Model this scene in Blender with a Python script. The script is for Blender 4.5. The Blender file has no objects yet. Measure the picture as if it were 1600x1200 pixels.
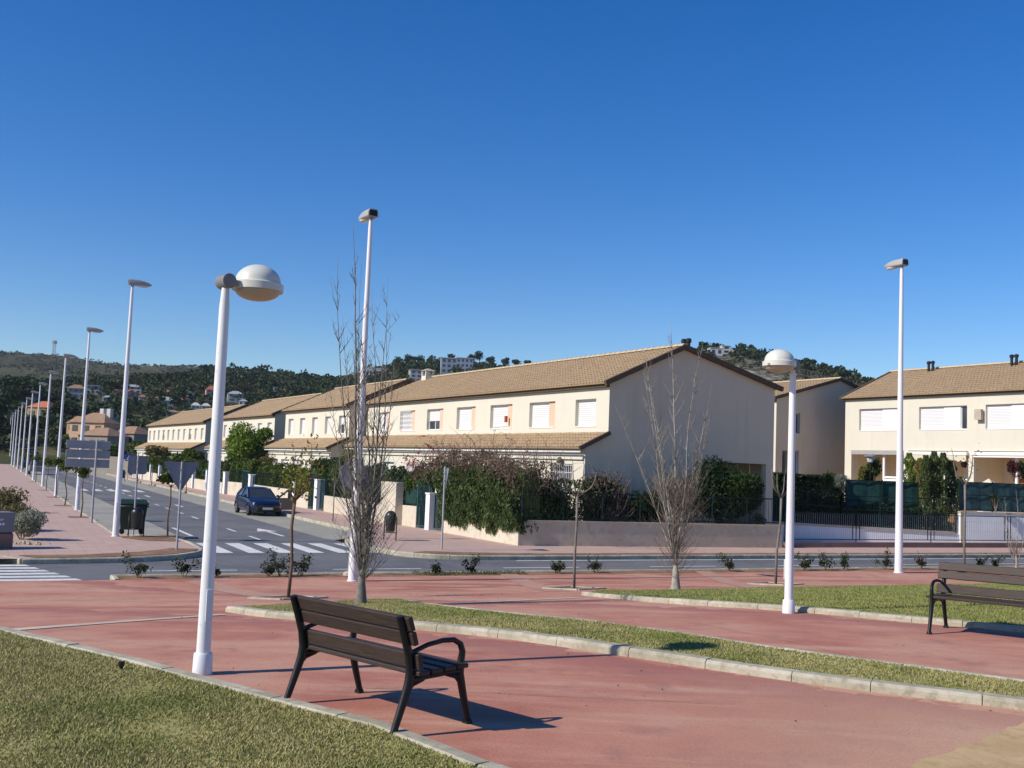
import bpy, math, random
import numpy as np
from mathutils import Vector, Matrix
rnd = random.Random(7)
C = bpy.context.scene.collection
PI = math.pi
rad = math.radians
# ------------------------------------------------------------------ survey
F = 1650.; PITCH = math.atan(129/1650); ROLL = .0392; TH = rad(26.4); EYE = 3.0
cp, sp = math.cos(PITCH), math.sin(PITCH); cr, sr = math.cos(ROLL), math.sin(ROLL)
FW = Vector((0, cp, sp)); UP0 = Vector((0, -sp, cp)); R0 = Vector((1, 0, 0))
RT = R0*cr + UP0*sr; UP = UP0*cr - R0*sr
EYEP = Vector((0, 0, EYE))
def ray(x, y): return FW + RT*((x-800)/F) + UP*((600-y)/F)
SU = Vector((-math.sin(TH), math.cos(TH), 0)); SV = Vector((math.cos(TH), math.sin(TH), 0))
def st(x, y): return x*SU.x+y*SU.y, x*SV.x+y*SV.y
def sxy(s, t): return s*SU.x+t*SV.x, s*SU.y+t*SV.y
def P(s, t, z=0.): x, y = sxy(s, t); return Vector((x, y, z))
def sm(x): x = max(0., min(1., x)); return x*x*(3-2*x)
def gz(x, y):
    s, t = st(x, y)
    return .13+(1-sm((s-9.5)/15.5)) if s < 25 else .13
def hit(x, y, zz=None):
    d = ray(x, y)
    if zz is not None: return EYEP + d*((zz-EYE)/d.z)
    k = 2.
    while k < 400 and EYE+d.z*k > gz(d.x*k, d.y*k): k *= 1.01
    lo, hi = k/1.01, k
    for _ in range(28):
        m = (lo+hi)/2
        if EYE+d.z*m < gz(d.x*m, d.y*m): hi = m
        else: lo = m
    return EYEP + d*hi
def at(x, y, Y): d = ray(x, y); return EYEP + d*(Y/d.y)
def onplane(x, y, p, n): d = ray(x, y); return EYEP + d*((p-EYEP).dot(n)/d.dot(n))
SUN = Vector((-.905*math.cos(rad(35)), -.425*math.cos(rad(35)), math.sin(rad(35)))).normalized()

# ------------------------------------------------------------------ materials
class N:
    def __init__(s, name, rough=.8, spec=.3):
        s.m = bpy.data.materials.new(name); s.m.use_nodes = True
        s.t = s.m.node_tree; s.b = s.t.nodes['Principled BSDF']
        s.b.inputs['Roughness'].default_value = rough
        s.b.inputs['Specular IOR Level'].default_value = spec
        s.co = None
    def new(s, ty, **k):
        n = s.t.nodes.new(ty)
        for a, v in k.items(): setattr(n, a, v)
        return n
    def link(s, a, b): s.t.links.new(a, b)
    def coord(s):
        if s.co is None: s.co = s.new('ShaderNodeTexCoord').outputs['Object']
        return s.co
    def noise(s, scale, detail=4, rough=.55, stretch=None):
        n = s.new('ShaderNodeTexNoise'); n.inputs['Scale'].default_value = scale
        n.inputs['Detail'].default_value = detail; n.inputs['Roughness'].default_value = rough
        v = s.coord()
        if stretch:
            mp = s.new('ShaderNodeMapping'); mp.inputs['Rotation'].default_value = (0, 0, stretch[0]); mp.inputs['Scale'].default_value = stretch[1]
            s.link(v, mp.inputs[0]); v = mp.outputs[0]
        s.link(v, n.inputs[0]); return n.outputs['Fac']
    def ramp(s, fac, stops):
        r = s.new('ShaderNodeValToRGB'); e = r.color_ramp.elements
        while len(e) < len(stops): e.new(.5)
        for q, (p, c) in zip(e, stops): q.position = p; q.color = (*c, 1) if len(c) == 3 else c
        s.link(fac, r.inputs[0]); return r.outputs[0]
    def mix(s, fac, a, b, mode='MIX'):
        m = s.new('ShaderNodeMix', data_type='RGBA', blend_type=mode)
        if isinstance(fac, (int, float)): m.inputs[0].default_value = fac
        else: s.link(fac, m.inputs[0])
        for i, q in ((6, a), (7, b)):
            if isinstance(q, tuple): m.inputs[i].default_value = (*q, 1)
            else: s.link(q, m.inputs[i])
        return m.outputs[2]
    def base(s, c):
        if isinstance(c, tuple): s.b.inputs['Base Color'].default_value = (*c, 1)
        else: s.link(c, s.b.inputs['Base Color'])
        return s
    def bump(s, h, st=.3, d=.02):
        b = s.new('ShaderNodeBump'); b.inputs['Strength'].default_value = st; b.inputs['Distance'].default_value = d
        s.link(h, b.inputs['Height']); s.link(b.outputs[0], s.b.inputs['Normal']); return s
def k(c, f): return tuple(min(1, q*f) for q in c)
def simple(name, c, rough=.7, var=.15, scale=3., bump=0, spec=.3, metal=0, fine=40):
    n = N(name, rough, spec); n.b.inputs['Metallic'].default_value = metal
    f = n.noise(scale); g = n.noise(fine, 2)
    col = n.ramp(f, [(.3, k(c, 1-var)), (.7, k(c, 1+var))])
    n.base(n.mix(.25, col, n.ramp(g, [(.35, k(c, 1-var*1.5)), (.65, k(c, 1+var*1.5))])))
    if bump: n.bump(g, bump, .01)
    return n.m
def leafmat(name, cols, rough=.55, trans=.35):
    n = N(name, rough, .25)
    g = n.new('ShaderNodeNewGeometry')
    st_ = [(i/(len(cols)-1) if len(cols) > 1 else 0, c) for i, c in enumerate(cols)]
    col = n.ramp(g.outputs['Random Per Island'], st_)
    f = n.noise(.9, 2)
    col = n.mix(n.ramp(f, [(.35, (0, 0, 0)), (.65, (.5, .5, .5))]), col, cols[0])
    n.base(col)
    tr = n.new('ShaderNodeBsdfTranslucent'); n.link(col, tr.inputs[0])
    mx = n.new('ShaderNodeMixShader'); mx.inputs[0].default_value = trans
    out = n.t.nodes['Material Output']
    n.link(n.b.outputs[0], mx.inputs[1]); n.link(tr.outputs[0], mx.inputs[2]); n.link(mx.outputs[0], out.inputs[0])
    return n.m
M = {}
# red washed concrete: broad pale dusty drifts, darker damp rims, streaks along the path
n = N('red_concrete', .85)
big = n.noise(.33, 5, .62); st1 = n.noise(.9, 6, .65, (rad(42), (.25, 1.7, 1))); fine = n.noise(60, 4, .7); mid = n.noise(2.2, 4, .6)
c = n.ramp(big, [(.40, (.375, .142, .098)), (.5, (.455, .198, .134)), (.60, (.495, .262, .18))])
c = n.mix(n.ramp(st1, [(.46, (0, 0, 0)), (.62, (.75, .75, .75))]), c, (.54, .32, .222))
c = n.mix(n.ramp(mid, [(.53, (0, 0, 0)), (.68, (.6, .6, .6))]), c, (.32, .145, .12))
def lin(p0, nx, ny, lo, hi):
    # signed distance in front of a kerb line, in metres, broken up by noise
    d = n.new('ShaderNodeVectorMath', operation='DOT_PRODUCT'); s_ = n.new('ShaderNodeVectorMath', operation='SUBTRACT'); n.link(n.coord(), s_.inputs[0]); s_.inputs[1].default_value = (*p0, 0); n.link(s_.outputs[0], d.inputs[0]); d.inputs[1].default_value = (nx, ny, 0)
    a_ = n.new('ShaderNodeMath', operation='ADD'); n.link(d.outputs['Value'], a_.inputs[0]); m_ = n.new('ShaderNodeMath', operation='MULTIPLY_ADD'); n.link(mid, m_.inputs[0]); m_.inputs[1].default_value = 1.6; m_.inputs[2].default_value = -.8; n.link(m_.outputs[0], a_.inputs[1])
    return a_.outputs[0]
for p0_ in ((1.2, 10.8), (3.8, 15.4)):
    dd = lin(p0_, -.54, -.84, 0, 1); c = n.mix(n.ramp(dd, [(0, (0, 0, 0)), (.02, (.85, .85, .85)), (.5, (.6, .6, .6)), (.85, (0, 0, 0))]), c, (.33, .13, .108))
dd = n.new('ShaderNodeVectorMath', operation='DISTANCE'); n.link(n.coord(), dd.inputs[0]); dd.inputs[1].default_value = (4.4, 7.0, 1.13); ma = n.new('ShaderNodeMath', operation='MULTIPLY_ADD'); n.link(big, ma.inputs[0]); ma.inputs[1].default_value = 3.; n.link(dd.outputs['Value'], ma.inputs[2])
mr = n.new('ShaderNodeMapRange'); n.link(ma.outputs[0], mr.inputs[0]); mr.inputs[1].default_value = 1.8; mr.inputs[2].default_value = 5.6; mr.inputs[3].default_value = .85; mr.inputs[4].default_value = 0
c = n.mix(mr.outputs[0], c, (.53, .335, .215))
c = n.mix(.35, c, n.mix(1., c, n.ramp(fine, [(.38, (.6, .6, .6)), (.62, (1.35, 1.32, 1.3))]), 'MULTIPLY'))
M['red'] = n.base(c).bump(fine, .25, .006).m
# plaza strip further out: same red, more washed
def stain_concrete(name, a, b, d, sc=.5):
    n = N(name, .85); f1 = n.noise(sc, 5, .6); f2 = n.noise(sc*5, 4, .6); f3 = n.noise(45, 2)
    c = n.ramp(f1, [(.40, a), (.60, b)]); c = n.mix(n.ramp(f2, [(.5, (0, 0, 0)), (.66, (.7, .7, .7))]), c, d)
    c = n.mix(.3, c, n.mix(1., c, n.ramp(f3, [(.3, (.75, .75, .75)), (.7, (1.2, 1.2, 1.2))]), 'MULTIPLY'))
    n.base(c).bump(f3, .2, .005); return n.m
# small-tile pavement with a grid of joints
n = N('pink_pavers', .85)
br = n.new('ShaderNodeTexBrick'); br.inputs['Scale'].default_value = 1; br.offset = .0
br.inputs['Brick Width'].default_value = .4; br.inputs['Row Height'].default_value = .4; br.inputs['Mortar Size'].default_value = .012
br.inputs['Color1'].default_value = (.47, .325, .27, 1); br.inputs['Color2'].default_value = (.52, .37, .305, 1); br.inputs['Mortar'].default_value = (.40, .285, .24, 1)
mp = n.new('ShaderNodeMapping'); mp.inputs['Rotation'].default_value = (0, 0, -TH); n.link(n.coord(), mp.inputs[0]); n.link(mp.outputs[0], br.inputs[0])
f1 = n.noise(.35, 5, .6); f2 = n.noise(2.5, 4)
c = n.mix(n.ramp(f1, [(.4, (0, 0, 0)), (.7, (.6, .6, .6))]), br.outputs[0], (.42, .30, .25))
c = n.mix(n.ramp(f2, [(.55, (0, 0, 0)), (.8, (.5, .5, .5))]), c, (.55, .44, .36))
M['paver'] = n.base(c).m
M['asphalt'] = stain_concrete('asphalt', (.118, .12, .127), (.155, .157, .163), (.178, .177, .176), .25)
M['parking'] = stain_concrete('parking_concrete', (.30, .29, .245), (.36, .345, .295), (.27, .26, .225), .3)
M['kerb'] = stain_concrete('kerb_concrete', (.34, .315, .235), (.48, .445, .345), (.26, .235, .165), 2.2)
M['band'] = stain_concrete('beige_band', (.52, .45, .34), (.60, .53, .41), (.52, .38, .29), 1.)
M['band_faint'] = stain_concrete('faint_beige_band', (.43, .235, .17), (.47, .285, .21), (.43, .21, .155), .8)
M['paint'] = stain_concrete('road_paint', (.62, .62, .6), (.72, .72, .7), (.42, .42, .42), 1.5)
M['soil'] = stain_concrete('soil', (.20, .115, .06), (.30, .18, .10), (.12, .07, .04), 2.)
M['sand'] = stain_concrete('sand', (.47, .325, .155), (.56, .40, .21), (.40, .27, .14), 1.5)
M['earth'] = stain_concrete('dry_earth', (.20, .16, .09), (.26, .21, .12), (.10, .11, .05), .05)
M['lawn'] = stain_concrete('lawn_soil', (.26, .24, .075), (.31, .275, .095), (.19, .195, .055), .8)
def blade_mat(nm, GT):
    n = N('grass_'+nm, .6, .2)
    g = n.new('ShaderNodeNewGeometry'); f1 = n.noise(.7, 4, .65); f2 = n.noise(3., 3)
    a = n.ramp(g.outputs['Random Per Island'], [(0, (.25, .245, .08)), (.35, (.335, .31, .115)), (.7, (.40, .36, .155)), (1, (.48, .425, .22))])
    b = n.ramp(g.outputs['Random Per Island'], [(0, (.145, .18, .045)), (.5, (.22, .245, .07)), (1, (.32, .315, .115))])
    c = n.mix(n.ramp(f1, [(GT, (0, 0, 0)), (GT+.17, (1, 1, 1))]), a, b)
    c = n.mix(n.ramp(f2, [(.55, (0, 0, 0)), (.75, (.5, .5, .5))]), c, (.47, .39, .18))
    M[nm] = n.base(c).m
blade_mat('blade', .45); blade_mat('blade_green', .27)
n = N('white_pole_paint', .42, .4)
f1 = n.noise(1.6, 5, .65, (0, (3, 3, .35))); f2 = n.noise(14, 4, .7)
c = n.ramp(f1, [(.42, (.76, .76, .785)), (.62, (.69, .69, .70))]); c = n.mix(n.ramp(f2, [(.60, (0, 0, 0)), (.70, (.5, .5, .5))]), c, (.52, .50, .47))
M['white_paint'] = n.base(c).m
M['sign_pale'] = simple('pale_galvanised_sign_back', (.29, .30, .33), .5, .12, 3, 0, .4)
M['cream_shade'] = simple('lamp_cover_cream', (.60, .61, .55), .4, .05, 4, 0, .45)
M['diffuser'] = simple('lamp_diffuser_amber', (.45, .395, .31), .3, .06, 3, 0, .5)
M['grey_metal'] = simple('weathered_grey_metal', (.20, .20, .20), .55, .15, 6, .1)
M['head_grey'] = simple('lamp_head_grey', (.34, .34, .33), .5, .08, 4)
M['sign_back'] = simple('galvanised_sign_back', (.21, .22, .26), .5, .12, 3, 0, .4)
M['post_grey'] = simple('galvanised_post', (.33, .34, .37), .45, .1, 5, 0, .4)
M['iron'] = simple('black_cast_iron', (.010, .010, .011), .45, .2, 20, .1, .35)
n = N('brown_slat', .55, .25)
gr = n.noise(6, 5, .6, (0, (1, 14, 14))); sp_ = n.noise(16, 3, .7)
c = n.ramp(gr, [(.3, (.036, .025, .021)), (.7, (.064, .044, .036))])
c = n.mix(n.ramp(sp_, [(.68, (0, 0, 0)), (.8, (.45, .45, .45))]), c, (.14, .115, .10))
M['slat'] = n.base(c).bump(gr, .3, .004).m
n = N('facade_cream', .9, .15)
f1 = n.noise(.35, 4); f2 = n.noise(1.1, 4, .6, (0, (2.2, 2.2, .25))); f3 = n.noise(90, 2)
c = n.ramp(f1, [(.3, (.62, .585, .485)), (.7, (.67, .635, .53))])
c = n.mix(n.ramp(f2, [(.54, (0, 0, 0)), (.72, (.2, .2, .2))]), c, (.50, .465, .38))
M['cream'] = n.base(c).bump(f3, .12, .004).m
n = N('facade_tan', .9, .15)
f1 = n.noise(.35, 4); f2 = n.noise(1.2, 4, .6, (0, (2.2, 2.2, .25))); f3 = n.noise(90, 2)
c = n.ramp(f1, [(.3, (.62, .515, .37)), (.7, (.68, .565, .41))]); c = n.mix(n.ramp(f2, [(.58, (0, 0, 0)), (.8, (.3, .3, .3))]), c, (.40, .33, .23))
M['tan'] = n.base(c).bump(f3, .12, .004).m
# rendered gable: grey-beige with dark runs under the verge
n = N('gable_render', .92, .12)
f1 = n.noise(.22, 5, .6); f2 = n.noise(1.0, 5, .65, (0, (2.6, 2.6, .14))); f3 = n.noise(80, 2)
c = n.ramp(f1, [(.3, (.60, .51, .375)), (.7, (.67, .575, .43))]); c = n.mix(n.ramp(f2, [(.54, (0, 0, 0)), (.70, (.28, .28, .28))]), c, (.42, .355, .265))
M['gable'] = n.base(c).bump(f3, .15, .004).m
n = N('roof_tile', .85, .2)
g = n.new('ShaderNodeNewGeometry'); f1 = n.noise(.5, 4); f2 = n.noise(7, 3)
c = n.ramp(f2, [(.36, (.345, .245, .14)), (.5, (.41, .295, .175)), (.66, (.465, .345, .215))])
c = n.mix(n.ramp(f1, [(.4, (0, 0, 0)), (.7, (.5, .5, .5))]), c, (.34, .245, .165))
M['tile'] = n.base(c).m
M['ridge'] = simple('ridge_tile', (.50, .40, .26), .85, .14, 4)
M['verge'] = simple('verge_tile_brown', (.105, .075, .048), .85, .2, 5)
n = N('roller_shutter', .5, .35)
wv = n.new('ShaderNodeTexWave'); wv.bands_direction = 'Z'; wv.inputs['Scale'].default_value = 3.6; n.link(n.coord(), wv.inputs[0])
M['shutter'] = n.base(n.ramp(wv.outputs['Fac'], [(0, (.48, .48, .48)), (.3, (.70, .70, .70)), (1, (.73, .73, .73))])).bump(wv.outputs['Fac'], .5, .01).m
M['white'] = simple('white_plastic', (.80, .80, .79), .5, .03, 3)
M['orange'] = simple('peach_panel', (.70, .47, .335), .85, .06, 2)
M['glass'] = simple('dark_glass', (.035, .042, .05), .08, .1, 2, 0, .6)
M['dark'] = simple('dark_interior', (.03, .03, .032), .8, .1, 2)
M['green_metal'] = simple('dark_green_metal', (.007, .022, .02), .65, .15, 5, 0, .2)
M['teal_gate'] = simple('teal_gate_metal', (.02, .075, .085), .4, .15, 5, 0, .45)
M['cloth'] = simple('green_screen_cloth', (.017, .066, .054), .85, .5, 2.2, .3, .3, 0, 14)
M['cloth_blue'] = simple('blue_green_screen_cloth', (.024, .062, .068), .8, .6, 3, .3, .3, 0, 16)
M['wall_white'] = simple('white_wall_paint', (.76, .77, .79), .8, .05, 1.5)
M['wall_cream'] = stain_concrete('garden_wall_cream', (.56, .50, .40), (.62, .56, .455), (.48, .41, .31), .8)
M['wall_shade'] = stain_concrete('garden_wall_shaded', (.50, .405, .295), (.56, .465, .345), (.42, .345, .255), .8)  # darker, warmer copy of the garden wall; its shade is in the colour
M['cap'] = stain_concrete('coping', (.42, .37, .28), (.5, .44, .34), (.33, .3, .22), 2)
M['plinth'] = stain_concrete('plinth_brown', (.24, .14, .11), (.30, .18, .14), (.2, .13, .1), 1.)
M['cabinet'] = simple('grey_cabinet', (.42, .45, .48), .5, .06, 3)
M['bin_black'] = simple('black_bin_plastic', (.013, .014, .015), .35, .2, 8, .1, .45)
M['bin_green'] = simple('dark_green_bin_plastic', (.016, .034, .022), .45, .2, 5, .1, .4)
M['rubber'] = simple('black_rubber', (.012, .012, .013), .8, .2, 20)
n = N('navy_car_paint', .22, .5); n.base((.006, .012, .042)); n.b.inputs['Coat Weight'].default_value = .25; M['navy'] = n.m
M['lens'] = simple('lamp_lens', (.62, .64, .66), .12, .05, 5, 0, .7)
M['alloy'] = simple('wheel_metal', (.36, .37, .38), .35, .1, 8, 0, .5, .6)
M['plate'] = simple('licence_plate_white', (.7, .7, .68), .5, .05, 8)
M['trim'] = simple('black_car_trim', (.016, .016, .018), .55, .1, 8)
M['bark_grey'] = simple('pale_grey_bark', (.185, .17, .145), .9, .35, 9, .5, .15, 0, 60)
M['bark_white'] = simple('silver_bark', (.31, .29, .25), .9, .4, 9, .5, .15, 0, 60)
M['bark_brown'] = simple('brown_bark', (.15, .105, .075), .9, .3, 9, .4, .15, 0, 60)
M['twig'] = simple('dry_twig', (.20, .15, .115), .9, .3, 9)
M['twig_pink'] = simple('pinkish_dry_twig', (.22, .135, .11), .9, .3, 9)
M['lf_tree'] = leafmat('street_tree_leaf', [(.04, .075, .012), (.085, .13, .02), (.15, .19, .035)])
M['lf_lime'] = leafmat('lime_leaf', [(.08, .145, .015), (.16, .25, .028), (.25, .33, .05)])
M['lf_yel'] = leafmat('yellowing_leaf', [(.12, .13, .02), (.21, .20, .035), (.30, .26, .06)])
M['lf_hedge'] = leafmat('hedge_leaf', [(.025, .05, .012), (.045, .085, .018), (.085, .125, .03)])
M['lf_deep'] = leafmat('deep_green_leaf', [(.016, .036, .012), (.03, .06, .018), (.055, .09, .028)])
M['lf_bush'] = leafmat('trailing_bush_leaf', [(.04, .07, .02), (.085, .13, .036), (.17, .20, .075)])
M['lf_brown'] = leafmat('dry_brown_leaf', [(.10, .075, .05), (.17, .125, .085), (.25, .19, .135)])
M['lf_red'] = leafmat('red_flower', [(.22, .02, .015), (.38, .035, .022), (.30, .05, .04)])
M['lf_purple'] = leafmat('purple_leaf', [(.07, .02, .022), (.14, .035, .035), (.10, .05, .03)])
M['lf_silver'] = leafmat('silver_leaf', [(.20, .22, .16), (.28, .30, .22), (.36, .38, .30)])
M['lf_olive'] = leafmat('olive_dry_leaf', [(.09, .085, .03), (.15, .14, .055), (.24, .20, .10)])
M['lf_rose'] = leafmat('rose_leaf', [(.022, .035, .012), (.04, .055, .02), (.07, .07, .03)])
M['lf_pine'] = leafmat('pine_needle', [(.016, .032, .012), (.028, .052, .018), (.05, .078, .026)], .7, .2)
M['lf_pine2'] = leafmat('lighter_pine_needle', [(.028, .05, .016), (.045, .075, .022), (.075, .10, .034)], .7, .2)  # lighter green of the same needles, for varied tones in the wood
M['lf_pine3'] = leafmat('olive_crown_leaf', [(.045, .055, .02), (.08, .085, .032), (.12, .12, .05)], .7, .2)
M['lf_scrub'] = leafmat('scrub_leaf', [(.055, .06, .03), (.075, .08, .04), (.10, .098, .05)], .8, .1)
n = N('far_hill', .95, .1)
f1 = n.noise(.012, 6, .65); f2 = n.noise(.07, 5, .7)
c = n.ramp(f2, [(.38, (.036, .046, .022)), (.52, (.062, .066, .034)), (.68, (.15, .135, .095))])
c = n.mix(n.ramp(f1, [(.42, (0, 0, 0)), (.62, (.85, .85, .85))]), c, (.045, .052, .026))
M['hill_far'] = n.base(c).bump(f2, .8, 3.).m
n = N('wooded_hill', .95, .1); f2 = n.noise(.1, 5, .7)
M['hill_near'] = n.base(n.ramp(f2, [(.35, (.035, .045, .02)), (.55, (.06, .065, .03)), (.75, (.15, .125, .08))])).m
n = N('rocky_hill', .95, .1); f2 = n.noise(.16, 6, .75); f3 = n.noise(.5, 5, .7)
c = n.ramp(f3, [(.38, (.11, .105, .07)), (.55, (.25, .235, .195)), (.72, (.42, .40, .36))])
M['hill_rock'] = n.base(n.mix(n.ramp(f2, [(.46, (0, 0, 0)), (.56, (1, 1, 1))]), c, (.052, .056, .026))).bump(f3, 1., 1.5).m
for nm, c in dict(v_white=(.52, .52, .51), v_peach=(.50, .34, .23), v_tan=(.40, .32, .24), v_grey=(.34, .35, .36), v_blue=(.24, .29, .36), v_ochre=(.34, .25, .11), v_pink=(.45, .30, .26), v_stone=(.25, .225, .19)).items():
    M[nm] = simple('villa_wall_'+nm[2:], c, .9, .1, .8)
M['red_roof'] = simple('red_clay_roof', (.42, .145, .075), .85, .2, 1.5)
M['brown_roof'] = simple('brown_clay_roof', (.30, .19, .12), .85, .2, 1.5)
M['awning'] = simple('cream_awning_cloth', (.62, .57, .42), .85, .08, 5)
M['terracotta'] = simple('terracotta', (.36, .15, .08), .85, .15, 5)
M['stone'] = simple('pale_stone', (.42, .36, .28), .9, .2, 8, .4)
M['blue_sign'] = simple('blue_sign_face', (.03, .09, .34), .4, .05, 5)
M['mono'] = simple('grey_metal_panel', (.20, .195, .205), .5, .08, 2)
# ------------------------------------------------------------------ mesh builder
class MB:
    def __init__(s): s.v = []; s.f = []
    def vert(s, p): s.v.append(tuple(p)); return len(s.v)-1
    def quad(s, a, b, c, d): i = len(s.v); s.v += [tuple(a), tuple(b), tuple(c), tuple(d)]; s.f.append((i, i+1, i+2, i+3)); return s
    def poly(s, pts): i = len(s.v); s.v += [tuple(p) for p in pts]; s.f.append(tuple(range(i, i+len(pts)))); return s
    def box(s, x0, x1, y0, y1, z0, z1, m=None):
        i = len(s.v)
        pts = [(x, y, z) for z in (z0, z1) for x, y in ((x0, y0), (x1, y0), (x1, y1), (x0, y1))]
        if m is not None: pts = [tuple(m @ Vector(p)) for p in pts]
        s.v += pts
        s.f += [tuple(i+q for q in f) for f in ((0, 3, 2, 1), (4, 5, 6, 7), (0, 1, 5, 4), (1, 2, 6, 5), (2, 3, 7, 6), (3, 0, 4, 7))]
        return s
    def bar(s, a, b, w, h, up=(0, 0, 1)):
        a = Vector(a); b = Vector(b); d = (b-a).normalized(); up = Vector(up)
        if abs(d.dot(up)) > .98: up = Vector((1, 0, 0))
        x = d.cross(up).normalized(); y = x.cross(d).normalized(); i = len(s.v)
        for q in (a, b):
            for sx, sy in ((-1, -1), (1, -1), (1, 1), (-1, 1)): s.v.append(tuple(q+x*(sx*w/2)+y*(sy*h/2)))
        s.f += [tuple(i+q for q in f) for f in ((0, 3, 2, 1), (4, 5, 6, 7), (0, 1, 5, 4), (1, 2, 6, 5), (2, 3, 7, 6), (3, 0, 4, 7))]
        return s
    def prism(s, pts, z0, z1):
        nn = len(pts); i = len(s.v)
        a = sum(pts[q][0]*pts[(q+1) % nn][1]-pts[(q+1) % nn][0]*pts[q][1] for q in range(nn))
        if a < 0: pts = pts[::-1]
        s.v += [(p[0], p[1], z0) for p in pts]+[(p[0], p[1], z1) for p in pts]
        s.f.append(tuple(range(i, i+nn))[::-1]); s.f.append(tuple(range(i+nn, i+2*nn)))
        for q in range(nn): r = (q+1) % nn; s.f.append((i+q, i+r, i+nn+r, i+nn+q))
        return s
    def loft(s, rings, cap=True, closed=True):
        i = len(s.v); nn = len(rings[0])
        for r in rings: s.v += [tuple(p) for p in r]
        for a in range(len(rings)-1):
            for q in range(nn if closed else nn-1):
                r = (q+1) % nn
                s.f.append((i+a*nn+q, i+a*nn+r, i+(a+1)*nn+r, i+(a+1)*nn+q))
        if cap: s.f.append(tuple(i+q for q in range(nn))[::-1]); s.f.append(tuple(i+(len(rings)-1)*nn+q for q in range(nn)))
        return s
    def tube(s, pts, rad_, nn=6, cap=True):
        pts = [Vector(p) for p in pts]
        if isinstance(rad_, (int, float)): rad_ = [rad_]*len(pts)
        rings = []; prev = None
        for q, p in enumerate(pts):
            d = (pts[min(q+1, len(pts)-1)]-pts[max(q-1, 0)])
            d = d.normalized() if d.length > 1e-9 else Vector((0, 0, 1))
            if prev is None: x = d.cross(Vector((0, 0, 1)) if abs(d.z) < .9 else Vector((1, 0, 0))).normalized()
            else: x = (prev-d*prev.dot(d)).normalized()
            prev = x; y = d.cross(x)
            rings.append([p+(x*math.cos(2*PI*a/nn)+y*math.sin(2*PI*a/nn))*rad_[q] for a in range(nn)])
        return s.loft(rings, cap)
    def lathe(s, prof, nn=24, c=(0, 0, 0), ax=None):
        m = ax if ax is not None else Matrix.Identity(3); c = Vector(c)
        rings = [[c+m @ Vector((r*math.cos(2*PI*a/nn), r*math.sin(2*PI*a/nn), z)) for a in range(nn)] for r, z in prof]
        return s.loft(rings, True)
    def cards(s, ctr, size, g, asp=.55, flat=0., up=None):
        # many small leaf-shaped quads (rhombs) turned at random
        ctr = np.asarray(ctr, float); nn = len(ctr)
        if nn == 0: return s
        size = np.broadcast_to(np.asarray(size, float), (nn,))[:, None]
        a = g.normal(size=(nn, 3)); b = g.normal(size=(nn, 3))
        a[:, 2] *= (1-flat)
        if up is not None: a = a*.6+np.asarray(up)
        a /= np.linalg.norm(a, axis=1)[:, None]+1e-9
        b -= a*(a*b).sum(1)[:, None]; b /= np.linalg.norm(b, axis=1)[:, None]+1e-9
        i = len(s.v)
        q = np.stack([ctr-a*size, ctr+b*size*asp, ctr+a*size, ctr-b*size*asp], 1).reshape(-1, 3)
        s.v += list(map(tuple, q.tolist())); s.f += [(i+4*j, i+4*j+1, i+4*j+2, i+4*j+3) for j in range(nn)]
        return s
    def build(s, name, mat, parent=None, smooth=False, bevel=0, auto=None):
        me = bpy.data.meshes.new(name); me.from_pydata(s.v, [], s.f)
        me.materials.append(mat)
        if smooth:
            me.polygons.foreach_set('use_smooth', [True]*len(me.polygons))
            if auto: me.set_sharp_from_angle(angle=rad(auto))
        me.update()
        o = bpy.data.objects.new(name, me); C.objects.link(o)
        if bevel:
            b = o.modifiers.new('b', 'BEVEL'); b.width = bevel; b.segments = 2; b.limit_method = 'ANGLE'; b.angle_limit = rad(40)
        if parent is not None: o.parent = parent
        return o
def tag(o, label=None, cat=None, group=None, kind=None):
    for a, v in (('label', label), ('category', cat), ('group', group), ('kind', kind)):
        if v: o[a] = v
    return o
def thing(name, label, cat, loc=(0, 0, 0), rz=0, group=None):
    o = bpy.data.objects.new(name, None); C.objects.link(o); o.empty_display_size = .2
    o.location = loc; o.rotation_euler = (0, 0, rz); return tag(o, label, cat, group)
def dup(root, loc, rz=0, label=None, group=None, sc=1.):
    def rec(o, par):
        c = o.copy(); C.objects.link(c); c.parent = par
        for ch in list(o.children): rec(ch, c)
        return c
    r = rec(root, None); r.location = loc; r.rotation_euler = (0, 0, rz); r.scale = (sc, sc, sc)
    if label: r['label'] = label
    if group: r['group'] = group
    return r
def struct(name, mb, mat, **kw): o = mb.build(name, mat, **kw); o['kind'] = 'structure'; return o
ORD = 'first second third fourth fifth sixth seventh eighth ninth tenth eleventh twelfth thirteenth fourteenth fifteenth sixteenth seventeenth eighteenth nineteenth twentieth'.split()

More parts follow.
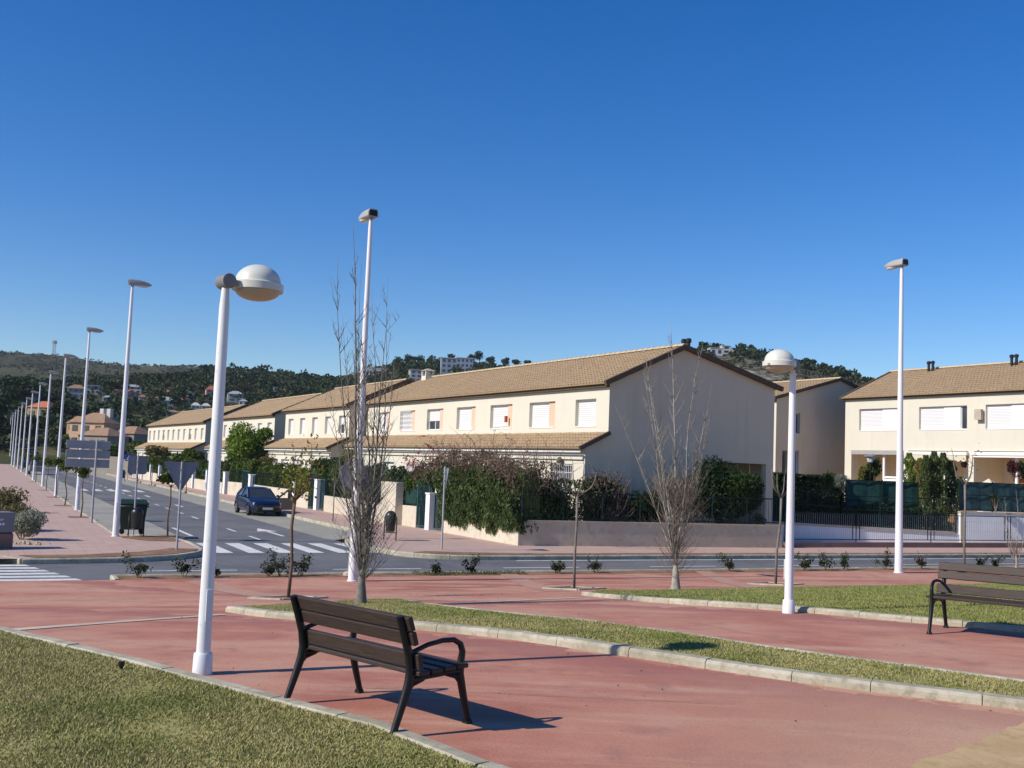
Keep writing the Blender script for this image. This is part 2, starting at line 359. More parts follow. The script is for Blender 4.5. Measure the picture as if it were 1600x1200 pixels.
# ------------------------------------------------------------------ ground, plaza, roads
def sheet(name, pts, mat, z=None, dz=.004, step=None):
    """flat or terrain-following polygon given by world xy points"""
    mb = MB()
    if step is None:
        mb.poly([(p[0], p[1], (gz(p[0], p[1]) if z is None else z)+dz) for p in ccw(pts)])
        return struct(name, mb, mat)
    import bmesh
    bm = bmesh.new(); vs = [bm.verts.new((p[0], p[1], 0)) for p in ccw(pts)]; bm.faces.new(vs)
    xs = [p[0] for p in pts]; ys = [p[1] for p in pts]
    for n_, lo, hi in (((1, 0, 0), min(xs), max(xs)), ((0, 1, 0), min(ys), max(ys))):
        q = math.floor(lo/step)*step+step
        while q < hi:
            co = (q, 0, 0) if n_[0] else (0, q, 0)
            bmesh.ops.bisect_plane(bm, geom=bm.verts[:]+bm.edges[:]+bm.faces[:], plane_co=co, plane_no=n_); q += step
    for v in bm.verts: v.co.z = (gz(v.co.x, v.co.y) if z is None else z)+dz
    me = bpy.data.meshes.new(name); bm.to_mesh(me); bm.free(); me.materials.append(mat)
    o = bpy.data.objects.new(name, me); C.objects.link(o); o['kind'] = 'structure'; return o
def ccw(pts):
    a = sum(pts[q][0]*pts[(q+1) % len(pts)][1]-pts[(q+1) % len(pts)][0]*pts[q][1] for q in range(len(pts)))
    return list(pts) if a > 0 else list(pts)[::-1]
def H(*px): return [hit(x, y) for x, y in px]
def resample(pts, d):
    out = [Vector(pts[0])]
    for a, b in zip(pts, pts[1:]):
        a = Vector(a); b = Vector(b); m = max(1, int((b-a).length/d))
        out += [a+(b-a)*((q+1)/m) for q in range(m)]
    return out
def smooth_line(pts, it=2):
    pts = [Vector((p[0], p[1])) for p in pts]
    for _ in range(it):
        o = [pts[0]]
        for a, b in zip(pts, pts[1:]): o += [a*.75+b*.25, a*.25+b*.75]
        pts = o+[pts[-1]]
    return pts
def kerb_line(name, pts, w, h, base=-.12, mat=None, seg=1.0, zf=gz, gap=.004, jit=.005, side=0):
    """concrete kerb stones laid end to end along a line"""
    pts = resample([Vector((p[0], p[1])) for p in pts], .25); mb = MB(); acc = 0; run = [pts[0]]
    def flush(run):
        if len(run) < 2: return
        off = rnd.uniform(-jit, jit); rings = []
        for q, p in enumerate(run):
            d = (run[min(q+1, len(run)-1)]-run[max(q-1, 0)]).normalized(); nrm = Vector((-d.y, d.x))
            pp = p+(d*gap if q == 0 else (-d*gap if q == len(run)-1 else d*0)); z = zf(p.x, p.y)
            l = pp+nrm*(w*(.5+side*.5)); r = pp-nrm*(w*(.5-side*.5)); c = min(.03, w*.2)
            lc = l-nrm*c; rc = r+nrm*c; zt = z+h+off
            rings.append([(l.x, l.y, z+base), (r.x, r.y, z+base), (r.x, r.y, zt-c), (rc.x, rc.y, zt), (lc.x, lc.y, zt), (l.x, l.y, zt-c)])
        mb.loft(rings[::-1])
    for a, b in zip(pts, pts[1:]):
        acc += (b-a).length; run.append(b)
        if acc >= seg: flush(run); run = [b]; acc = 0
    flush(run)
    return struct(name, mb, mat or M['kerb'])
def grid_sheet(name, s0, s1, t0, t1, ds, dt, mat, dz=0.):
    mb = MB(); ns = int(round((s1-s0)/ds)); nt = int(round((t1-t0)/dt))
    for a in range(ns+1):
        for b in range(nt+1):
            x, y = sxy(s0+(s1-s0)*a/ns, t0+(t1-t0)*b/nt); mb.v.append((x, y, gz(x, y)+dz))
    for a in range(ns):
        for b in range(nt): i = a*(nt+1)+b; mb.f.append((i, i+1, i+nt+2, i+nt+1))
    return struct(name, mb, mat, smooth=True)
# wide base sheet out to the horizon
struct('ground', MB().poly([(-1400, -500, -.15), (1400, -500, -.15), (1400, 1400, -.15), (-1400, 1400, -.15)]), M['earth'])
grid_sheet('plaza', -14, 25.3, -34, 70, .6, 2.6, M['red'])
XY = lambda s, t: Vector(sxy(s, t))
# roads (one sheet) : cross street + the long street
rp = [XY(25.62, -90), XY(25.62, 2.75), XY(26.3, 2.95), XY(26.3, 140), XY(30.75, 140), XY(30.75, 14.4), XY(31.0, 13.2), XY(31.8, 12.3), XY(33, 11.95), XY(38.6, 12.0), XY(40.5, 14.1), XY(240, 14.1),
      XY(240, 4.35), XY(39.4, 4.35), XY(38.0, 6.25), XY(33.2, 6.3), XY(31.6, 5.6), XY(30.7, 4.3), XY(30.35, 3), XY(30.2, 1.1), XY(30.2, -90)]
sheet('road', rp, M['asphalt'], z=0, dz=0)
sheet('parking_lane', [XY(240, 4.42), XY(39.6, 4.42), XY(38.3, 6.3), XY(38.6, 6.6), XY(240, 6.6)], M['parking'], z=0)
sheet('parking_lane', [XY(240, 14.02), XY(40.7, 14.02), XY(38.7, 12.05), XY(39.2, 11.8), XY(240, 11.8)], M['parking'], z=0)
# pavements
sheet('pavement', [XY(30.32, 1.2), XY(30.5, 3), XY(30.85, 4.2), XY(31.75, 5.5), XY(33.3, 6.15), XY(37.9, 6.1), XY(39.3, 4.2), XY(240, 4.2), XY(240, -1.5), XY(44, -1.3), XY(36.5, -2.5), XY(36.5, -60), XY(30.32, -60)], M['paver'], z=.13, dz=0)
sheet('pavement', [XY(30.9, 140), XY(30.9, 14.5), XY(31.15, 13.3), XY(31.9, 12.45), XY(33.1, 12.1), XY(38.5, 12.15), XY(40.4, 14.25), XY(240, 14.25), XY(240, 19.5), XY(42, 19.5), XY(36.5, 19), XY(36.5, 140)], M['paver'], z=.13, dz=0)
Z13 = lambda x, y: .0
# street kerbs (step of .14 m)
kerb_line('kerb', smooth_line([XY(30.25, 1.1), XY(30.4, 3), XY(30.75, 4.3), XY(31.65, 5.6), XY(33.2, 6.25), XY(38, 6.22), XY(39.4, 4.3), XY(41, 4.3)], 2)+[XY(240, 4.3)], .15, .145, zf=Z13, side=0)
kerb_line('kerb', [XY(30.8, 120), XY(30.8, 16)]+smooth_line([XY(30.8, 15.5), XY(30.85, 14.2), XY(31.2, 13.0), XY(32, 12.25), XY(33.2, 12.02), XY(38.5, 12.05), XY(40.3, 14.15), XY(42, 14.15)], 2)+[XY(240, 14.15)], .15, .145, zf=Z13, side=0)
kerb_line('kerb', [XY(26.25, 2.9), XY(26.25, 110)], .14, .145, zf=Z13, side=0)
kerb_line('kerb', [XY(25.35, 2.9), XY(26.25, 2.9)], .14, .145, zf=Z13)
kerb_line('kerb', [XY(30.25, 1.1), XY(31.2, .6)], .14, .145, zf=Z13)
rm = MB(); rm.poly([(*sxy(25.28, -60), .131), (*sxy(25.28, 2.8), .131), (*sxy(25.66, 2.8), .004), (*sxy(25.66, -60), .004)][::-1]); struct('pavement_ramp', rm, M['kerb'])
# planting strip along the kerb, corner planters
sheet('planting_strip', [XY(25.3, 2.98), XY(26.18, 2.98), XY(26.18, 110), XY(25.3, 110)], M['soil'], z=.12, dz=0)
sheet('corner_planter', smooth_line([XY(30.5, 1.4), XY(30.62, 3), XY(30.98, 4.2), XY(31.8, 5.4), XY(33.2, 6.1)], 1)+[XY(33.4, 5.3), XY(32.2, 4.2), XY(31.35, 2.6), XY(31.2, 1.0)], M['soil'], z=.13, dz=.012)
sheet('corner_planter', smooth_line([XY(30.95, 30), XY(30.95, 15.4), XY(31.02, 14.4), XY(31.3, 13.3), XY(31.95, 12.5)], 1)+[XY(32.4, 13.2), XY(31.9, 14.6), XY(31.6, 16), XY(31.5, 30)], M['soil'], z=.13, dz=.012)
sheet('corner_planter', [XY(36.0, 6.0), XY(37.9, 6.0), XY(38.6, 5.2), XY(37.6, 4.3), XY(36.2, 5.0)], M['soil'], z=.13, dz=.012)
sheet('planting_strip', [XY(30.95, 30.2), XY(30.95, 110), XY(31.5, 110), XY(31.5, 30.2)], M['soil'], z=.13, dz=.012)
# painted markings, each a thin sheet above the asphalt
mk = MB()
def mark(pts): mk.poly([(p[0], p[1], .005) for p in ccw(pts)])
for t0 in np.arange(6.65, 11.8, .965): mark([XY(33.3, t0), XY(33.3, t0+.5), XY(37.0, t0+.5), XY(37.0, t0)])
for i in range(7):
    s0 = 25.72+i*.66; e_ = 2.5-(s0-25.6)*.30
    mark([XY(s0, -9), XY(s0, e_), XY(s0+.38, e_-.12), XY(s0+.38, -9)])
s0 = 38.6
while s0 < 150: mark([XY(s0, 9.14), XY(s0, 9.26), XY(s0+1.7, 9.26), XY(s0+1.7, 9.14)]); s0 += 4.1
for t0 in np.arange(3.6, 80, 5.2): mark([XY(28.25, t0), XY(28.25, t0+2.6), XY(28.37, t0+2.6), XY(28.37, t0)])
for t0 in np.arange(3.2, 80, 2.0): mark([XY(26.5, t0), XY(26.5, t0+1.), XY(26.62, t0+1.), XY(26.62, t0)])
mark([XY(30.35, 15.5), XY(30.35, 90), XY(30.5, 90), XY(30.5, 15.5)])
mark([XY(40.2, 7.0), XY(40.2, 7.15), XY(44.6, 7.15), XY(44.6, 7.0)])
# straight-on arrow in the right-hand lane, pointing along the street
a0 = hit(443, 838, 0); a1 = hit(424, 830, 0); ar = st(a0.x, a0.y)
sa, ta = ar; mark([XY(sa, ta-.08), XY(sa, ta+.08), XY(sa+2.6, ta+.08), XY(sa+2.6, ta-.08)])
mark([XY(sa+2.55, ta-.42), XY(sa+2.55, ta+.42), XY(sa+4.3, ta)])
for sb in (62, 75):
    mark([XY(sb, 10.2), XY(sb, 10.4), XY(sb+2.5, 10.4), XY(sb+2.5, 10.2)])
for t0 in np.arange(6.7, 11.6, 1.): mark([XY(84, t0), XY(84, t0+.5), XY(88, t0+.5), XY(88, t0)])
struct('road_marking', mk, M['paint'])
# plaza furniture of the ground: lawns, kerbs, bands, sand, pits
K1 = H((15, 989), (62, 1000), (175, 1025), (275, 1051), (400, 1085), (493, 1109), (607, 1137), (770, 1200))
d1 = (K1[-1]-K1[2]).normalized()
K1l = [Vector((p.x, p.y)) for p in K1]+[Vector((K1[-1].x+d1.x*5, K1[-1].y+d1.y*5))]
K1l[0] = K1l[0]+Vector((-.25, .35))
nrm1 = Vector((-d1.y, d1.x)); nrm1 = nrm1 if nrm1.x < 0 else -nrm1           # towards the lawn
kerb_line('lawn_kerb', K1l, .165, .05, mat=M['kerb'], jit=.006, side=-1, seg=.6)
lawn1 = [p+nrm1*.15 for p in K1l]+[Vector((4, -3)), Vector((-14, -3)), Vector((-14, 16)), K1l[0]+Vector((-2.2, 1.2))]
K2 = H((352, 956), (400, 963), (448, 977), (560, 978), (650, 985), (780, 996), (1010, 1030), (1200, 1061), (1350, 1080), (1600, 1110))
K2 = [K2[0], K2[1], K2[2]]+[K2[2].lerp(K2[-1], q) for q in (.25, .5, .75, 1)]
px2 = H((352, 956), (410, 965), (520, 974), (650, 984), (780, 997), (900, 1014), (1010, 1031), (1200, 1060), (1350, 1080), (1600, 1110))
K2l = [Vector((p.x, p.y)) for p in px2]; d2 = (K2l[-1]-K2l[-3]).normalized(); K2l.append(K2l[-1]+d2*9)
px2b = H((626, 940), (686, 950), (780, 961), (906, 973), (1042, 990), (1200, 1015), (1307, 1030), (1450, 1050), (1600, 1070))
K2bl = [Vector((p.x, p.y)) for p in px2b]; K2bl.append(K2bl[-1]+(K2bl[-1]-K2bl[-3]).normalized()*9)
kerb_line('lawn_kerb', smooth_line(K2l, 1), .19, .085, side=1, seg=.6, jit=.009)
kerb_line('lawn_kerb', smooth_line(K2bl, 1), .10, .045)
top2 = [Vector((p.x, p.y)) for p in H((585, 939), (520, 944), (440, 948), (380, 951))]
def inset(pts, w):
    out = []
    for q, p in enumerate(pts): d = (pts[min(q+1, len(pts)-1)]-pts[max(q-1, 0)]).normalized(); out.append(p+Vector((-d.y, d.x))*w)
    return out
lawn2 = inset(smooth_line(K2l, 1), .14)+inset(smooth_line(K2bl, 1), -.04)[::-1]+top2
px3 = H((908, 930), (930, 933), (1042, 944), (1200, 953), (1350, 966), (1450, 975), (1522, 981), (1600, 989))
K3l = [Vector((p.x, p.y)) for p in px3]; K3l.append(K3l[-1]+(K3l[-1]-K3l[-4]).normalized()*12)
kerb_line('lawn_kerb', smooth_line(K3l, 1), .18, .075, side=1, seg=.6, jit=.009)
b3 = [Vector((p.x, p.y)) for p in H((1600, 914), (1450, 916), (1330, 919), (1200, 921), (1060, 924), (930, 926))]
e3 = b3[0]+(b3[0]-b3[2]).normalized()*14
lawn3 = inset(smooth_line(K3l, 1), .13)+[e3]+b3
for lw in (lawn1, lawn2, lawn3): sheet('lawn', lw, M['lawn'], dz=.03, step=.7)
def band(a, b, w, w2=None, mt='band'):
    pts = resample([Vector(a[:2]), Vector(b[:2])], .5); d = (pts[-1]-pts[0]).normalized(); nn = Vector((-d.y, d.x))
    mb = MB(); w2 = w2 or w
    for q, p in enumerate(pts):
        ww = w+(w2-w)*q/(len(pts)-1)
        for sgn in (-1, 1): r = p+nn*(sgn*ww/2); mb.v.append((r.x, r.y, gz(r.x, r.y)+.007))
    for q in range(len(pts)-1): mb.f.append((2*q, 2*q+1, 2*q+3, 2*q+2))
    struct('paving_band', mb, M[mt])
def bandp(p, q, w, w2=None, mt='band'): band(hit(*p), hit(*q), w, w2, mt)
bandp((0, 986), (352, 960.5), .24, .17); bandp((700, 944), (908, 934), .2)
bandp((795, 897.5), (872, 924), .5, .6, mt='band_faint'); bandp((1098, 893), (1205, 921), .5, .6, mt='band_faint'); bandp((310, 908), (470, 937), .6, .7, mt='band_faint')
bandp((610, 921), (905, 912), .10, mt='band_faint'); bandp((1415, 893), (1600, 893), .3, mt='band_faint')
sa_ = H((1408, 1203), (1440, 1188), (1500, 1168), (1548, 1150), (1604, 1128), (1640, 1115))
sd = [Vector((p.x, p.y)) for p in sa_]; sd = [p+Vector((rnd.uniform(-.06, .06), rnd.uniform(-.06, .06))) for p in resample(sd, .18)]
sheet('sand', sd+[Vector((7.5, 7)), Vector((6, 3)), Vector((1.5, 4))], M['sand'], dz=.006, step=.7)
# tree pits
PITS = {}
def pit(name, px, hw=.55):
    p = hit(*px); mb = MB(); z = p.z; d = Vector((.74, -.67)); e = Vector((.67, .74)); c = Vector((p.x, p.y))
    q = [c+d*a*hw+e*b*hw for a, b in ((-1, -1), (1, -1), (1, 1), (-1, 1))]
    mb.poly([(v.x, v.y, gz(v.x, v.y)+.009) for v in ccw(q)]); struct('tree_pit', mb, M['soil']); PITS[name] = p
    r = MB()
    for a, b in zip(q, q[1:]+q[:1]): r.bar((a.x, a.y, gz(a.x, a.y)+.005), (b.x, b.y, gz(b.x, b.y)+.005), .07, .05)
    struct('pit_edging', r, M['kerb'])
for nm, px in (('a', (450, 935)), ('b', (897, 920)), ('c', (1212, 913))): pit(nm, px, .5)
# grass
def inside(poly, pts):
    x, y = pts[:, 0], pts[:, 1]; r = np.zeros(len(pts), bool); n_ = len(poly)
    for i in range(n_):
        x1, y1 = poly[i][0], poly[i][1]; x2, y2 = poly[(i+1) % n_][0], poly[(i+1) % n_][1]
        with np.errstate(divide='ignore', invalid='ignore'):
            r ^= ((y1 > y) != (y2 > y)) & (x < (x2-x1)*(y-y1)/(y2-y1+1e-12)+x1)
    return r
def gzv(x, y):
    s = x*SU.x+y*SU.y; u = np.clip((s-9.5)/15.5, 0, 1); return np.where(s < 25, .13+1-u*u*(3-2*u), .13)
GN = 0
def grass(poly, box_, dens, h, seed, mt='blade'):
    g = np.random.default_rng(seed); x0, x1, y0, y1 = box_
    nn = int(dens*(x1-x0)*(y1-y0)); p = np.stack([g.uniform(x0, x1, nn), g.uniform(y0, y1, nn)], 1)
    p = p[inside([(q[0], q[1]) for q in poly], p)]
    # clumps: uneven density and height
    w = np.sin(p[:, 0]*3.1+1.3*np.sin(p[:, 1]*2.3))+np.sin(p[:, 1]*4.3+1.7*np.sin(p[:, 0]*3.7+seed)); p = p[g.uniform(-2.6, .6, len(p)) < w]
    nn = len(p); z = gzv(p[:, 0], p[:, 1])+.03
    hh = h*g.uniform(.45, 1.25, nn)*(1+.25*np.sin(p[:, 0]*5+p[:, 1]*3)); an = g.uniform(0, 2*PI, nn); wd = g.uniform(.0035, .0075, nn)*(h/.026)
    lx = g.normal(0, .55, nn)*hh; ly = g.normal(0, .55, nn)*hh
    a = np.stack([p[:, 0]-np.cos(an)*wd, p[:, 1]-np.sin(an)*wd, z], 1); b = np.stack([p[:, 0]+np.cos(an)*wd, p[:, 1]+np.sin(an)*wd, z], 1)
    c = np.stack([p[:, 0]+lx, p[:, 1]+ly, z+hh], 1)
    v = np.stack([a, b, c], 1).reshape(-1, 3)
    me = bpy.data.meshes.new('grass'); me.vertices.add(len(v)); me.vertices.foreach_set('co', v.ravel())
    me.loops.add(len(v)); me.loops.foreach_set('vertex_index', np.arange(len(v), dtype=np.int32))
    me.polygons.add(nn); me.polygons.foreach_set('loop_start', np.arange(0, len(v), 3, dtype=np.int32)); me.polygons.foreach_set('loop_total', np.full(nn, 3, np.int32))
    me.update(); me.validate(); me.materials.append(M[mt])
    o = bpy.data.objects.new('grass', me); C.objects.link(o)
    return tag(o, kind='stuff')
grass(lawn1, (-6.6, 1.2, 4.6, 12.4), 13000, .021, 1)['label'] = 'mown yellow-green lawn in front of the first bench'
grass(lawn2, (-4.2, 7, 8.0, 19), 8000, .024, 2)['label'] = 'long narrow grass strip between the two red paths'
grass(lawn3, (1, 15, 11.5, 28), 2600, .030, 3, 'blade_green')['label'] = 'greener grass island beyond the second red path'

def crack(a, b, w, jag, seed, name='paving_joint', mat='soil'):
    g = np.random.default_rng(seed); pts = resample([Vector(a[:2]), Vector(b[:2])], .22); mb = MB(); off = 0.
    for q, p in enumerate(pts):
        d = (pts[min(q+1, len(pts)-1)]-pts[max(q-1, 0)]).normalized(); nn = Vector((-d.y, d.x)); off = off*.8+g.normal(0, jag); ww = w*g.uniform(.5, 1.3)
        for sgn in (-1, 1): r_ = p+nn*(off+sgn*ww/2); mb.v.append((r_.x, r_.y, gz(r_.x, r_.y)+.0045))
    for q in range(len(pts)-1): mb.f.append((2*q, 2*q+1, 2*q+3, 2*q+2))
    struct(name, mb, M[mat])
crack(hit(560, 1075), hit(1130, 1100), .006, .012, 1); crack(hit(130, 1010), hit(420, 990), .006, .012, 3)
crack(hit(1000, 960), hit(1330, 1025), .007, .014, 4); crack(hit(700, 925), hit(1080, 912), .012, .012, 5); crack(hit(0, 935), hit(300, 925), .012, .01, 6)
# ------------------------------------------------------------------ lamps
def make_street_lamp(Hh=8.65):
    t = thing('street_lamp', 'x', 'street lamp')
    MB().lathe([(.135, 0), (.135, .02), (.112, .03), (.106, .5), (.05, Hh-.3), (.04, Hh-.12)], 14).build('pole', M['white_paint'], t, True, auto=40)
    MB().box(-.05, .05, -.112, -.104, .75, 1.15).build('access_hatch', M['white_paint'], t, bevel=.004)
    MB().lathe([(.045, Hh-.14), (.045, Hh-.03), (.03, Hh-.01)], 12).build('spigot', M['head_grey'], t, True, auto=40)
    h = MB(); rings = []
    for x, w, zb, zt in ((-.13, .115, -.05, .115), (-.125, .13, -.065, .13), (.16, .135, -.07, .125), (.34, .125, -.07, .10), (.50, .09, -.06, .06), (.60, .05, -.045, .02), (.63, .02, -.03, -.005)):
        rings.append([(x, w*a, Hh+(zb if b < 0 else zt)*(abs(b))) for a, b in ((-1, -.6), (-.8, -1), (.8, -1), (1, -.6), (1, .45), (.72, .95), (0, 1), (-.72, .95), (-1, .45))])
    h.loft(rings[::-1]).build('lamp_head', M['head_grey'], t, True, auto=35)
    l = MB(); rg = []
    for q, (z, f) in enumerate(((-.066, 1.), (-.085, .96), (-.105, .8), (-.115, .45))):
        rg.append([(.34+.2*f*math.cos(a), .105*f*math.sin(a), Hh+z) for a in np.linspace(0, 2*PI, 14, endpoint=False)])
    l.loft(rg).build('lens', M['lens'], t, True)
    b = MB()
    b.box(-.134, -.129, -.1, .1, Hh-.04, Hh+.10); b.build('rear_cover', M['iron'], t)
    return t
su_rz = math.atan2(SU.y, SU.x); sv_rz = math.atan2(SV.y, SV.x)
SLG = 'tall white street lamps along the streets'
lamp0 = make_street_lamp()
pC = hit(551, 908); lamp0.location = pC; lamp0.rotation_euler = (0, 0, su_rz+.12)
lamp0.scale = (1.025,)*3; lamp0['label'] = 'tall white street lamp behind the left bare poplar'; lamp0['group'] = SLG
pR = hit(1404, 895); dup(lamp0, pR, su_rz+.05, 'tall white street lamp standing left of the right-hand bench', SLG, 1.145)
for i in range(15):
    s = 38.1+16.4*i if i < 9 else 38.1+16.4*8+15.5*(i-8)
    dup(lamp0, P(s, 4.2, .13), sv_rz, 'white street lamp on the left pavement, '+('nearest of the row by the green bin' if i == 0 else ('second of the row, behind the direction sign' if i == 1 else ORD[i]+' of the row counted from the near corner')), SLG)
p = at(161, 700, 195); dup(lamp0, (p.x, p.y, .13), sv_rz+PI, 'distant street lamp on the right pavement before the brown hipped roofs', SLG)
def make_plaza_lamp(Hh=3.36):
    t = thing('plaza_lamp', 'x', 'park lamp')
    MB().lathe([(.072, 0), (.072, .01), (.068, .155), (.06, .165), (.044, Hh-.2), (.03, Hh)], 16).build('pole', M['white_paint'], t, True, auto=35)
    MB().box(-.03, .03, -.068, -.058, .45, .72).build('access_hatch', M['white_paint'], t, bevel=.003)
    MB().lathe([(.085, 0), (.085, .006), (.079, .17), (.073, .18), (.06, .18)], 20).build('base_collar', M['white_paint'], t, True, auto=35)
    ax = Matrix(((0, 0, 1), (0, 1, 0), (-1, 0, 0)))
    ay = Matrix(((1, 0, 0), (0, 0, 1), (0, -1, 0)))
    d = MB().lathe([(.05, -.085), (.064, -.08), (.066, .08), (.05, .085)], 20, (0, 0, Hh+.035), ay)
    d.build('joint_drum', M['grey_metal'], t, True, auto=40)
    MB().tube([(.03, 0, Hh+.03), (.14, 0, Hh+.02)], [.05, .035], 12).build('arm', M['cream_shade'], t, True)
    c = (.305, 0, Hh+.02); R = .215
    MB().lathe([(R-.012, -.03), (R+.012, -.028), (R+.012, .035), (R-.005, .04), (R-.01, .045)]+[(R*.94*math.cos(a), .045+.165*math.sin(a)) for a in np.linspace(.05, PI/2-.02, 12)], 40, c).build('lamp_cover', M['cream_shade'], t, True, auto=30)
    MB().lathe([(R-.016, -.029)]+[(R*.92*math.cos(a), -.03-.088*math.sin(a)) for a in np.linspace(.1, PI/2-.02, 9)], 40, c).build('diffuser', M['diffuser'], t, True)
    MB().box(.49, .535, -.02, .02, Hh-.01, Hh+.02).build('latch', M['grey_metal'], t)
    return t
pl = make_plaza_lamp(); pA = hit(315.7, 1053); pl.location = pA; pl.rotation_euler = (0, 0, math.atan2(.64, .77))
pl['label'] = 'white park lamp with a domed head beside the front bench'; pl['group'] = 'domed plaza lamps'
pB = hit(1232, 958); dup(pl, pB, math.atan2(-.62, -.78), 'white park lamp with a domed head at the edge of the far grass island', 'domed plaza lamps', 1.05)
# ------------------------------------------------------------------ benches
def make_bench():
    t = thing('park_bench', 'x', 'bench'); hw = .63
    for sx in (-1, 1):
        x = sx*hw; f = MB()
        rear = [(x, -.30, 0), (x, -.285, .06), (x, -.235, .22), (x, -.195, .36), (x, -.185, .44), (x, -.20, .56), (x, -.24, .70), (x, -.285, .845)]
        f.tube(rear, [.024, .023, .026, .030, .030, .028, .026, .024], 8)
        f.tube([(x, .30, 0), (x, .285, .06), (x, .245, .22), (x, .21, .38), (x, .215, .47), (x, .225, .54), (x, .205, .60), (x, .15, .635), (x, .06, .640), (x, -.06, .622), (x, -.17, .585), (x, -.21, .57)],
               [.023, .022, .025, .028, .025, .022, .021, .020, .019, .018, .018, .018], 8)
        f.tube([(x, -.19, .385), (x, -.05, .395), (x, .10, .40), (x, .21, .405)], [.026, .020, .020, .026], 8)
        f.tube([(x, -.215, .29), (x, -.17, .355), (x, -.08, .378)], [.016, .02, .012], 6); f.tube([(x, .235, .29), (x, .185, .36), (x, .10, .385)], [.016, .02, .012], 6)
        f.tube([(x, -.31, .008), (x, -.27, .008)], .03, 8); f.tube([(x, .31, .008), (x, .27, .008)], .03, 8)
        f.build('side_frame', M['iron'], t, True, auto=50)
    L = .70
    def slat(name, y, z, w, th, tilt):
        m = Matrix.Translation((0, y, z)) @ Matrix.Rotation(tilt, 4, 'X')
        MB().box(-L, L, -th/2, th/2, -w/2, w/2, m).build(name, M['slat'], t, bevel=.008)
    slat('back_slat', -.238, .795, .105, .036, rad(17)); slat('back_slat', -.207, .688, .10, .036, rad(15.5)); slat('back_slat', -.158, .52, .115, .036, rad(9))
    for q in range(4): slat('seat_slat', -.125+.103*q, .435+.004*q, .088, .034, rad(90))
    b = MB()
    for sx in (-1, 1):
        for z, y in ((.795, -.275), (.688, -.245), (.52, -.205)): b.lathe([(.011, 0), (.011, .008), (.005, .012)], 8, (sx*hw, y, z), Matrix(((1, 0, 0), (0, 0, -1), (0, 1, 0))))
    b.build('bolt', M['grey_metal'], t)
    return t
bench = make_bench(); bench.location = (-.925, 8.03, gz(-.925, 8.03)); bench.rotation_euler = (0, 0, math.atan2(-.69, .72))
bench.scale = (1, 1.2, .965); bench['label'] = 'brown slatted bench seen from behind on the near red path'; bench['group'] = 'slatted park benches'
n2 = Vector((-.585, -.811)); x2 = Vector((n2.y, -n2.x)); lf = (hit(1440, 987)+hit(1490, 984))/2
c2 = Vector((lf.x, lf.y))-x2*.63; dup(bench, (c2.x, c2.y, gz(c2.x, c2.y)), math.atan2(x2.y, x2.x), 'brown slatted bench facing the camera beside the grass island at the right', 'slatted park benches', 1.0).scale = (1, 1.42, 1.0)
# ------------------------------------------------------------------ signs
def post(mb, z1, r=.032, x=0, y=0): return mb.lathe([(r, 0), (r, z1), (r*.6, z1+.01)], 10, (x, y, 0))
def disc_sign(name, label, px, top, shape, size, rz, facemat=None, zc=None, grp='road signs seen from behind'):
    p = hit(*px); t = thing(name, label, 'road sign', p, rz, grp)
    post(MB(), top).build('post', M['post_grey'], t, True, auto=40)
    z = zc if zc else top-size*.5
    if shape == 'round': pts = [(math.cos(a)*size/2, math.sin(a)*size/2) for a in np.linspace(0, 2*PI, 32, endpoint=False)]
    elif shape == 'square': q = size/2; r_ = .05; pts = [(-q+r_, -q), (q-r_, -q), (q, -q+r_), (q, q-r_), (q-r_, q), (-q+r_, q), (-q, q-r_), (-q, -q+r_)]
    else: pts = [(-.04, -size*.5), (.04, -size*.5), (size*.575, size*.40), (size*.55, size*.46), (-size*.55, size*.46), (-size*.575, size*.40)]
    b = MB().prism(pts, 0, .004); b.v = [(y_*0+.05+z_, x_, z+y_) for x_, y_, z_ in b.v]
    o = b.build('sign_plate', M['sign_back'], t)
    rim = MB(); c_ = [(.045, x_, z+y_) for x_, y_ in pts]
    for a, e in zip(c_, c_[1:]+c_[:1]): rim.bar(a, e, .022, .018)
    rim.build('rim', M['sign_back'], o)
    cl = MB()
    for dz in (-.14, .14): cl.box(-.036, .05, -.05, .05, z+dz*size/.7-.02, z+dz*size/.7+.02)
    cl.build('clamp', M['post_grey'], t)
    return t
s_away = math.atan2(.93, -.37)   # plates face away from the camera, along the street
disc_sign('road_sign', 'grey back of a square sign on a post by the litter bin', (208, 836), 2.72, 'square', .62, math.atan2(.86, -.5), zc=2.42)
disc_sign('road_sign', 'grey back of a downward triangle sign standing in the corner planter', (276, 860), 2.62, 'tri', .86, math.atan2(.9, -.42), zc=2.22)
disc_sign('road_sign', 'dark back of a round sign by the kerb behind the left poplar', (545, 898), 2.95, 'round', .70, math.atan2(.95, -.30), zc=2.5)
disc_sign('road_sign', 'road sign seen edge-on on a grey pole at the right street corner', (690, 859), 2.78, 'tri', .62, math.atan2(.30, .95), zc=2.45)
st_ = MB().lathe([(.17, 0), (.16, .06), (.10, .1)], 9, tuple(hit(546, 899))); tag(st_.build('stone', M['stone']), 'pale lump of concrete at the foot of the round sign', 'stone')
# direction sign: three boards on a post
p = hit(143, 817); t = thing('direction_sign', 'grey back of a three-board direction sign on the left pavement', 'direction sign', p, math.atan2(.9, -.44))
post(MB(), 3.30, .045, 0, 0).build('post', M['post_grey'], t, True, auto=40)
post(MB(), 3.22, .03, .02, 1.03).build('post', M['post_grey'], t, True, auto=40) if False else None
for q in range(3):
    b = MB().box(.05, .08, -.52, 1.12, 2.18+q*.37, 2.18+q*.37+.325); o = b.build('sign_board', M['sign_pale'], t, bevel=.01)
    rb = MB()
    for z in (.07, .25): rb.box(.035, .05, -.50, 1.10, 2.18+q*.37+z-.015, 2.18+q*.37+z+.015)
    rb.build('rail', M['sign_pale'], o)
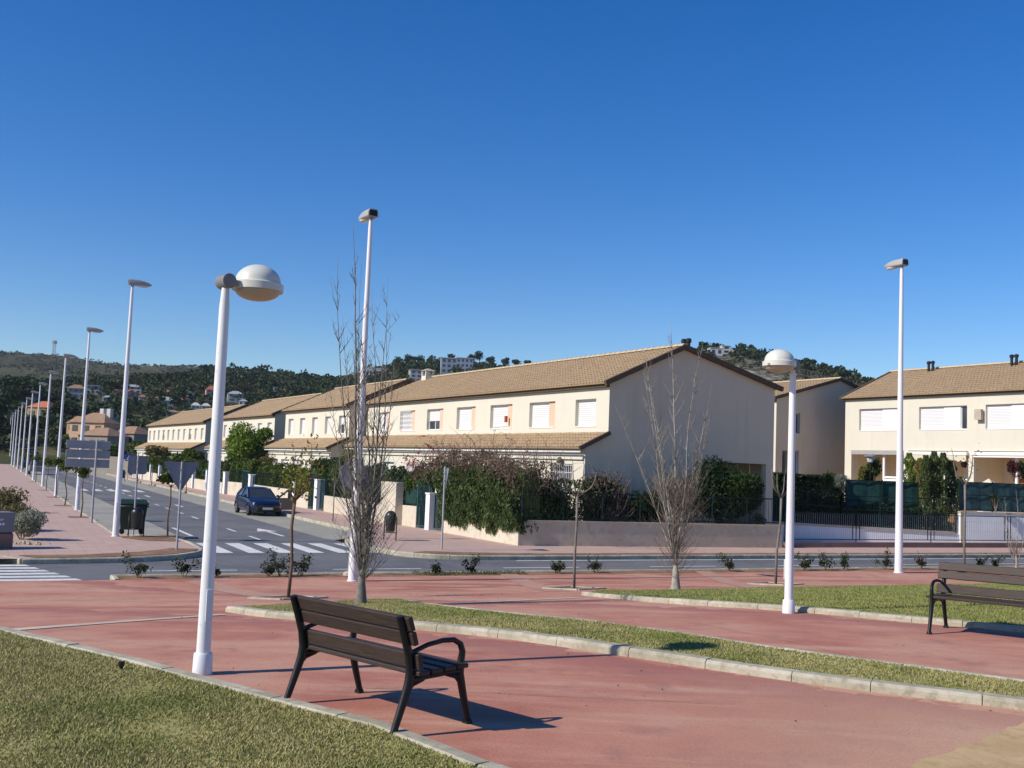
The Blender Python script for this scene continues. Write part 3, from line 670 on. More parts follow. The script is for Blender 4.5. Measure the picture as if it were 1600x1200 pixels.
# distant blue crossing sign
p = hit(199, 749, .13); t = thing('crossing_sign', 'small blue square crossing sign with a white triangle far down the right pavement', 'road sign', p, math.atan2(-.9, .44))
post(MB(), 2.6, .035).build('post', M['post_grey'], t)
o = MB().box(.04, .05, -.36, .36, 1.9, 2.62).build('sign_plate', M['blue_sign'], t); b = MB(); b.poly([(.056, -.27, 2.0), (.056, .27, 2.0), (.056, 0, 2.5)]); b.build('triangle', M['white'], o)
b = MB(); b.poly([(.06, -.06, 2.05), (.06, .06, 2.05), (.06, .03, 2.3), (.06, -.03, 2.3)]); b.build('pictogram', M['trim'], o)
# ------------------------------------------------------------------ bins
p = hit(205, 834); t = thing('waste_container', 'dark green wheeled waste container with a lid behind the first street lamp', 'bin', p, sv_rz-.1)
rg = []
for z, w, d in ((.16, .36, .30), (.2, .38, .32), (.95, .47, .42), (1.02, .49, .44)): rg.append([(-w, -d, z), (w, -d, z), (w, d, z), (-w, d, z)])
MB().loft(rg).build('body', M['bin_green'], t, bevel=.03)
l = MB(); l.loft([[(-.52, -.47, 1.03), (.52, -.47, 1.03), (.52, .47, 1.03), (-.52, .47, 1.03)], [(-.52, -.46, 1.09), (.52, -.46, 1.09), (.52, .47, 1.09), (-.52, .47, 1.09)], [(-.42, -.2, 1.2), (.42, -.2, 1.2), (.42, .40, 1.2), (-.42, .40, 1.2)]]); l.build('lid', M['bin_green'], t, bevel=.02)
MB().tube([(-.52, -.5, .98), (.52, -.5, .98)], .025, 8).build('handle', M['bin_green'], t, True)
for x in (-.32, .32):
    for y in (-.28, .28): MB().lathe([(.03, -.035), (.085, -.03), (.085, .03), (.03, .035)], 14, (x, y, .086), Matrix(((1, 0, 0), (0, 0, 1), (0, -1, 0)))).build('wheel', M['rubber'], t, True, auto=40)
def make_litter_bin():
    t = thing('litter_bin', 'x', 'litter bin')
    f = MB()
    for x in (-.25, .25): f.tube([(x, 0, 0), (x, 0, .78)], .02, 8)
    f.tube([(-.25, 0, .26), (.25, 0, .26)], .016, 8); f.build('stand', M['iron'], t, True)
    rg = [[(r*math.cos(a), r*.92*math.sin(a), z) for a in np.linspace(0, 2*PI, 20, endpoint=False)] for z, r in ((.29, .13), (.31, .155), (.55, .18), (.74, .2), (.82, .205))]
    b = MB().loft(rg); b.build('basket', M['bin_black'], t, True, auto=40)
    h = MB(); rr = []
    for q in range(9):
        a = q/8*rad(118); cy, sz = math.cos(a), math.sin(a)
        rr.append([(.205*math.cos(e), -.19*cy*abs(math.sin(e))-.0, .80+.2*sz*abs(math.sin(e))) for e in np.linspace(0, PI, 11)])
    h.loft(rr, cap=False, closed=False); h.build('hood', M['bin_black'], t, True)
    MB().tube([(-.25, 0, .7), (.25, 0, .7)], .012, 6).build('pivot', M['iron'], t)
    return t
lb = make_litter_bin(); p = hit(212, 839); lb.location = p; lb.rotation_euler = (0, 0, .1); lb['label'] = 'black litter bin on legs in front of the green container'; lb['group'] = 'black litter bins'
dup(lb, hit(609, 844), -.5, 'black litter bin on legs on the right corner pavement before the cabinets', 'black litter bins', 1.08)
dup(lb, hit(192, 752, .13), -.6, 'small black litter bin far along the right pavement', 'black litter bins', 1.1)
# ------------------------------------------------------------------ blue hatchback
def make_car():
    t = thing('hatchback', 'dark blue hatchback parked at the right kerb with its front door open', 'car')
    # x forward, y left, z up. lower body stations: x, halfwidth, zb, ztop
    S = [(2.00, .50, .30, .58), (1.96, .66, .24, .66), (1.78, .78, .20, .74), (1.35, .825, .19, .83), (.95, .835, .19, .90), (.2, .84, .19, .93), (-.8, .84, .19, .95), (-1.45, .83, .20, .97), (-1.75, .79, .24, .97), (-1.90, .72, .32, .93), (-1.95, .62, .40, .86)]
    rg = []
    for x, w, zb, zt in S:
        h = zt-zb
        rg.append([(x, y*w, zb+z*h) for y, z in ((-.88, 0), (.88, 0), (.97, .18), (1, .45), (.985, .72), (.94, .93), (.80, 1), (0, 1.02), (-.80, 1), (-.94, .93), (-.985, .72), (-1, .45), (-.97, .18))])
    body = MB().loft(rg[::-1]).build('body', M['navy'], t, True, auto=45)
    # greenhouse
    B = [(.80, .70, .915), (-1.62, .66, .975)]
    zr = 1.40
    A = [(.92, -.72, .90), (.92, .72, .90), (-1.70, .66, .97), (-1.70, -.66, .97)]
    T = [(.05, -.56, 1.36), (.05, .56, 1.36), (-1.02, .53, 1.38), (-1.02, -.53, 1.38)]
    def L(a, b, f): return Vector(a).lerp(Vector(b), f)
    roof = MB(); rr = []
    for x, w, z in ((.10, .565, 1.345), (-.05, .57, 1.385), (-.5, .565, 1.415), (-.95, .545, 1.395), (-1.08, .53, 1.365)):
        rr.append([(x, -w, z-.05), (x, -w*.95, z-.01), (x, -w*.5, z+.015), (x, 0, z+.02), (x, w*.5, z+.015), (x, w*.95, z-.01), (x, w, z-.05)])
    roof.loft(rr, cap=False, closed=False); roof.build('roof', M['navy'], t, True)
    for sy in (-1, 1):
        pil = MB(); pil.bar((.90, .71*sy, .89), (.08, .565*sy, 1.34), .055, .06); pil.build('pillar', M['navy'], t); pil = MB(); pil.bar((-.42, .75*sy, .93), (-.45, .56*sy, 1.36), .09, .04, (1, 0, 0))
        pil.bar((-1.62, .69*sy, .95), (-1.02, .535*sy, 1.35), .10, .12); pil.build('pillar', M['navy'], t)
    MB().quad((.89, -.70, .905), (.89, .70, .905), (.09, .555, 1.35), (.09, -.555, 1.35)).build('windscreen', M['glass'], t)
    MB().quad((-1.66, .64, .98), (-1.66, -.64, .98), (-1.06, -.52, 1.36), (-1.06, .52, 1.36)).build('rear_window', M['glass'], t)
    for sy in (-1, 1):
        MB().quad((.84, .725*sy, .905), (-.42, .76*sy, .94), (-.45, .565*sy, 1.34), (.06, .57*sy, 1.33)).build('side_window', M['glass'], t) if sy < 0 else None
        MB().quad((-.46, .76*sy, .94), (-1.58, .69*sy, .96), (-1.05, .545*sy, 1.33), (-.50, .565*sy, 1.34)).build('side_window', M['glass'], t)
    # dark sheet over the body side, coloured as the shaded inside of the doorway
    MB().box(-.42, .82, .838, .848, .3, .9).build('doorway_dark_sheet', M['dark'], t)
    for x in (1.28, -1.22):
        for sy in (-1, 1):
            ax = Matrix(((1, 0, 0), (0, 0, sy), (0, -sy, 0)))
            w = MB().lathe([(.18, -.09), (.29, -.085), (.30, -.05), (.30, .05), (.285, .07), (.2, .075)], 22, (x, .76*sy, .30), ax).build('wheel', M['rubber'], t, True, auto=40)
            MB().lathe([(.19, .05), (.19, .078), (.06, .07), (.05, .085)], 18, (x, .76*sy, .30), ax).build('rim', M['alloy'], w, True, auto=40)
            arc = MB(); arc.tube([(x+.345*math.cos(a), .825*sy, .30+.345*math.sin(a)) for a in np.linspace(.1, PI-.1, 12)], .035, 6); arc.build('wheel_arch', M['trim'], t)
    for sy in (-1, 1):
        h = MB().loft([[(1.93, .40*sy, .56), (1.86, .68*sy, .57), (1.84, .68*sy, .68), (1.91, .40*sy, .65)], [(1.985, .40*sy, .56), (1.90, .72*sy, .57), (1.86, .73*sy, .69), (1.945, .40*sy, .665)]]); h.build('headlight', M['lens'], t)
        MB().box(.62, .76, .85*sy-.07, .85*sy+.07, .93, 1.05).build('mirror', M['navy'], t, bevel=.03)
        MB().box(-1.96, -1.9, .52*sy-.1, .52*sy+.1, .62, .84).build('tail_light', M['red_roof'], t)
    MB().loft([[(1.94, -.68, .22), (1.94, .68, .22), (1.97, .66, .44), (1.97, -.66, .44)], [(2.06, -.52, .24), (2.06, .52, .24), (2.08, .50, .43), (2.08, -.50, .43)]]).build('bumper', M['trim'], t, bevel=.02)
    MB().box(2.075, 2.09, -.26, .26, .34, .45).build('licence_plate', M['plate'], t)
    g = MB()
    for q in range(4): g.box(1.975, 2.0, -.34, .34, .555+q*.027, .57+q*.027)
    g.build('grille', M['trim'], t)
    # open front door, hinged at its front edge
    m = Matrix.Translation((.84, .84, 0)) @ Matrix.Rotation(rad(180+62-0), 4, 'Z') @ Matrix.Identity(4)
    m = Matrix.Translation((.84, .85, 0)) @ Matrix.Rotation(rad(-62), 4, 'Z')
    d = MB(); d.box(-1.2, 0, -.05, .03, .28, .90, m)
    dd = d.build('door', M['navy'], t, bevel=.02)
    fr = MB(); pts = [(-1.2, .88), (-1.17, 1.12), (-1.02, 1.28), (-.80, 1.34), (0, .89)]
    for a, b in zip(pts, pts[1:]): fr.bar(m @ Vector((a[0], -.02-.12*(a[1]-.88)*1., a[1])), m @ Vector((b[0], -.02-.12*(b[1]-.88), b[1])), .07, .07)
    fr.bar(m @ Vector((-.72, -.02, .88)), m @ Vector((-.72, -.06, 1.29)), .03, .03)
    fr.build('window_frame', M['trim'], dd)
    b = MB().box(-1.12, -.05, -.075, -.05, .36, .86, m); b.build('door_lining', M['trim'], dd)
    return t
car = make_car(); pc = hit(418, 807, 0); sc_, tc_ = st(pc.x, pc.y)
car.location = P(sc_+2.0, 13.05, .0); car.rotation_euler = (0, 0, su_rz+PI+.02)
# small dark vehicles at the far end of the street
def far_car(px, lab, mat, z1=1.5, ln=2.1, rz=0):
    p = hit(*px, 0); t = thing('parked_car', lab, 'car', p, su_rz+rz)
    MB().loft([[(ln, -.7, .35), (ln, .7, .35), (ln, .75, .8), (ln, -.75, .8)], [(ln*.5, -.85, .3), (ln*.5, .85, .3), (ln*.5, .85, .95), (ln*.5, -.85, .95)], [(-ln, -.82, .35), (-ln, .82, .35), (-ln, .8, .98), (-ln, -.8, .98)]][::-1]).build('body', mat, t, bevel=.08)
    MB().loft([[(ln*.45, -.75, .95), (ln*.45, .75, .95), (-ln*.9, .75, .97), (-ln*.9, -.75, .97)], [(0, -.6, z1), (0, .6, z1), (-ln*.7, .6, z1), (-ln*.7, -.6, z1)]]).build('cabin', M['glass'], t, bevel=.05)
    for x in (ln*.62, -ln*.62):
        for sy in (-1, 1): MB().lathe([(.1, -.1), (.31, -.09), (.31, .09), (.1, .1)], 14, (x, .75*sy, .31), Matrix(((1, 0, 0), (0, 0, 1), (0, -1, 0)))).build('wheel', M['rubber'], t)
far_car((43, 735), 'dark parked car far up the street behind the lamp row', M['navy'])
far_car((56, 741), 'grey parked car far up the left parking lane', M['grey_metal'])
p = hit(46, 733, 0); t = thing('parked_van', 'tall dark blue van parked far up the street among the lamps', 'van', p, su_rz)
MB().loft([[(x, -w, z0), (x, w, z0), (x, w, z1*.6), (x, w*.9, z1), (x, -w*.9, z1), (x, -w, z1*.6)] for x, w, z0, z1 in ((2.5, .9, .4, 1.1), (2.1, .95, .3, 1.3), (1.5, 1., .3, 2.35), (1.2, 1., .3, 2.5), (-2.4, 1., .3, 2.5), (-2.5, .95, .35, 2.4))][::-1]).build('body', M['navy'], t, bevel=.04)
MB().quad((-2.51, -.75, 1.4), (-2.51, .75, 1.4), (-2.51, .7, 2.1), (-2.51, -.7, 2.1)).build('rear_window', M['glass'], t)
MB().box(-2.56, -2.5, -.9, .9, .45, .62).build('bumper', M['head_grey'], t); MB().box(-2.53, -2.505, -.26, .26, .72, .83).build('licence_plate', M['plate'], t)
for x in (1.6, -1.6):
    for sy in (-1, 1): MB().lathe([(.1, -.1), (.34, -.09), (.34, .09), (.1, .1)], 14, (x, .9*sy, .34), Matrix(((1, 0, 0), (0, 0, 1), (0, -1, 0)))).build('wheel', M['rubber'], t)
# ------------------------------------------------------------------ monolith at the left edge
p = hit(20, 857); d_ = (hit(0, 857.5)-p).normalized(); t = thing('name_stone', 'grey metal block sign standing on the left pavement at the picture edge', 'sign', p, math.atan2(d_.y, d_.x))
MB().box(0, 2.4, -.62, -.02, 0, .42).build('base_block', M['plinth'], t, bevel=.01)
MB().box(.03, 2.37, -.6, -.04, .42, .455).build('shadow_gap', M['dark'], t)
o = MB().box(-.0, 2.4, -.64, 0, .455, 1.02).build('panel', M['mono'], t, bevel=.015)
b = MB()
for x0, x1, z0, z1 in ((.30, .55, .82, .835), (.33, .52, .79, .80), (.28, .33, .66, .72), (.36, .44, .66, .72), (.47, .52, .66, .73), (.55, .66, .66, .71)): b.box(x0, x1, .0, .004, z0, z1)
b.build('raised_mark', M['white'], o)
# sprinkler head in the lawn
p = hit(189, 1052); t = MB().lathe([(.012, 0), (.016, .03), (.028, .05), (.028, .075), (.02, .08)], 12, (p.x, p.y, p.z+.02)); tag(t.build('sprinkler', M['bin_black']), 'small black sprinkler head poking out of the front lawn', 'sprinkler')
# ------------------------------------------------------------------ houses
TB = rad(29.5)
UH = Vector((-math.sin(TB), math.cos(TB), 0)); VH = Vector((math.cos(TB), math.sin(TB), 0)); RZH = math.atan2(UH.y, UH.x)
# local frame of a block: +x away along the row (UH), -y = to the back (VH), so y' = -y
def wall_holes(mb, o, ux, w, h, holes, nrm, depth=.24, z0=0.):
    """wall rectangle from o along ux, height z0..h, with openings (a0,a1,b0,b1) and their reveals; nrm = outward"""
    xs = sorted({0, w, *[q for hl in holes for q in hl[:2]]}); zs = sorted({z0, h, *[q for hl in holes for q in hl[2:4]]})
    o = Vector(o); ux = Vector(ux); nrm = Vector(nrm); up = Vector((0, 0, 1)); fl = ux.cross(up).dot(nrm) < 0
    def q(a0, a1, b0, b1):
        p = [o+ux*a0+up*b0, o+ux*a1+up*b0, o+ux*a1+up*b1, o+ux*a0+up*b1]
        mb.quad(*(p[::-1] if fl else p))
    for a0, a1 in zip(xs, xs[1:]):
        for b0, b1 in zip(zs, zs[1:]):
            if any(a0 >= hl[0]-1e-6 and a1 <= hl[1]+1e-6 and b0 >= hl[2]-1e-6 and b1 <= hl[3]+1e-6 for hl in holes): continue
            q(a0, a1, b0, b1)
    for a0, a1, b0, b1 in [hl[:4] for hl in holes]:
        c = [o+ux*a0+up*b0, o+ux*a1+up*b0, o+ux*a1+up*b1, o+ux*a0+up*b1]
        for e, g in zip(c, c[1:]+c[:1]): mb.quad(e, g, g-nrm*depth, e-nrm*depth)
def tile_roof(mb, e0, e1, r0, r1, per=.24, rows=12, amp=.032, sub=4):
    e0, e1, r0, r1 = map(Vector, (e0, e1, r0, r1)); n_ = (e1-e0).cross(r0-e0).normalized()
    if n_.z < 0: n_ = -n_
    L = (e1-e0).length; nc = max(2, int(L/per)*sub)
    for r in range(rows):
        i = len(mb.v)
        for v, lift in ((r/rows, .035), ((r+1.12)/rows if r < rows-1 else 1., 0)):
            for cidx in range(nc+1):
                u = cidx/nc; p = (e0.lerp(e1, u)).lerp(r0.lerp(r1, u), v)
                jx = math.sin(cidx*12.9+r*7.1)*.004
                mb.v.append(tuple(p+n_*(lift+jx+amp*math.cos(2*PI*cidx/sub))))
        for cidx in range(nc): mb.f.append((i+cidx, i+cidx+1, i+nc+2+cidx, i+nc+1+cidx))
    # soffit board under the tiles
    mb.quad(e0-n_*.05, r0-n_*.05, r1-n_*.05, e1-n_*.05)
    mb.quad(e0-n_*.05, e1-n_*.05, e1+n_*.03, e0+n_*.03)
def ridge_caps(mb, a, b, step=.42, r=.12):
    a = Vector(a); b = Vector(b); d = (b-a).normalized(); L = (b-a).length; x = d.cross(Vector((0, 0, 1))).normalized(); z = Vector((0, 0, 1)); q = 0
    while q < L:
        p0 = a+d*q; p1 = a+d*min(L, q+step*1.1); rings = []
        for p, rr in ((p0, r*1.12), (p1, r*.92)): rings.append([p+x*(rr*math.cos(t_))+z*(rr*.9*math.sin(t_)-.02) for t_ in np.linspace(0, PI, 7)])
        mb.loft(rings, cap=True, closed=False); q += step
def verge(mb, a, b, w=.16, h=.2):
    a = Vector(a); b = Vector(b); L = (b-a).length; n_ = max(1, int(L/.42)); d = (b-a)/n_
    for q in range(n_): p = a+d*q; mb.bar(p, p+d*1.03, w+.012*(q % 2), h+.012*(q % 2))
def window(root, o, ux, nrm, a0, a1, b0, b1, orange=0., opened=0., grille=False, shutter=True, name='window', rec=.16, panel=0., lab=None):
    """window unit set back in its opening; parts: frame (the part), shutter / peach panel / sliding panel / pane as sub-parts"""
    o = Vector(o); ux = Vector(ux); nrm = Vector(nrm); up = Vector((0, 0, 1)); m = Matrix((( ux.x, nrm.x, 0, o.x), (ux.y, nrm.y, 0, o.y), (ux.z, nrm.z, 1, o.z), (0, 0, 0, 1)))
    ae = a1-orange; f = MB(); w = .045
    f.box(a0, ae, -rec-.05, -rec, b0, b0+w, m); f.box(a0, ae, -rec-.05, -rec, b1-w, b1, m); f.box(a0, a0+w, -rec-.049, -rec-.001, b0+w, b1-w, m); f.box(ae-w, ae, -rec-.049, -rec-.001, b0+w, b1-w, m)
    f.box(a0-.02, a1+.02, -rec, .025, b0-.04, b0-.003, m)
    fo = f.build(name, M['white'], root)
    if lab: fo['label'] = lab
    if orange: MB().box(ae+.004, a1-.004, -rec-.04, -rec+.05, b0+.003, b1-.003, m).build('side_panel', M['orange'], fo)
    zs = b0+(b1-b0)*opened; am = a1-panel
    if shutter and zs < b1-.1: MB().box(a0+w, (ae if not panel else am)-w, -rec-.045, -rec-.012, zs+w*.3, b1-w, m).build('roller_shutter', M['shutter'], fo)
    if opened > .05:
        MB().box(a0+w, ae-w, -rec-.075, -rec-.055, b0+w, b1-w, m).build('pane', M['glass'], fo)
        MB().box((a0+ae)/2-.025, (a0+ae)/2+.025, -rec-.054, -rec-.046, b0+w, zs, m).build('mullion', M['white'], fo)
    if panel:
        pw = panel*.68; MB().box(am-w*.5, am+pw, -rec+.0, -rec+.035, b0+.02, b1-.02, m).build('sliding_panel', M['white'], fo)
        MB().box(am+pw, a1-w, -rec-.07, -rec-.052, b0+w, b1-w, m).build('pane', M['glass'], fo)
        MB().box(am+pw+.02, am+pw+.07, -rec-.045, -rec-.01, b0+w, b1-w, m).build('mullion', M['white'], fo)
    if grille:
        g = MB()
        for q in np.arange(a0+.12, ae-.05, .14): g.box(q-.009, q+.009, -.02, 0, b0+.02, b1-.02, m)
        for q in np.linspace(b0+.05, b1-.05, 5): g.box(a0+.01, ae-.01, -.018, -.002, q-.009, q+.009, m)
        g.build('grille', M['white'], fo)
    return fo
def vent_pair(root, x, y, z):
    for dx in (-.16, .16):
        v = MB().lathe([(.085, -.5), (.085, .30), (.13, .32), (.13, .46), (.07, .5)], 10, (x+dx, y, z)); v.build('roof_vent', M['bin_black'], root, True, auto=40)
def frame_of(p, rz=RZH): return Matrix.Translation(p) @ Matrix.Rotation(rz, 4, 'Z')
def make_block(label, C0, L, D, zg, ze, zr, yr, zeb, wins, gabmat='gable', gable_holes=(), rows=13, per=.24, sub=4, zb=-.3, group='terraced house rows', porch=False, name='terraced_house', wallmat='cream'):
    """row house block. C0 = foot of the near street-side corner (world xy); heights are absolute z."""
    t = thing(name, label, 'house', (C0.x, C0.y, 0), RZH, group)
    w = MB()
    wall_holes(w, (0, 0, 0), (1, 0, 0), L, ze, [q[:4] for q in wins], (0, 1, 0), z0=zb)
    w.quad((L, -D, zb), (0, -D, zb), (0, -D, zeb), (L, -D, zeb))
    w.poly([(L, 0, zb), (L, -D, zb), (L, -D, zeb), (L, -yr, zr), (L, 0, ze)])
    w.build('wall', M[wallmat], t)
    g = MB(); zl = min(ze, zeb)
    wall_holes(g, (0, 0, 0), (0, -1, 0), D, zl, gable_holes, (-1, 0, 0), z0=zb, depth=.3 if porch else .14)
    g.poly([(0, 0, zl), (0, 0, ze), (0, -yr, zr), (0, -D, zeb), (0, -D, zl)][(0 if ze > zl+1e-4 else 1):])
    g.build('gable_wall', M[gabmat], t)
    r = MB(); o = .30; v = .14
    k1 = (zr-ze)/yr; k2 = (zr-zeb)/(D-yr); zo = .10
    tile_roof(r, (-v, o, ze-k1*o+zo), (L+v, o, ze-k1*o+zo), (-v, -yr, zr+zo), (L+v, -yr, zr+zo), per, rows, sub=sub)
    tile_roof(r, (-v, -D-o, zeb-k2*o+zo), (L+v, -D-o, zeb-k2*o+zo), (-v, -yr, zr+zo), (L+v, -yr, zr+zo), per*2, rows, sub=2)
    ro = r.build('roof', M['tile'], t)
    rc = MB(); ridge_caps(rc, (-v-.02, -yr, zr+zo+.04), (L+v, -yr, zr+zo+.04)); rc.build('ridge_tiles', M['ridge'], ro)
    for x in (-v, L+v):
        vg = MB(); verge(vg, (x, o+.02, ze-k1*o+zo-.03), (x, -yr, zr+zo-.03)); verge(vg, (x, -yr, zr+zo-.03), (x, -D-o-.02, zeb-k2*o+zo-.03)); vg.build('verge', M['verge'], ro)
    ev = MB()
    ev.box(.0, L, .0, .17, ze-.20, ze-.07); ev.build('cornice', M['verge'], t)
    for q in wins: window(t, (q[1], 0, 0), (-1, 0, 0), (0, 1, 0), 0, q[1]-q[0], q[2], q[3], **(q[4] if len(q) > 4 else {}))
    return t
# --- block 1, the near corner house
Z1 = 43.
cA = at(953, 597, Z1); ze1 = cA.z; C0 = Vector((cA.x, cA.y, 0))
inv1 = frame_of(C0).inverted()
pB_ = onplane(1210.5, 607.5, C0, UH); D1 = -(inv1 @ pB_).y; zeb1 = pB_.z
pr = onplane(1067, 545, C0, UH); yr1 = -(inv1 @ pr).y; zr1 = pr.z
pF = onplane(575, 627, C0, VH); L1 = (inv1 @ pF).x
print('block1', C0, 'ze', ze1, 'D', D1, 'zeb', zeb1, 'yr', yr1, 'zr', zr1, 'L', L1)
def fwin(x0, x1, y0, y1, C, inv, **kw):
    a = inv @ onplane(x0, (y0+y1)/2, C, VH); b = inv @ onplane(x1, (y0+y1)/2, C, VH)
    zt = onplane(x0, y0, C, VH).z; zb = onplane(x0, y1, C, VH).z
    aa, bb = sorted((a.x, b.x)); return [aa, bb, zb, zt, kw]
W1 = []
for x0, xs, x1, y0, y1, kw in ((899, 931, 931, 622, 666, {}), (827, 855, 867, 629, 668, {}), (766, 790.5, 800, 633, 669, dict(opened=.06)), (713.5, 734, 742.5, 637, 671, {}), (667, 684.5, 692, 640.5, 672, dict(opened=.42)), (625, 641, 648, 643, 672.5, dict(grille=True)), (591, 602.5, 609, 646, 674, {})):
    q = fwin(x0, x1, y0, y1, C0, inv1); W1.append((q, (x1-xs)/(x1-x0), kw))
zt = sum(q[0][3] for q in W1)/7; zb_ = sum(q[0][2] for q in W1)/7
wins1 = []
for q, fr, kw in W1:
    # local x runs away from the viewer, and the peach panel sits on the near (right) side
    wins1.append((q[0], q[1], zb_, zt, dict(orange=(q[1]-q[0])*fr, **kw)))
lz_t = (inv1 @ onplane(952, 678, C0, VH)).z; 
pe = onplane(903, 702, C0, UH); ld = (inv1 @ onplane(914, 720, C0, UH)).y; le = (inv1 @ pe).y; print('lean', lz_t, ld, le, pe.z)
def gh(x0, x1, y0, y1): a = -(inv1 @ onplane(x0, (y0+y1)/2, C0, UH)).y; b = -(inv1 @ onplane(x1, (y0+y1)/2, C0, UH)).y; return (a, b, onplane(x1, y1, C0, UH).z, onplane(x1, y0, C0, UH).z)
porch_h = gh(1118, 1196.5, 712, 800)
porch_h = (porch_h[0], porch_h[1], .3, porch_h[3])
b1 = make_block('near corner house row with a shaded grey gable and peach-framed white shutters', C0, L1, D1, 0, ze1, zr1, yr1, zeb1, wins1, gable_holes=[porch_h], porch=True, rows=14, per=.23)
def lean_to(t, L, d, oh, zt, zbm, gabmat, per, rows, sub, holes=(), v=.14, zb=-.3):
    kk = (zt-zbm)/(d+oh); lz = zt-kk*d-.02
    lw = MB(); wall_holes(lw, (0, d, 0), (1, 0, 0), L, lz, holes, (0, 1, 0), z0=zb); lw.build('front_wall', M['cream'], t)
    for gx in (-.003, L): gg = MB(); gg.poly([(gx, d, zb), (gx, d, lz), (gx, .003, zt-.02), (gx, .003, zb)]); gg.build('side_wall', M[gabmat], t)
    lr = MB(); tile_roof(lr, (-v, d+oh, zbm+.07), (L+v, d+oh, zbm+.07), (-v, .02, zt+.07), (L+v, .02, zt+.07), per, rows, sub=sub); l = lr.build('porch_roof', M['tile'], t)
    for x in (-v, L+v): vg = MB(); verge(vg, (x, d+oh+.02, zbm+.04), (x, .03, zt+.04), .12, .16); vg.build('verge', M['verge'], l)
    gu = MB(); gu.tube([(-.1, d+oh-.06, zbm-.10), (L+.1, d+oh-.06, zbm-.10)], .04, 8); gu.build('gutter', M['white'], t, True)
    fw = MB(); fw.box(.05, L-.05, d+.002, d+.09, zbm-.40, zbm-.22); fw.build('lintel', M['cream'], t)
C0l = C0+VH*(-ld)
wl = fwin(860, 893, 724, 772, C0l, inv1); dl = [wl[0], wl[1], wl[2], wl[3]]
fh = [tuple(dl)]+[(6+3.3*i, 7.6+3.3*i, 1.0, 3.0) for i in range(5)]
lean_to(b1, L1, ld, le-ld, lz_t, pe.z, 'gable', .23, 5, 4, fh)
for i, q in enumerate(fh):
    q = tuple(q); window(b1, (q[1], ld, 0), (-1, 0, 0), (0, 1, 0), 0, q[1]-q[0], q[2], q[3], grille=i in (0, 4), shutter=i not in (0,), opened=1. if i == 0 else 0, name='ground_floor_window')
# globe lamp by the ground-floor window
gl = onplane(879, 719, C0l, VH); lg = MB(); 
lg.lathe([(.04, .12), (.10, .09), (.13, 0), (.10, -.09), (.04, -.13)], 12); lg.bar((0, 0, .1), (.14, .08, .16), .03, .03)
lo = lg.build('wall_lamp', M['bark_grey']); lo.location = gl-VH*.16; tag(lo, 'round lamp on the front wall above the barred window', 'wall lamp')
o = MB().box(-.06, .06, -.02, .10, -.15, .15).build('alarm_box', M['red_roof']); q_ = onplane(792.5, 655, C0, VH); o.location = q_-VH*.03; o.rotation_euler = (0, 0, RZH); tag(o, 'small red alarm box on a peach panel beside the third window from the corner', 'alarm box')
# porch behind the gable opening: floor, back wall with white shutter door, post lit from the rear
pi = MB(); a, b_, zz0, zz1 = porch_h
pi.quad((.02, -a, .3), (.02, -D1, .3), (3.4, -D1, .3), (3.4, -a, .3)); pi.quad((.02, -a+.0, zz1), (3.4, -a, zz1), (3.4, -D1, zz1), (.02, -D1, zz1)); pi.quad((3.4, -a, .3), (3.4, -D1, .3), (3.4, -D1, zz1), (3.4, -a, zz1)); pi.quad((.02, -a, .3), (3.4, -a, .3), (3.4, -a, zz1), (.02, -a, zz1))
pi.build('porch_inside', M['tan'], b1)
MB().box(-.002, .28, -b_, -a, zz1-.38, zz1-.002).build('porch_beam', M['gable'], b1)
MB().box(3.3, 3.38, -b_+.1, -b_+1.0, .35, 2.45).build('porch_door', M['shutter'], b1)
vent_pair(b1, .9, -yr1-.9, zr1-.3+.4)
chm = MB(); cx = L1-1.1; chm.box(cx-.32, cx+.32, -yr1-.1, -yr1+.5, zr1-.5, zr1+.2); ch = chm.build('chimney', M['cream'], b1)
c2_ = MB()
for x in (-.27, .27):
    for y in (-.05, .45): c2_.box(cx+x-.05, cx+x+.05, -yr1+y-.05, -yr1+y+.05, zr1+.2, zr1+.52)
c2_.build('chimney_pot', M['cream'], ch)
MB().loft([[(cx-.4, -yr1-.18, zr1+.52), (cx+.4, -yr1-.18, zr1+.52), (cx+.4, -yr1+.58, zr1+.52), (cx-.4, -yr1+.58, zr1+.52)], [(cx-.05, -yr1+.15, zr1+.68), (cx+.05, -yr1+.15, zr1+.68), (cx+.05, -yr1+.25, zr1+.68), (cx-.05, -yr1+.25, zr1+.68)]]).build('chimney_cap', M['cap'], ch)
# --- blocks further up the street
def row_block(label, px, pxe, Zc, nwin, Hs, split=False):
    c = at(*px, Zc); ze = c.z; Cb = Vector((c.x, c.y, 0)); inv = frame_of(Cb).inverted(); L = (inv @ onplane(*pxe, Cb, VH)).x
    zoff = ze-ze1; zt_ = zt+zoff; zb2 = zb_+zoff; step = L/nwin
    wins = [(step*(i+.5)-.55, step*(i+.5)+.55, zb2, zt_, dict(opened=.5 if (i*7+nwin) % 5 == 0 else 0)) for i in range(nwin)]
    t = make_block(label, Cb, L, D1, 0, ze, zr1+zoff, yr1, zeb1+zoff, wins, rows=10, per=.3, sub=3)
    fh = [(step*(i+.5)-.9, step*(i+.5)+.9, .9, 2.9) for i in range(nwin)]
    lean_to(t, L, ld, le-ld, lz_t+zoff, pe.z+zoff, 'gable', .3, 4, 3, fh)
    for q in fh: window(t, (q[1], ld, 0), (-1, 0, 0), (0, 1, 0), 0, q[1]-q[0], q[2], q[3], name='ground_floor_window')
    return t, Cb, L
b2, Cb2, Lb2 = row_block('second house row along the street, just behind the left bare poplar', (547, 632.5), (447, 644), 65.5, 5, 0)
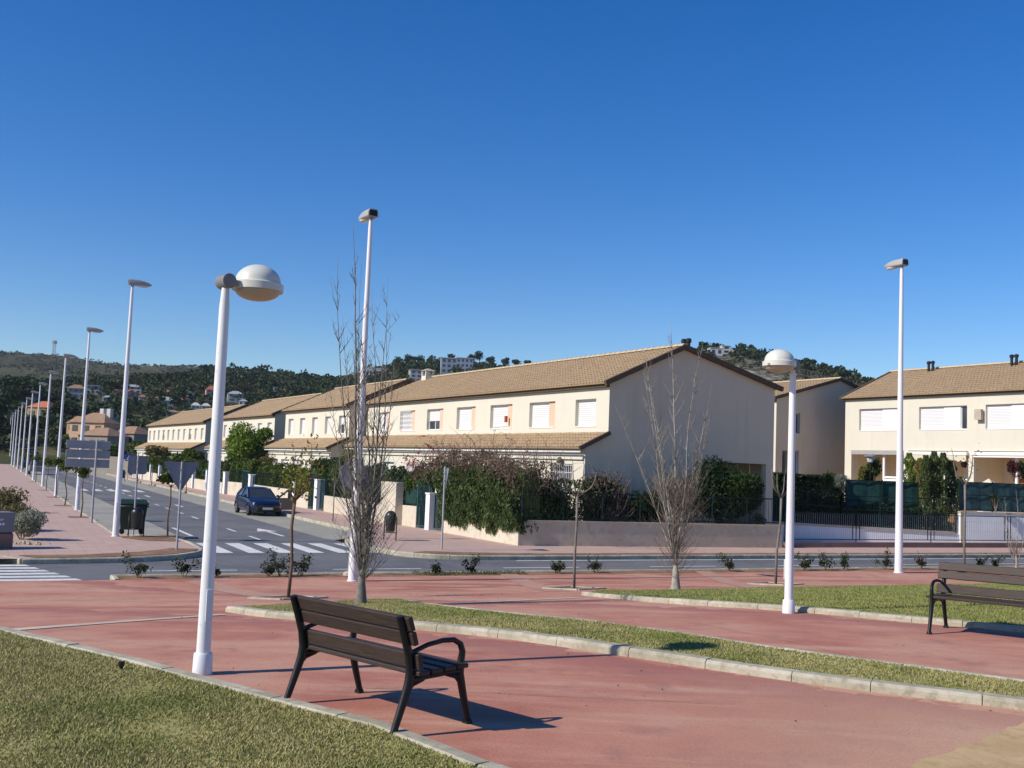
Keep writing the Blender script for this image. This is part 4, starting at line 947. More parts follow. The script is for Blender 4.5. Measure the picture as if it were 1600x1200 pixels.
b3_, Cb3, Lb3 = row_block('third house row along the street, half hidden by the leafy garden tree', (430, 647), (347, 655), 83., 6, 0)
b4, Cb4, Lb4 = row_block('farthest cream house row with many small shuttered windows', (322, 658.5), (232, 667), 103., 11, 0)
print('blocks', Lb2, Lb3, Lb4)
# --- house behind (tan gable)
cD = at(1213.5, 622, 70.); Cd = Vector((cD.x, cD.y, 0)); invd = frame_of(Cd).inverted()
prd = onplane(1312, 594, Cd, UH); yrd = -(invd @ prd).y; zrd = prd.z; zed = cD.z
print('back', zed, yrd, zrd)
def gh2(x0, x1, y0, y1): a = -(invd @ onplane(x0, (y0+y1)/2, Cd, UH)).y; b = -(invd @ onplane(x1, (y0+y1)/2, Cd, UH)).y; return (a, b, onplane(x1, y1, Cd, UH).z, onplane(x1, y0, Cd, UH).z)
hh = [gh2(1243, 1250, 646, 678), gh2(1222, 1248, 704, 743)]
bd = make_block('tan gabled house standing behind the near corner house', Cd, 24, yrd*1.95, 0, zed, zrd, yrd, zed, [], gabmat='tan', gable_holes=hh, rows=12, per=.26, sub=3)
for q in hh: window(bd, (0, 0, 0), (0, -1, 0), (-1, 0, 0), *q, opened=1., shutter=False)
vent_pair(bd, 8.5, -yrd+.7, zrd+.05)
MB().box(-.5, -.004, -hh[1][1]-.25, -hh[1][0]+.2, hh[1][2]-1.0, hh[1][2]-.1).build('balcony', M['white'], bd)
# --- right-hand house with terraces
ZR = 70.; cE = at(1321.3, 621, ZR); Ce = Vector((cE.x, cE.y, 0)); inve = frame_of(Ce).inverted()
LR = -(inve @ onplane(1600, 604, Ce, VH)).x; zeR = cE.z; print('right', Ce, zeR, LR)
RX = 3.4; LT = LR+RX          # the row runs on beyond the frame; local x here goes from the far end (0) towards the viewer (negative)
t = rh = thing('terraced_house', 'cream house row at the right with three recessed terraces and wide white shutters', 'house', (Ce.x, Ce.y, 0), RZH, 'terraced house rows')
def rx(x, y): return -(inve @ onplane(x, y, Ce, VH)).x
def rz_(x, y): return onplane(x, y, Ce, VH).z
zw0 = (rz_(1341, 673.4)+rz_(1538, 669.7))/2; zw1 = (rz_(1343, 640)+rz_(1542, 631.5))/2
zl1 = (rz_(1330, 704)+rz_(1521, 704))/2; zgr = zl1-2.75
print('win', zw0, zw1, 'lintel', zl1)
hw_ = [(rx(1342.5, 656), rx(1410, 654), zw0, zw1), (rx(1436, 654), rx(1511, 652), zw0, zw1), (rx(1540, 652), rx(1540, 652)+3.0, zw0, zw1)]
ter = [(rx(1330, 730), rx(1412, 730), zgr, zl1), (rx(1418.5, 730), rx(1513, 730), zgr, zl1), (rx(1521.5, 730), rx(1521.5, 730)+(rx(1513, 730)-rx(1418.5, 730))*1.02, zgr, zl1)]
LT = ter[2][1]+.6
w = MB(); DR = 9.; yrR = 4.5; zrR = rz_(1402, 640)*0+ (zeR+1.95)
wall_holes(w, (0, 0, 0), (-1, 0, 0), LT, zeR, hw_+ter, (0, 1, 0), depth=.22)
w.quad((0, -DR, 0), (-LT, -DR, 0), (-LT, -DR, zeR), (0, -DR, zeR))
w.poly([(-LT, 0, 0), (-LT, -DR, 0), (-LT, -DR, zeR), (-LT, -yrR, zrR), (-LT, 0, zeR)]); w.poly([(0, 0, 0), (0, 0, zeR), (0, -yrR, zrR), (0, -DR, zeR), (0, -DR, 0)])
w.build('wall', M['cream'], t)
r = MB(); k1 = 1.95/yrR; tile_roof(r, (-LT-.14, .35, zeR-k1*.35+.1), (.14, .35, zeR-k1*.35+.1), (-LT-.14, -yrR, zrR+.1), (.14, -yrR, zrR+.1), .24, 13); tile_roof(r, (-LT-.14, -DR-.3, zeR-.1), (.14, -DR-.3, zeR-.1), (-LT-.14, -yrR, zrR+.1), (.14, -yrR, zrR+.1), .5, 8, sub=2)
ro = r.build('roof', M['tile'], t)
rc = MB(); ridge_caps(rc, (.16, -yrR, zrR+.14), (-LT-.1, -yrR, zrR+.14)); rc.build('ridge_tiles', M['ridge'], ro)
vg = MB(); verge(vg, (.14, .37, zeR-k1*.35+.06), (.14, -yrR, zrR+.07)); vg.build('verge', M['verge'], ro)
MB().box(-LT, 0, 0, .2, zeR-.18, zeR-.06).build('cornice', M['verge'], t)
for i, q in enumerate(hw_): window(t, (0, 0, 0), (-1, 0, 0), (0, 1, 0), *q, panel=(q[1]-q[0])*(.47 if i != 1 else .49))
for i, q in enumerate(ter):
    b = MB(); x0, x1, z0, z1 = q; dp = 2.6
    b.quad((-x0, -.22, z0), (-x1, -.22, z0), (-x1, -dp, z0), (-x0, -dp, z0)); b.quad((-x0, -.22, z1), (-x0, -dp, z1), (-x1, -dp, z1), (-x1, -.22, z1))
    b.quad((-x0, -dp, z0), (-x1, -dp, z0), (-x1, -dp, z1), (-x0, -dp, z1)); b.quad((-x0, -.22, z0), (-x0, -dp, z0), (-x0, -dp, z1), (-x0, -.22, z1)); b.quad((-x1, -.22, z0), (-x1, -.22, z1), (-x1, -dp, z1), (-x1, -dp, z0))
    tb = b.build('terrace', M['tan'], t)
    MB().box(-x1+.5, -x1+2.2, -dp+.01, -dp+.06, z0+.02, z1-.35).build('terrace_door', M['shutter'], tb)
    MB().box(-x0-(x1-x0)*.58-.07, -x0-(x1-x0)*.58+.07, -.36, -.24, z0, z1-.02).build('post', M['white'], tb)
    if i != 2:
        br = MB()
        for zq in np.arange(z0+.32, z0+1.15, .17): br.box(-x1+.02, -x0-(x1-x0)*.58, -.34, -.28, zq, zq+.12)
        br.build('balustrade', M['white'], tb)
    if i == 0: MB().box(-x1, -x0, -.02, .04, z1-.27, z1-.0).build('blind_box', M['head_grey'], tb)
    else:
        aw = thing('awning', ('rolled awning with a scalloped cream valance over the middle terrace' if i == 1 else 'rolled white awning over the right-hand terrace'), 'awning', t.matrix_world @ Vector((0, 0, 0)) if False else (Ce.x, Ce.y, 0), RZH)
        MB().box(-x1-.05, -x0+.05, .02, .26, z1-.26, z1-.06).build('cassette', M['white'], aw, bevel=.03)
        if i == 1:
            v = MB(); nsc = 12; ww = (x1-x0)/nsc
            for q_ in range(nsc):
                xa = -x0-ww*q_
                rr = [(xa-ww*u, .20, z1-.28-.26-.10*math.sin(PI*u)) for u in np.linspace(0, 1, 7)]; tt = [(xa-ww*u, .22, z1-.24) for u in np.linspace(0, 1, 7)]
                for e in range(6): v.quad(rr[e], rr[e+1], tt[e+1], tt[e])
                for e in range(6): v.quad(*(Vector(p_)+Vector((0, -.012, 0)) for p_ in (rr[e+1], rr[e], tt[e], tt[e+1])))
            v.build('valance', M['awning'], aw)
        else: MB().box(-x1, -x0, .18, .20, z1-.36, z1-.24).build('valance', M['white'], aw)
vent_pair(rh, -rx(1412, 600)+1.2, -yrR+.5, zrR+.08); vent_pair(rh, -rx(1510, 590)-.3, -yrR+.5, zrR+.08)
q = onplane(1533, 648, Ce, VH); o = MB().box(-.22, .22, -.05, .16, -.3, .3).build('wall_box', M['cap']); o.location = q-VH*.16; o.rotation_euler = (0, 0, RZH); tag(o, 'small beige box fixed to the wall between the two right windows', 'wall box')
# things on the terraces
def on_terrace(i, f, z, dp=2.5): x0, x1, z0, z1 = ter[i]; return frame_of(Ce) @ Vector((-(x0+(x1-x0)*f), -dp, z0+z))
for f, zz, lb_ in ((.21, 1.35, 'round woven plate hung higher on the right terrace wall'), (.31, 1.02, 'round woven plate hung lower on the right terrace wall')):
    o = MB().lathe([(.02, 0), (.24, .01), (.25, .03), (.12, .035), (.1, .05)], 20, (0, 0, 0), Matrix(((1, 0, 0), (0, 0, 1), (0, -1, 0)))).build('wall_plate', M['terracotta'], None, True); o.location = on_terrace(2, f, zz, 2.56); o.rotation_euler = (0, 0, RZH); tag(o, lb_, 'plate', 'plates on the terrace wall')
for i, lb_ in ((0, 'dark lantern hanging inside the left terrace'), (1, 'dark lantern hanging inside the middle terrace')):
    lt = MB(); lt.lathe([(.03, .28), (.20, .1), (.2, .06), (.14, -.12), (.04, -.16)], 8); lt.tube([(0, 0, .28), (0, 0, .85)], .015, 5)
    o = lt.build('lantern', M['iron']); o.location = on_terrace(i, .72, 1.95, 1.2); tag(o, lb_, 'lantern', 'terrace lanterns')
tt = thing('terrace_table', 'white table on the right-hand terrace', 'table', on_terrace(2, .62, 0, .9), RZH)
MB().lathe([(.5, .70), (.5, .74), (.48, .745)], 20).build('table_top', M['white'], tt); MB().lathe([(.26, 0), (.24, .03), (.04, .06), (.04, .70)], 12).build('pedestal', M['white'], tt)
# ------------------------------------------------------------------ garden frontage
W0 = P(34.7, 17.72); W1e = P(112, 15.5); WD = (W1e-W0).normalized(); WN = Vector((WD.y, -WD.x, 0)); WN = WN if WN.dot(SV) > 0 else -WN
RZW = math.atan2(WD.y, WD.x)
def wa(x, y=805): return (onplane(x, y, W0, WN)-W0).dot(WD)
def wz(x, y): return onplane(x, y, W0, WN).z
def wp(a, b, z): q = W0+WD*a+WN*b; return Vector((q.x, q.y, z))
FW_ = Matrix(((WD.x, WN.x, 0, W0.x), (WD.y, WN.y, 0, W0.y), (0, 0, 1, 0), (0, 0, 0, 1)))
def wthing(name, label, cat, group=None): t = bpy.data.objects.new(name, None); C.objects.link(t); t.matrix_world = FW_; t.matrix_basis = FW_; return tag(t, label, cat, group)
class WB(MB):
    """builder whose boxes are given along the frontage: a, b(back), z"""
    pass
def wall_seg(x0, x1, y0, y1, label, th=.2, cap=True):
    a0, a1 = wa(x1), wa(x0); z1a = wz(x1, y1); z1b = wz(x0, y0); p = W0+WD*a0
    o = MB(); rg = []
    for a, zt_ in ((a0, z1a), (a1, z1b)): rg.append([wp(a, 0, -.1), wp(a, th, -.1), wp(a, th, zt_), wp(a, 0, zt_)])
    o.loft(rg); w = o.build('garden_wall', M['wall_cream']); tag(w, label, 'wall', 'low garden walls')
    return a0, a1, max(z1a, z1b)
def fence_on(a0, a1, z0, z1, label, cloth=None, step=1.6, bars=False):
    t = thing('garden_fence', label, 'fence', (0, 0, 0), 0, 'green metal fences')
    n_ = max(1, round((a1-a0)/step)); 
    for q in range(n_+1):
        a = a0+(a1-a0)*q/n_; MB().bar(wp(a, .1, z0), wp(a, .1, z1+.04), .05, .05).build('post', M['green_metal'], t)
    r = MB()
    for z in (z0+.08, z1-.02): r.bar(wp(a0, .1, z), wp(a1, .1, z), .035, .04)
    nb = int((a1-a0)/.115)
    for q in range(nb): a = a0+(a1-a0)*(q+.5)/nb; r.bar(wp(a, .1, z0+.08), wp(a, .1, z1-.02), .012, .012)
    r.build('rail', M['green_metal'], t)
    if cloth:
        cl = MB(); m_ = max(2, int((a1-a0)/.25)); rg = []
        for q in range(m_+1): a = a0+(a1-a0)*q/m_; w_ = .015*math.sin(q*1.7); rg.append([wp(a, .135+w_, z0+.02), wp(a, .145+w_, z0+.02), wp(a, .145+w_*.5, z1-.03-.02*abs(math.sin(q*.9))), wp(a, .135+w_*.5, z1-.03-.02*abs(math.sin(q*.9)))])
        cl.loft(rg).build('screen_cloth', M[cloth], t)
    return t
def gate(x0, x1, y0, y1, label, swing=0.):
    a0, a1 = wa(x1), wa(x0); zt_ = wz((x0+x1)/2, y0); z0 = .20; t = thing('garden_gate', label, 'gate', wp(a1, .06, 0), RZW+swing, 'teal metal garden gates'); L = a1-a0
    f = MB()
    for a in (0, -L): f.bar((a, 0, z0), (a, 0, zt_), .06, .06)
    for z in (z0+.03, zt_-.03): f.bar((0, 0, z), (-L, 0, z), .055, .05)
    f.build('frame', M['teal_gate'], t); b = MB()
    for q in range(1, int(L/.1)): b.bar((-q*.1, 0, z0), (-q*.1, 0, zt_), .02, .02)
    b.build('bar', M['teal_gate'], t); MB().box(-L+.08, -L+.2, -.05, .05, 1.05, 1.1).build('handle', M['grey_metal'], t)
    return t
def gpost(x0, x1, y0, label, box_=True):
    a0, a1 = wa(x1), wa(x0); zt_ = wz((x0+x1)/2, y0); t = thing('gate_post', label, 'gate post', wp((a0+a1)/2, .12, 0), RZW, 'white gate posts'); w = max(.3, (a1-a0)*.5)*.5
    MB().box(-w, w, -.2, .2, -.1, zt_).build('post', M['wall_white'], t, bevel=.01)
    MB().box(-w-.03, w+.03, -.23, .23, zt_, zt_+.06).build('cap', M['wall_white'], t, bevel=.01)
    if box_: MB().box(-w*.8, w*.8, -.22, -.198, zt_-.55, zt_-.12).build('meter_door', M['cabinet'], t); MB().box(-w*.6, w*.6, -.215, -.203, zt_-.38, zt_-.2).build('house_number_plate', M['white'], t) if False else None
    return t
s1 = wall_seg(691, 811, 800, 816, 'low cream garden wall under the trailing bush, running to the street corner')
fence_on(s1[0], s1[1], s1[2], 1.95, 'green bar fence buried in the trailing bush')
gate(677, 690, 771, 825, 'narrow teal bar gate between the trailing bush and the nearest gate post'); gpost(663.5, 676, 772, 'white gate post with a meter box beside the litter bin pavement, nearest the corner'); gate(650, 663, 748, 822, 'tall teal bar gate left of the nearest white gate post', .18)
s2 = wall_seg(628, 650, 789, 791, 'short cream wall below the teal screen by the grey cabinets'); fence_on(s2[0], s2[1], s2[2], wz(640, 757), 'fence with a bright teal screen between the cabinets and the tall gate', 'cloth')
a0, a1 = wa(628), wa(604); zt_ = wz(616, 753); t = thing('meter_cabinet', 'pair of tall grey utility cabinets in a cream surround', 'cabinet', wp(a0, 0, 0), RZW); L = a1-a0
MB().box(0, L, -.03, .35, -.1, zt_).build('surround', M['wall_cream'], t, bevel=.01)
for q in range(2):
    d = MB().box(.06+q*L/2, L/2-.03+q*L/2, -.05, -.031, .25, zt_-.12).build('cabinet_door', M['cabinet'], t, bevel=.005); MB().box(.14+q*L/2, L/2-.1+q*L/2, -.058, -.051, zt_-.75, zt_-.3).build('vent', M['grey_metal'], d)
s3 = wall_seg(505, 604, 774, 788, 'long low cream wall under the dark hedge left of the cabinets'); fence_on(s3[0], s3[1], s3[2]-.15, 1.9, 'green fence in front of the dark hedge left of the cabinets')
gpost(488.5, 497, 750, 'white gate post between two dark teal gates right of the blue car'); gate(480, 488, 738, 790, 'tall dark teal gate panel left of the second gate post', .1); gate(497.5, 504, 748, 795, 'dark teal gate right of the second white gate post')
s4 = wall_seg(461, 480, 766, 767, 'short cream wall under the bright green ivy'); fence_on(s4[0], s4[1], s4[2], 1.95, 'fence overgrown by bright green ivy')
gpost(455, 460.5, 753, 'white gate post hidden beside the thin young tree and the open car door')
gate(448.5, 454.5, 757, 780, 'low dark gate seen beyond the open car door')
s5 = wall_seg(394, 448, 757, 764, 'cream garden wall right behind the parked blue car'); fence_on(s5[0], s5[1], s5[2]-.1, 2.0, 'green fence behind the blue car')
gpost(385, 391, 742, 'white gate post above the roof of the blue car'); gate(375, 384.5, 735, 768, 'dark gate left of the post above the car'); gate(391.5, 394, 742, 766, 'narrow dark gate right of the post above the car')
s6 = wall_seg(353, 375, 752, 754, 'cream garden wall left of the parked blue car'); fence_on(s6[0], s6[1], s6[2]-.1, 2.0, 'green fence left of the blue car')
gpost(345, 351, 738, 'white gate post just right of the near park lamp pole')
fx = [(a_, b_) for a_, b_ in ((322, 344), (300, 318), (280, 296), (262, 277), (246, 259), (232, 243), (219, 229), (206, 216))]
for i, (a_, b_) in enumerate(fx):
    base = onplane(b_, 760, W0, WN); aa, ab = wa(b_), wa(a_)
    w = MB(); w.loft([[wp(q, 0, -.1), wp(q, .2, -.1), wp(q, .2, .95), wp(q, 0, .95)] for q in (aa, ab)]); tag(w.build('garden_wall', M['wall_cream']), 'low cream garden wall far up the right pavement, '+ORD[i]+' beyond the near park lamp pole', 'wall', 'low garden walls')
    tp = thing('gate_post', 'distant white gate post, '+ORD[i]+' beyond the near park lamp pole', 'gate post', wp(ab+.5, .12, 0), RZW, 'white gate posts'); MB().box(-.2, .2, -.2, .2, -.1, 1.75).build('post', M['wall_white'], tp)
    tg = thing('garden_gate', 'distant teal garden gate, '+ORD[i]+' beyond the near park lamp pole', 'gate', wp(ab+.75, .1, 0), RZW, 'teal metal garden gates'); f = MB(); f.box(0, 1.0, -.02, .02, .2, 1.9); f.build('panel', M['teal_gate'], tg)
# side wall along the cross street
S1 = hit(1222, 856, .13); SD = (S1-W0); SD.z = 0; SL = SD.length; SD.normalize(); SN = Vector((-SD.y, SD.x, 0)); SN = SN if SN.dot(SU) > 0 else -SN
def sp_(a, b, z): q = W0+SD*a+SN*b; return Vector((q.x, q.y, z))
def sz(x, y): return onplane(x, y, W0, SN).z
zs0, zs1 = sz(812, 814.5), sz(1210, 822.5)
w = MB(); w.loft([[sp_(a, b, z) for b, z in ((0, -.1), (.2, -.1), (.2, zt_), (0, zt_))] for a, zt_ in ((.0, zs0), (SL, zs1))]); w.v = [tuple(Vector(v)) for v in w.v]
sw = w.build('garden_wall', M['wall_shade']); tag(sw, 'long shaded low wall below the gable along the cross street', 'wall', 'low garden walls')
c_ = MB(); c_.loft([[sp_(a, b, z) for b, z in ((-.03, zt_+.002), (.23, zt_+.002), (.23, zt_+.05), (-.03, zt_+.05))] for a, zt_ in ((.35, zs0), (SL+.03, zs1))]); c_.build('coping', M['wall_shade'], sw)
t = thing('garden_fence', 'dark green rail fence on the shaded side wall below the gable', 'fence', (0, 0, 0), 0, 'green metal fences')
zf = sz(1180, 779)
for a in np.linspace(.2, SL-.05, 8): MB().bar(sp_(a, .1, zs0), sp_(a, .1, zf+.04), .05, .05).build('post', M['green_metal'], t)
r = MB()
for z in (zs0+.12, zf): r.bar(sp_(.2, .1, z), sp_(SL-.05, .1, z), .04, .045)
for a in np.arange(.3, SL-.1, .13): r.bar(sp_(a, .1, zs0+.1), sp_(a, .1, zf), .012, .012)
r.build('rail', M['green_metal'], t)
# railing on a plinth, ramp, white retaining wall, garden terrace at the right
R0_ = P(34.25, 0); rt = lambda x, y: st(*onplane(x, y, R0_, SU).xy)[1]
rt0, rt1 = rt(1226, 845), rt(1600, 845)+7
w = MB(); w.loft([[P(s, t_, z) for s, z in ((34.12, -.05), (34.42, -.05), (34.42, .34), (34.12, .34))] for t_ in (rt0, rt1)]); pl_ = w.build('plinth', M['plinth']); tag(pl_, 'low brown plinth under the dark railing on the far pavement', 'wall')
zr0 = onplane(1400, 843.5, R0_, SU).z; zr1_ = onplane(1400, 804, R0_, SU).z
t = thing('railing', 'dark green railing of thin bars in front of the white retaining wall', 'railing')
r = MB()
for z in (zr0, zr1_): r.bar(P(34.27, rt0, z), P(34.27, rt1, z), .034, .034)
r.build('rail', M['green_metal'], t)
for x in (1226, 1338, 1455, 1575, 1690, 1800):
    tc = rt(x, 845)
    for dt in (-.2, 0, .2): MB().bar(P(34.27, tc+dt, .30 if dt == 0 else zr0), P(34.27, tc+dt, zr1_), .03, .03).build('post', M['green_metal'], t)
b = MB()
for tq in np.arange(rt0+.1, rt1, .12): b.bar(P(34.27, tq, zr0), P(34.27, tq, zr1_), .008, .008)
b.build('baluster', M['cabinet'], t)['kind'] = 'stuff'
A0 = P(37.9, 30.7); wang = rad(12.5); VD = Vector((math.cos(wang), math.sin(wang), 0)); VN = Vector((-VD.y, VD.x, 0))
def va(x, y=820): return (onplane(x, y, A0, VN)-A0).dot(VD)
def vp(a, b, z): q = A0+VD*a+VN*b; return Vector((q.x, q.y, z))
def vz(x, y): return onplane(x, y, A0, VN).z
a0, a1, a2 = va(1226), va(1500), va(1600)+9
w = MB(); w.loft([[vp(a, b, z) for b, z in ((0, -1), (.25, -1), (.25, zt_), (0, zt_))] for a, zt_ in ((a0-.8, vz(1232, 819)), (a1, vz(1500, 835)))]); o = w.build('retaining_wall', M['wall_white']); tag(o, 'white ramp wall with a sloping top behind the railing', 'wall')
c_ = MB(); c_.loft([[vp(a, b, z) for b, z in ((-.04, zt_+.002), (.29, zt_+.002), (.29, zt_+.11), (-.04, zt_+.11))] for a, zt_ in ((a0-.8, vz(1232, 819)), (a1-.28, vz(1500, 835)))]); c_.build('coping', M['cap'], o)
zt2 = vz(1550, 803); w = MB(); w.loft([[vp(a, b, z) for b, z in ((-.06, -1), (.3, -1), (.3, zt2), (-.06, zt2))] for a in (a1, a2)])
for z in (zt2-.38, zt2-.82): w.loft([[vp(a, b, z+e) for b, e in ((-.064, 0), (-.061, 0), (-.061, .018), (-.064, .018))] for a in (a1+.25, a2)])
o = w.build('retaining_wall', M['wall_white']); tag(o, 'taller white retaining wall behind the railing at the right edge', 'wall')
c_ = MB(); c_.loft([[vp(a, b, z) for b, z in ((-.10, zt2+.002), (.34, zt2+.002), (.34, zt2+.08), (-.10, zt2+.08))] for a in (a1-.04, a2)]); c_.build('coping', M['cap'], o)
MB().loft([[vp(a, b, z) for b, z in ((-.075, -1), (-.063, -1), (-.063, zt2-.01), (-.075, zt2-.01))] for a in (a1-.01, a1+.22)]).build('end_pier', M['cap'], o)
mbg = MB(); mbg.poly([tuple(vp(a0-4, .2, .78)), tuple(vp(a1, .2, .62)), tuple(vp(a1, 32, .62)), tuple(vp(a0-4, 38, .78))]); struct('garden_ground', mbg, M['soil'])
mbg = MB(); mbg.poly([tuple(vp(a1, .28, zt2-.1)), tuple(vp(a2+6, .28, zt2-.1)), tuple(vp(a2+6, 32, zt2-.1)), tuple(vp(a1, 32, zt2-.1))]); mbg.poly([tuple(vp(a1, .28, zt2-.1)), tuple(vp(a1, 32, zt2-.1)), tuple(vp(a1, 32, .4)), tuple(vp(a1, .28, .4))]); struct('garden_ground', mbg, M['soil'])
zq = zgr; mbg = MB(); q_ = [frame_of(Ce) @ Vector(v) for v in ((.5, 2.6, zq-.01), (.5, -.4, zq-.01), (-LT, -.4, zq-.01), (-LT, 2.6, zq-.01))]; mbg.poly(q_)
mbg.quad(q_[0], q_[3], q_[3]+Vector((0, 0, -3)), q_[0]+Vector((0, 0, -3))); mbg.quad(q_[0], q_[1], q_[1]+Vector((0, 0, -3)), q_[0]+Vector((0, 0, -3))); struct('garden_ground', mbg, M['paver'])
def vfence(a0, a1, b, z0, z1, label, cloth=None, step=1.7, nb=.0, par='green_metal'):
    t = thing('garden_fence', label, 'fence', (0, 0, 0), 0, 'green metal fences'); n_ = max(1, round((a1-a0)/step))
    zz = lambda a: (z0[0]+(z0[1]-z0[0])*(a-a0)/(a1-a0)) if isinstance(z0, tuple) else z0
    for q in range(n_+1): a = a0+(a1-a0)*q/n_; MB().bar(vp(a, b, zz(a)), vp(a, b, z1+.03), .05, .05).build('post', M[par], t)
    r = MB()
    for f in (.06, .55, .98): r.bar(vp(a0, b, zz(a0)+(z1-zz(a0))*f), vp(a1, b, zz(a1)+(z1-zz(a1))*f), .035, .04)
    if nb:
        for a in np.arange(a0, a1, nb): r.bar(vp(a, b, zz(a)), vp(a, b, z1), .012, .012)
    r.build('rail', M[par], t)
    if cloth:
        m_ = int((a1-a0)/.3); rg = []
        for q in range(m_+1): a = a0+(a1-a0)*q/m_; w_ = .02*math.sin(q*1.9)+.012*math.sin(q*.7); rg.append([vp(a, b+.05+w_, zz(a)+.03), vp(a, b+.06+w_, zz(a)+.03), vp(a, b+.06+w_, z1-.03+.02*math.sin(q*2.3)), vp(a, b+.05+w_, z1-.03+.02*math.sin(q*2.3))])
        MB().loft(rg).build('screen_cloth', M[cloth], t)
vfence(a0-.5, va(1316), .14, vz(1240, 818), vz(1280, 767), 'dark green fence on the ramp wall left of the far street lamp', None, 1.9, .12)
vfence(va(1316), a1-.1, .14, (vz(1316, 822), vz(1495, 833)), vz(1360, 775), 'dark green fence on the ramp wall behind the far street lamp', None, 1.9, .12)
vfence(va(1378), a1-.1, 3.2, .7, vz(1440, 757)+.12, 'fence hung with green screen cloth behind the columnar conifers', 'cloth')
vfence(a1+.05, a2, .12, zt2+.08, vz(1550, 754), 'fence hung with blue-green screen cloth on the tall white wall', 'cloth_blue')
vfence(va(1230), va(1378), 4.2, .7, 1.85, 'low fence with green screen cloth behind the silver shrub', 'cloth')
# ------------------------------------------------------------------ vegetation
G = np.random.default_rng(11)
def ell(n, c, r, g=G, shell=.55):
    d = g.normal(size=(n, 3)); d /= np.linalg.norm(d, axis=1)[:, None]; q = (shell+(1-shell)*g.random(n))[:, None]
    return np.asarray(c)+d*q*np.asarray(r)
def blobs(n, c, r, nb, g=G, sub=.5, shell=.5):
    """an uneven crown: several small clumps spread through one big one"""
    c = np.asarray(c, float); r = np.asarray(r, float); cs = ell(nb, c, r*(1-sub*.75), g, .2)
    w = g.uniform(.6, 1.25, nb); w /= w.sum(); out = []
    for q in range(nb): out.append(ell(max(3, int(n*w[q])), cs[q], r*sub*g.uniform(.65, 1.2), g, shell))
    return np.concatenate(out)
def hedge_pts(n, x0, x1, y0, y1, z0, z1, g=G, bump=.12):
    """leaves near the faces of a clipped hedge, with a wavy top"""
    p = np.stack([g.uniform(x0, x1, n), g.uniform(y0, y1, n), g.uniform(z0, z1, n)], 1)
    f = g.integers(0, 4, n); wv = bump*(np.sin(p[:, 0]*2.1)+.6*np.sin(p[:, 0]*5.3+1)+.4*np.sin(p[:, 2]*4+p[:, 0]))
    dp = np.abs(g.normal(0, .07, n))
    p[:, 1] = np.where(f < 2, y0-wv*.5+dp, p[:, 1]); p[:, 2] = np.where(f == 2, z1+wv-dp, p[:, 2]); p[:, 2] = np.minimum(p[:, 2], z1+wv)
    return p
# clipped hedges and ivy along the frontage
def fr_hedge(x0, x1, z1, n, mat, label, b0=.22, b1=.9, size=.075, z0=.8, core=True, bump=.14, group='garden hedges'):
    a0, a1 = wa(x1), wa(x0); t = thing('hedge', label, 'hedge', wp(a0, b0, 0), RZW, group); L = a1-a0
    p = hedge_pts(n, 0, L, -(b1-b0), 0, z0, z1, bump=bump); p[:, 1] = -p[:, 1]-(b1-b0)     # front face towards the street
    p[:, 1] = -(p[:, 1]+(b1-b0)) if False else p[:, 1]
    return t, L, p
def hedge(x0, x1, z1, n, mat, label, b0=.2, b1=.85, size=.075, z0=.75, bump=.14, ex=None):
    a0, a1 = wa(x1), wa(x0); mb = MB(); p = hedge_pts(n, a0, a1, b0, b1, z0, z1, bump=bump)
    w = np.array([[WD.x, WD.y, 0], [WN.x, WN.y, 0], [0, 0, 1]]); mb.cards(np.array(W0)*[1, 1, 0]+p @ w, G.uniform(size*.6, size*1.3, len(p)), G)
    t = thing('hedge', label, 'hedge', wp(a0, b0, 0), 0, 'garden hedges'); inv = Vector(t.location)
    mb.v = [(v[0]-inv.x, v[1]-inv.y, v[2]-inv.z) for v in mb.v]; mb.build('foliage', M[mat], t)
    c = MB(); m_ = max(2, int((a1-a0)/.5)); rg = []
    for q in range(m_+1): a = a0+(a1-a0)*q/m_; rg.append([wp(a, b, z)-inv for b, z in ((b0+.22, .2), (b1, .2), (b1-.05, z1-.22), (b0+.22, z1-.25))])
    c.loft(rg).build('hedge_core', M['lf_deep'], t)  # solid core in a darker green, painting the shade between the leaves
    return t
hedge(505, 604, 2.65, 9000, 'lf_hedge', 'dark clipped hedge above the long cream wall left of the cabinets', size=.08)
hedge(604, 652, 2.45, 3500, 'lf_deep', 'dark hedge behind the grey cabinets and the teal screen')
hedge(461, 481, 2.2, 3200, 'lf_lime', 'bright green ivy hanging over the wall between two gates', b0=-.05, size=.09)
hedge(395, 448, 2.3, 7000, 'lf_tree', 'loose mid-green hedge behind the blue car', size=.09, bump=.2)
hedge(353, 385, 2.5, 4500, 'lf_tree', 'hedge left of the blue car under the leafy tree', size=.1, bump=.2)
hedge(448, 505, 2.9, 4500, 'lf_deep', 'tall dark hedge behind the gates right of the blue car', b0=1.2, b1=2.0, z0=1.2)
hedge(285, 345, 2.3, 4000, 'lf_hedge', 'dark hedge far up the street beyond the near park lamp pole', size=.13)
hedge(210, 280, 2.4, 4000, 'lf_hedge', 'farthest garden hedge below the small-windowed house row', size=.18)
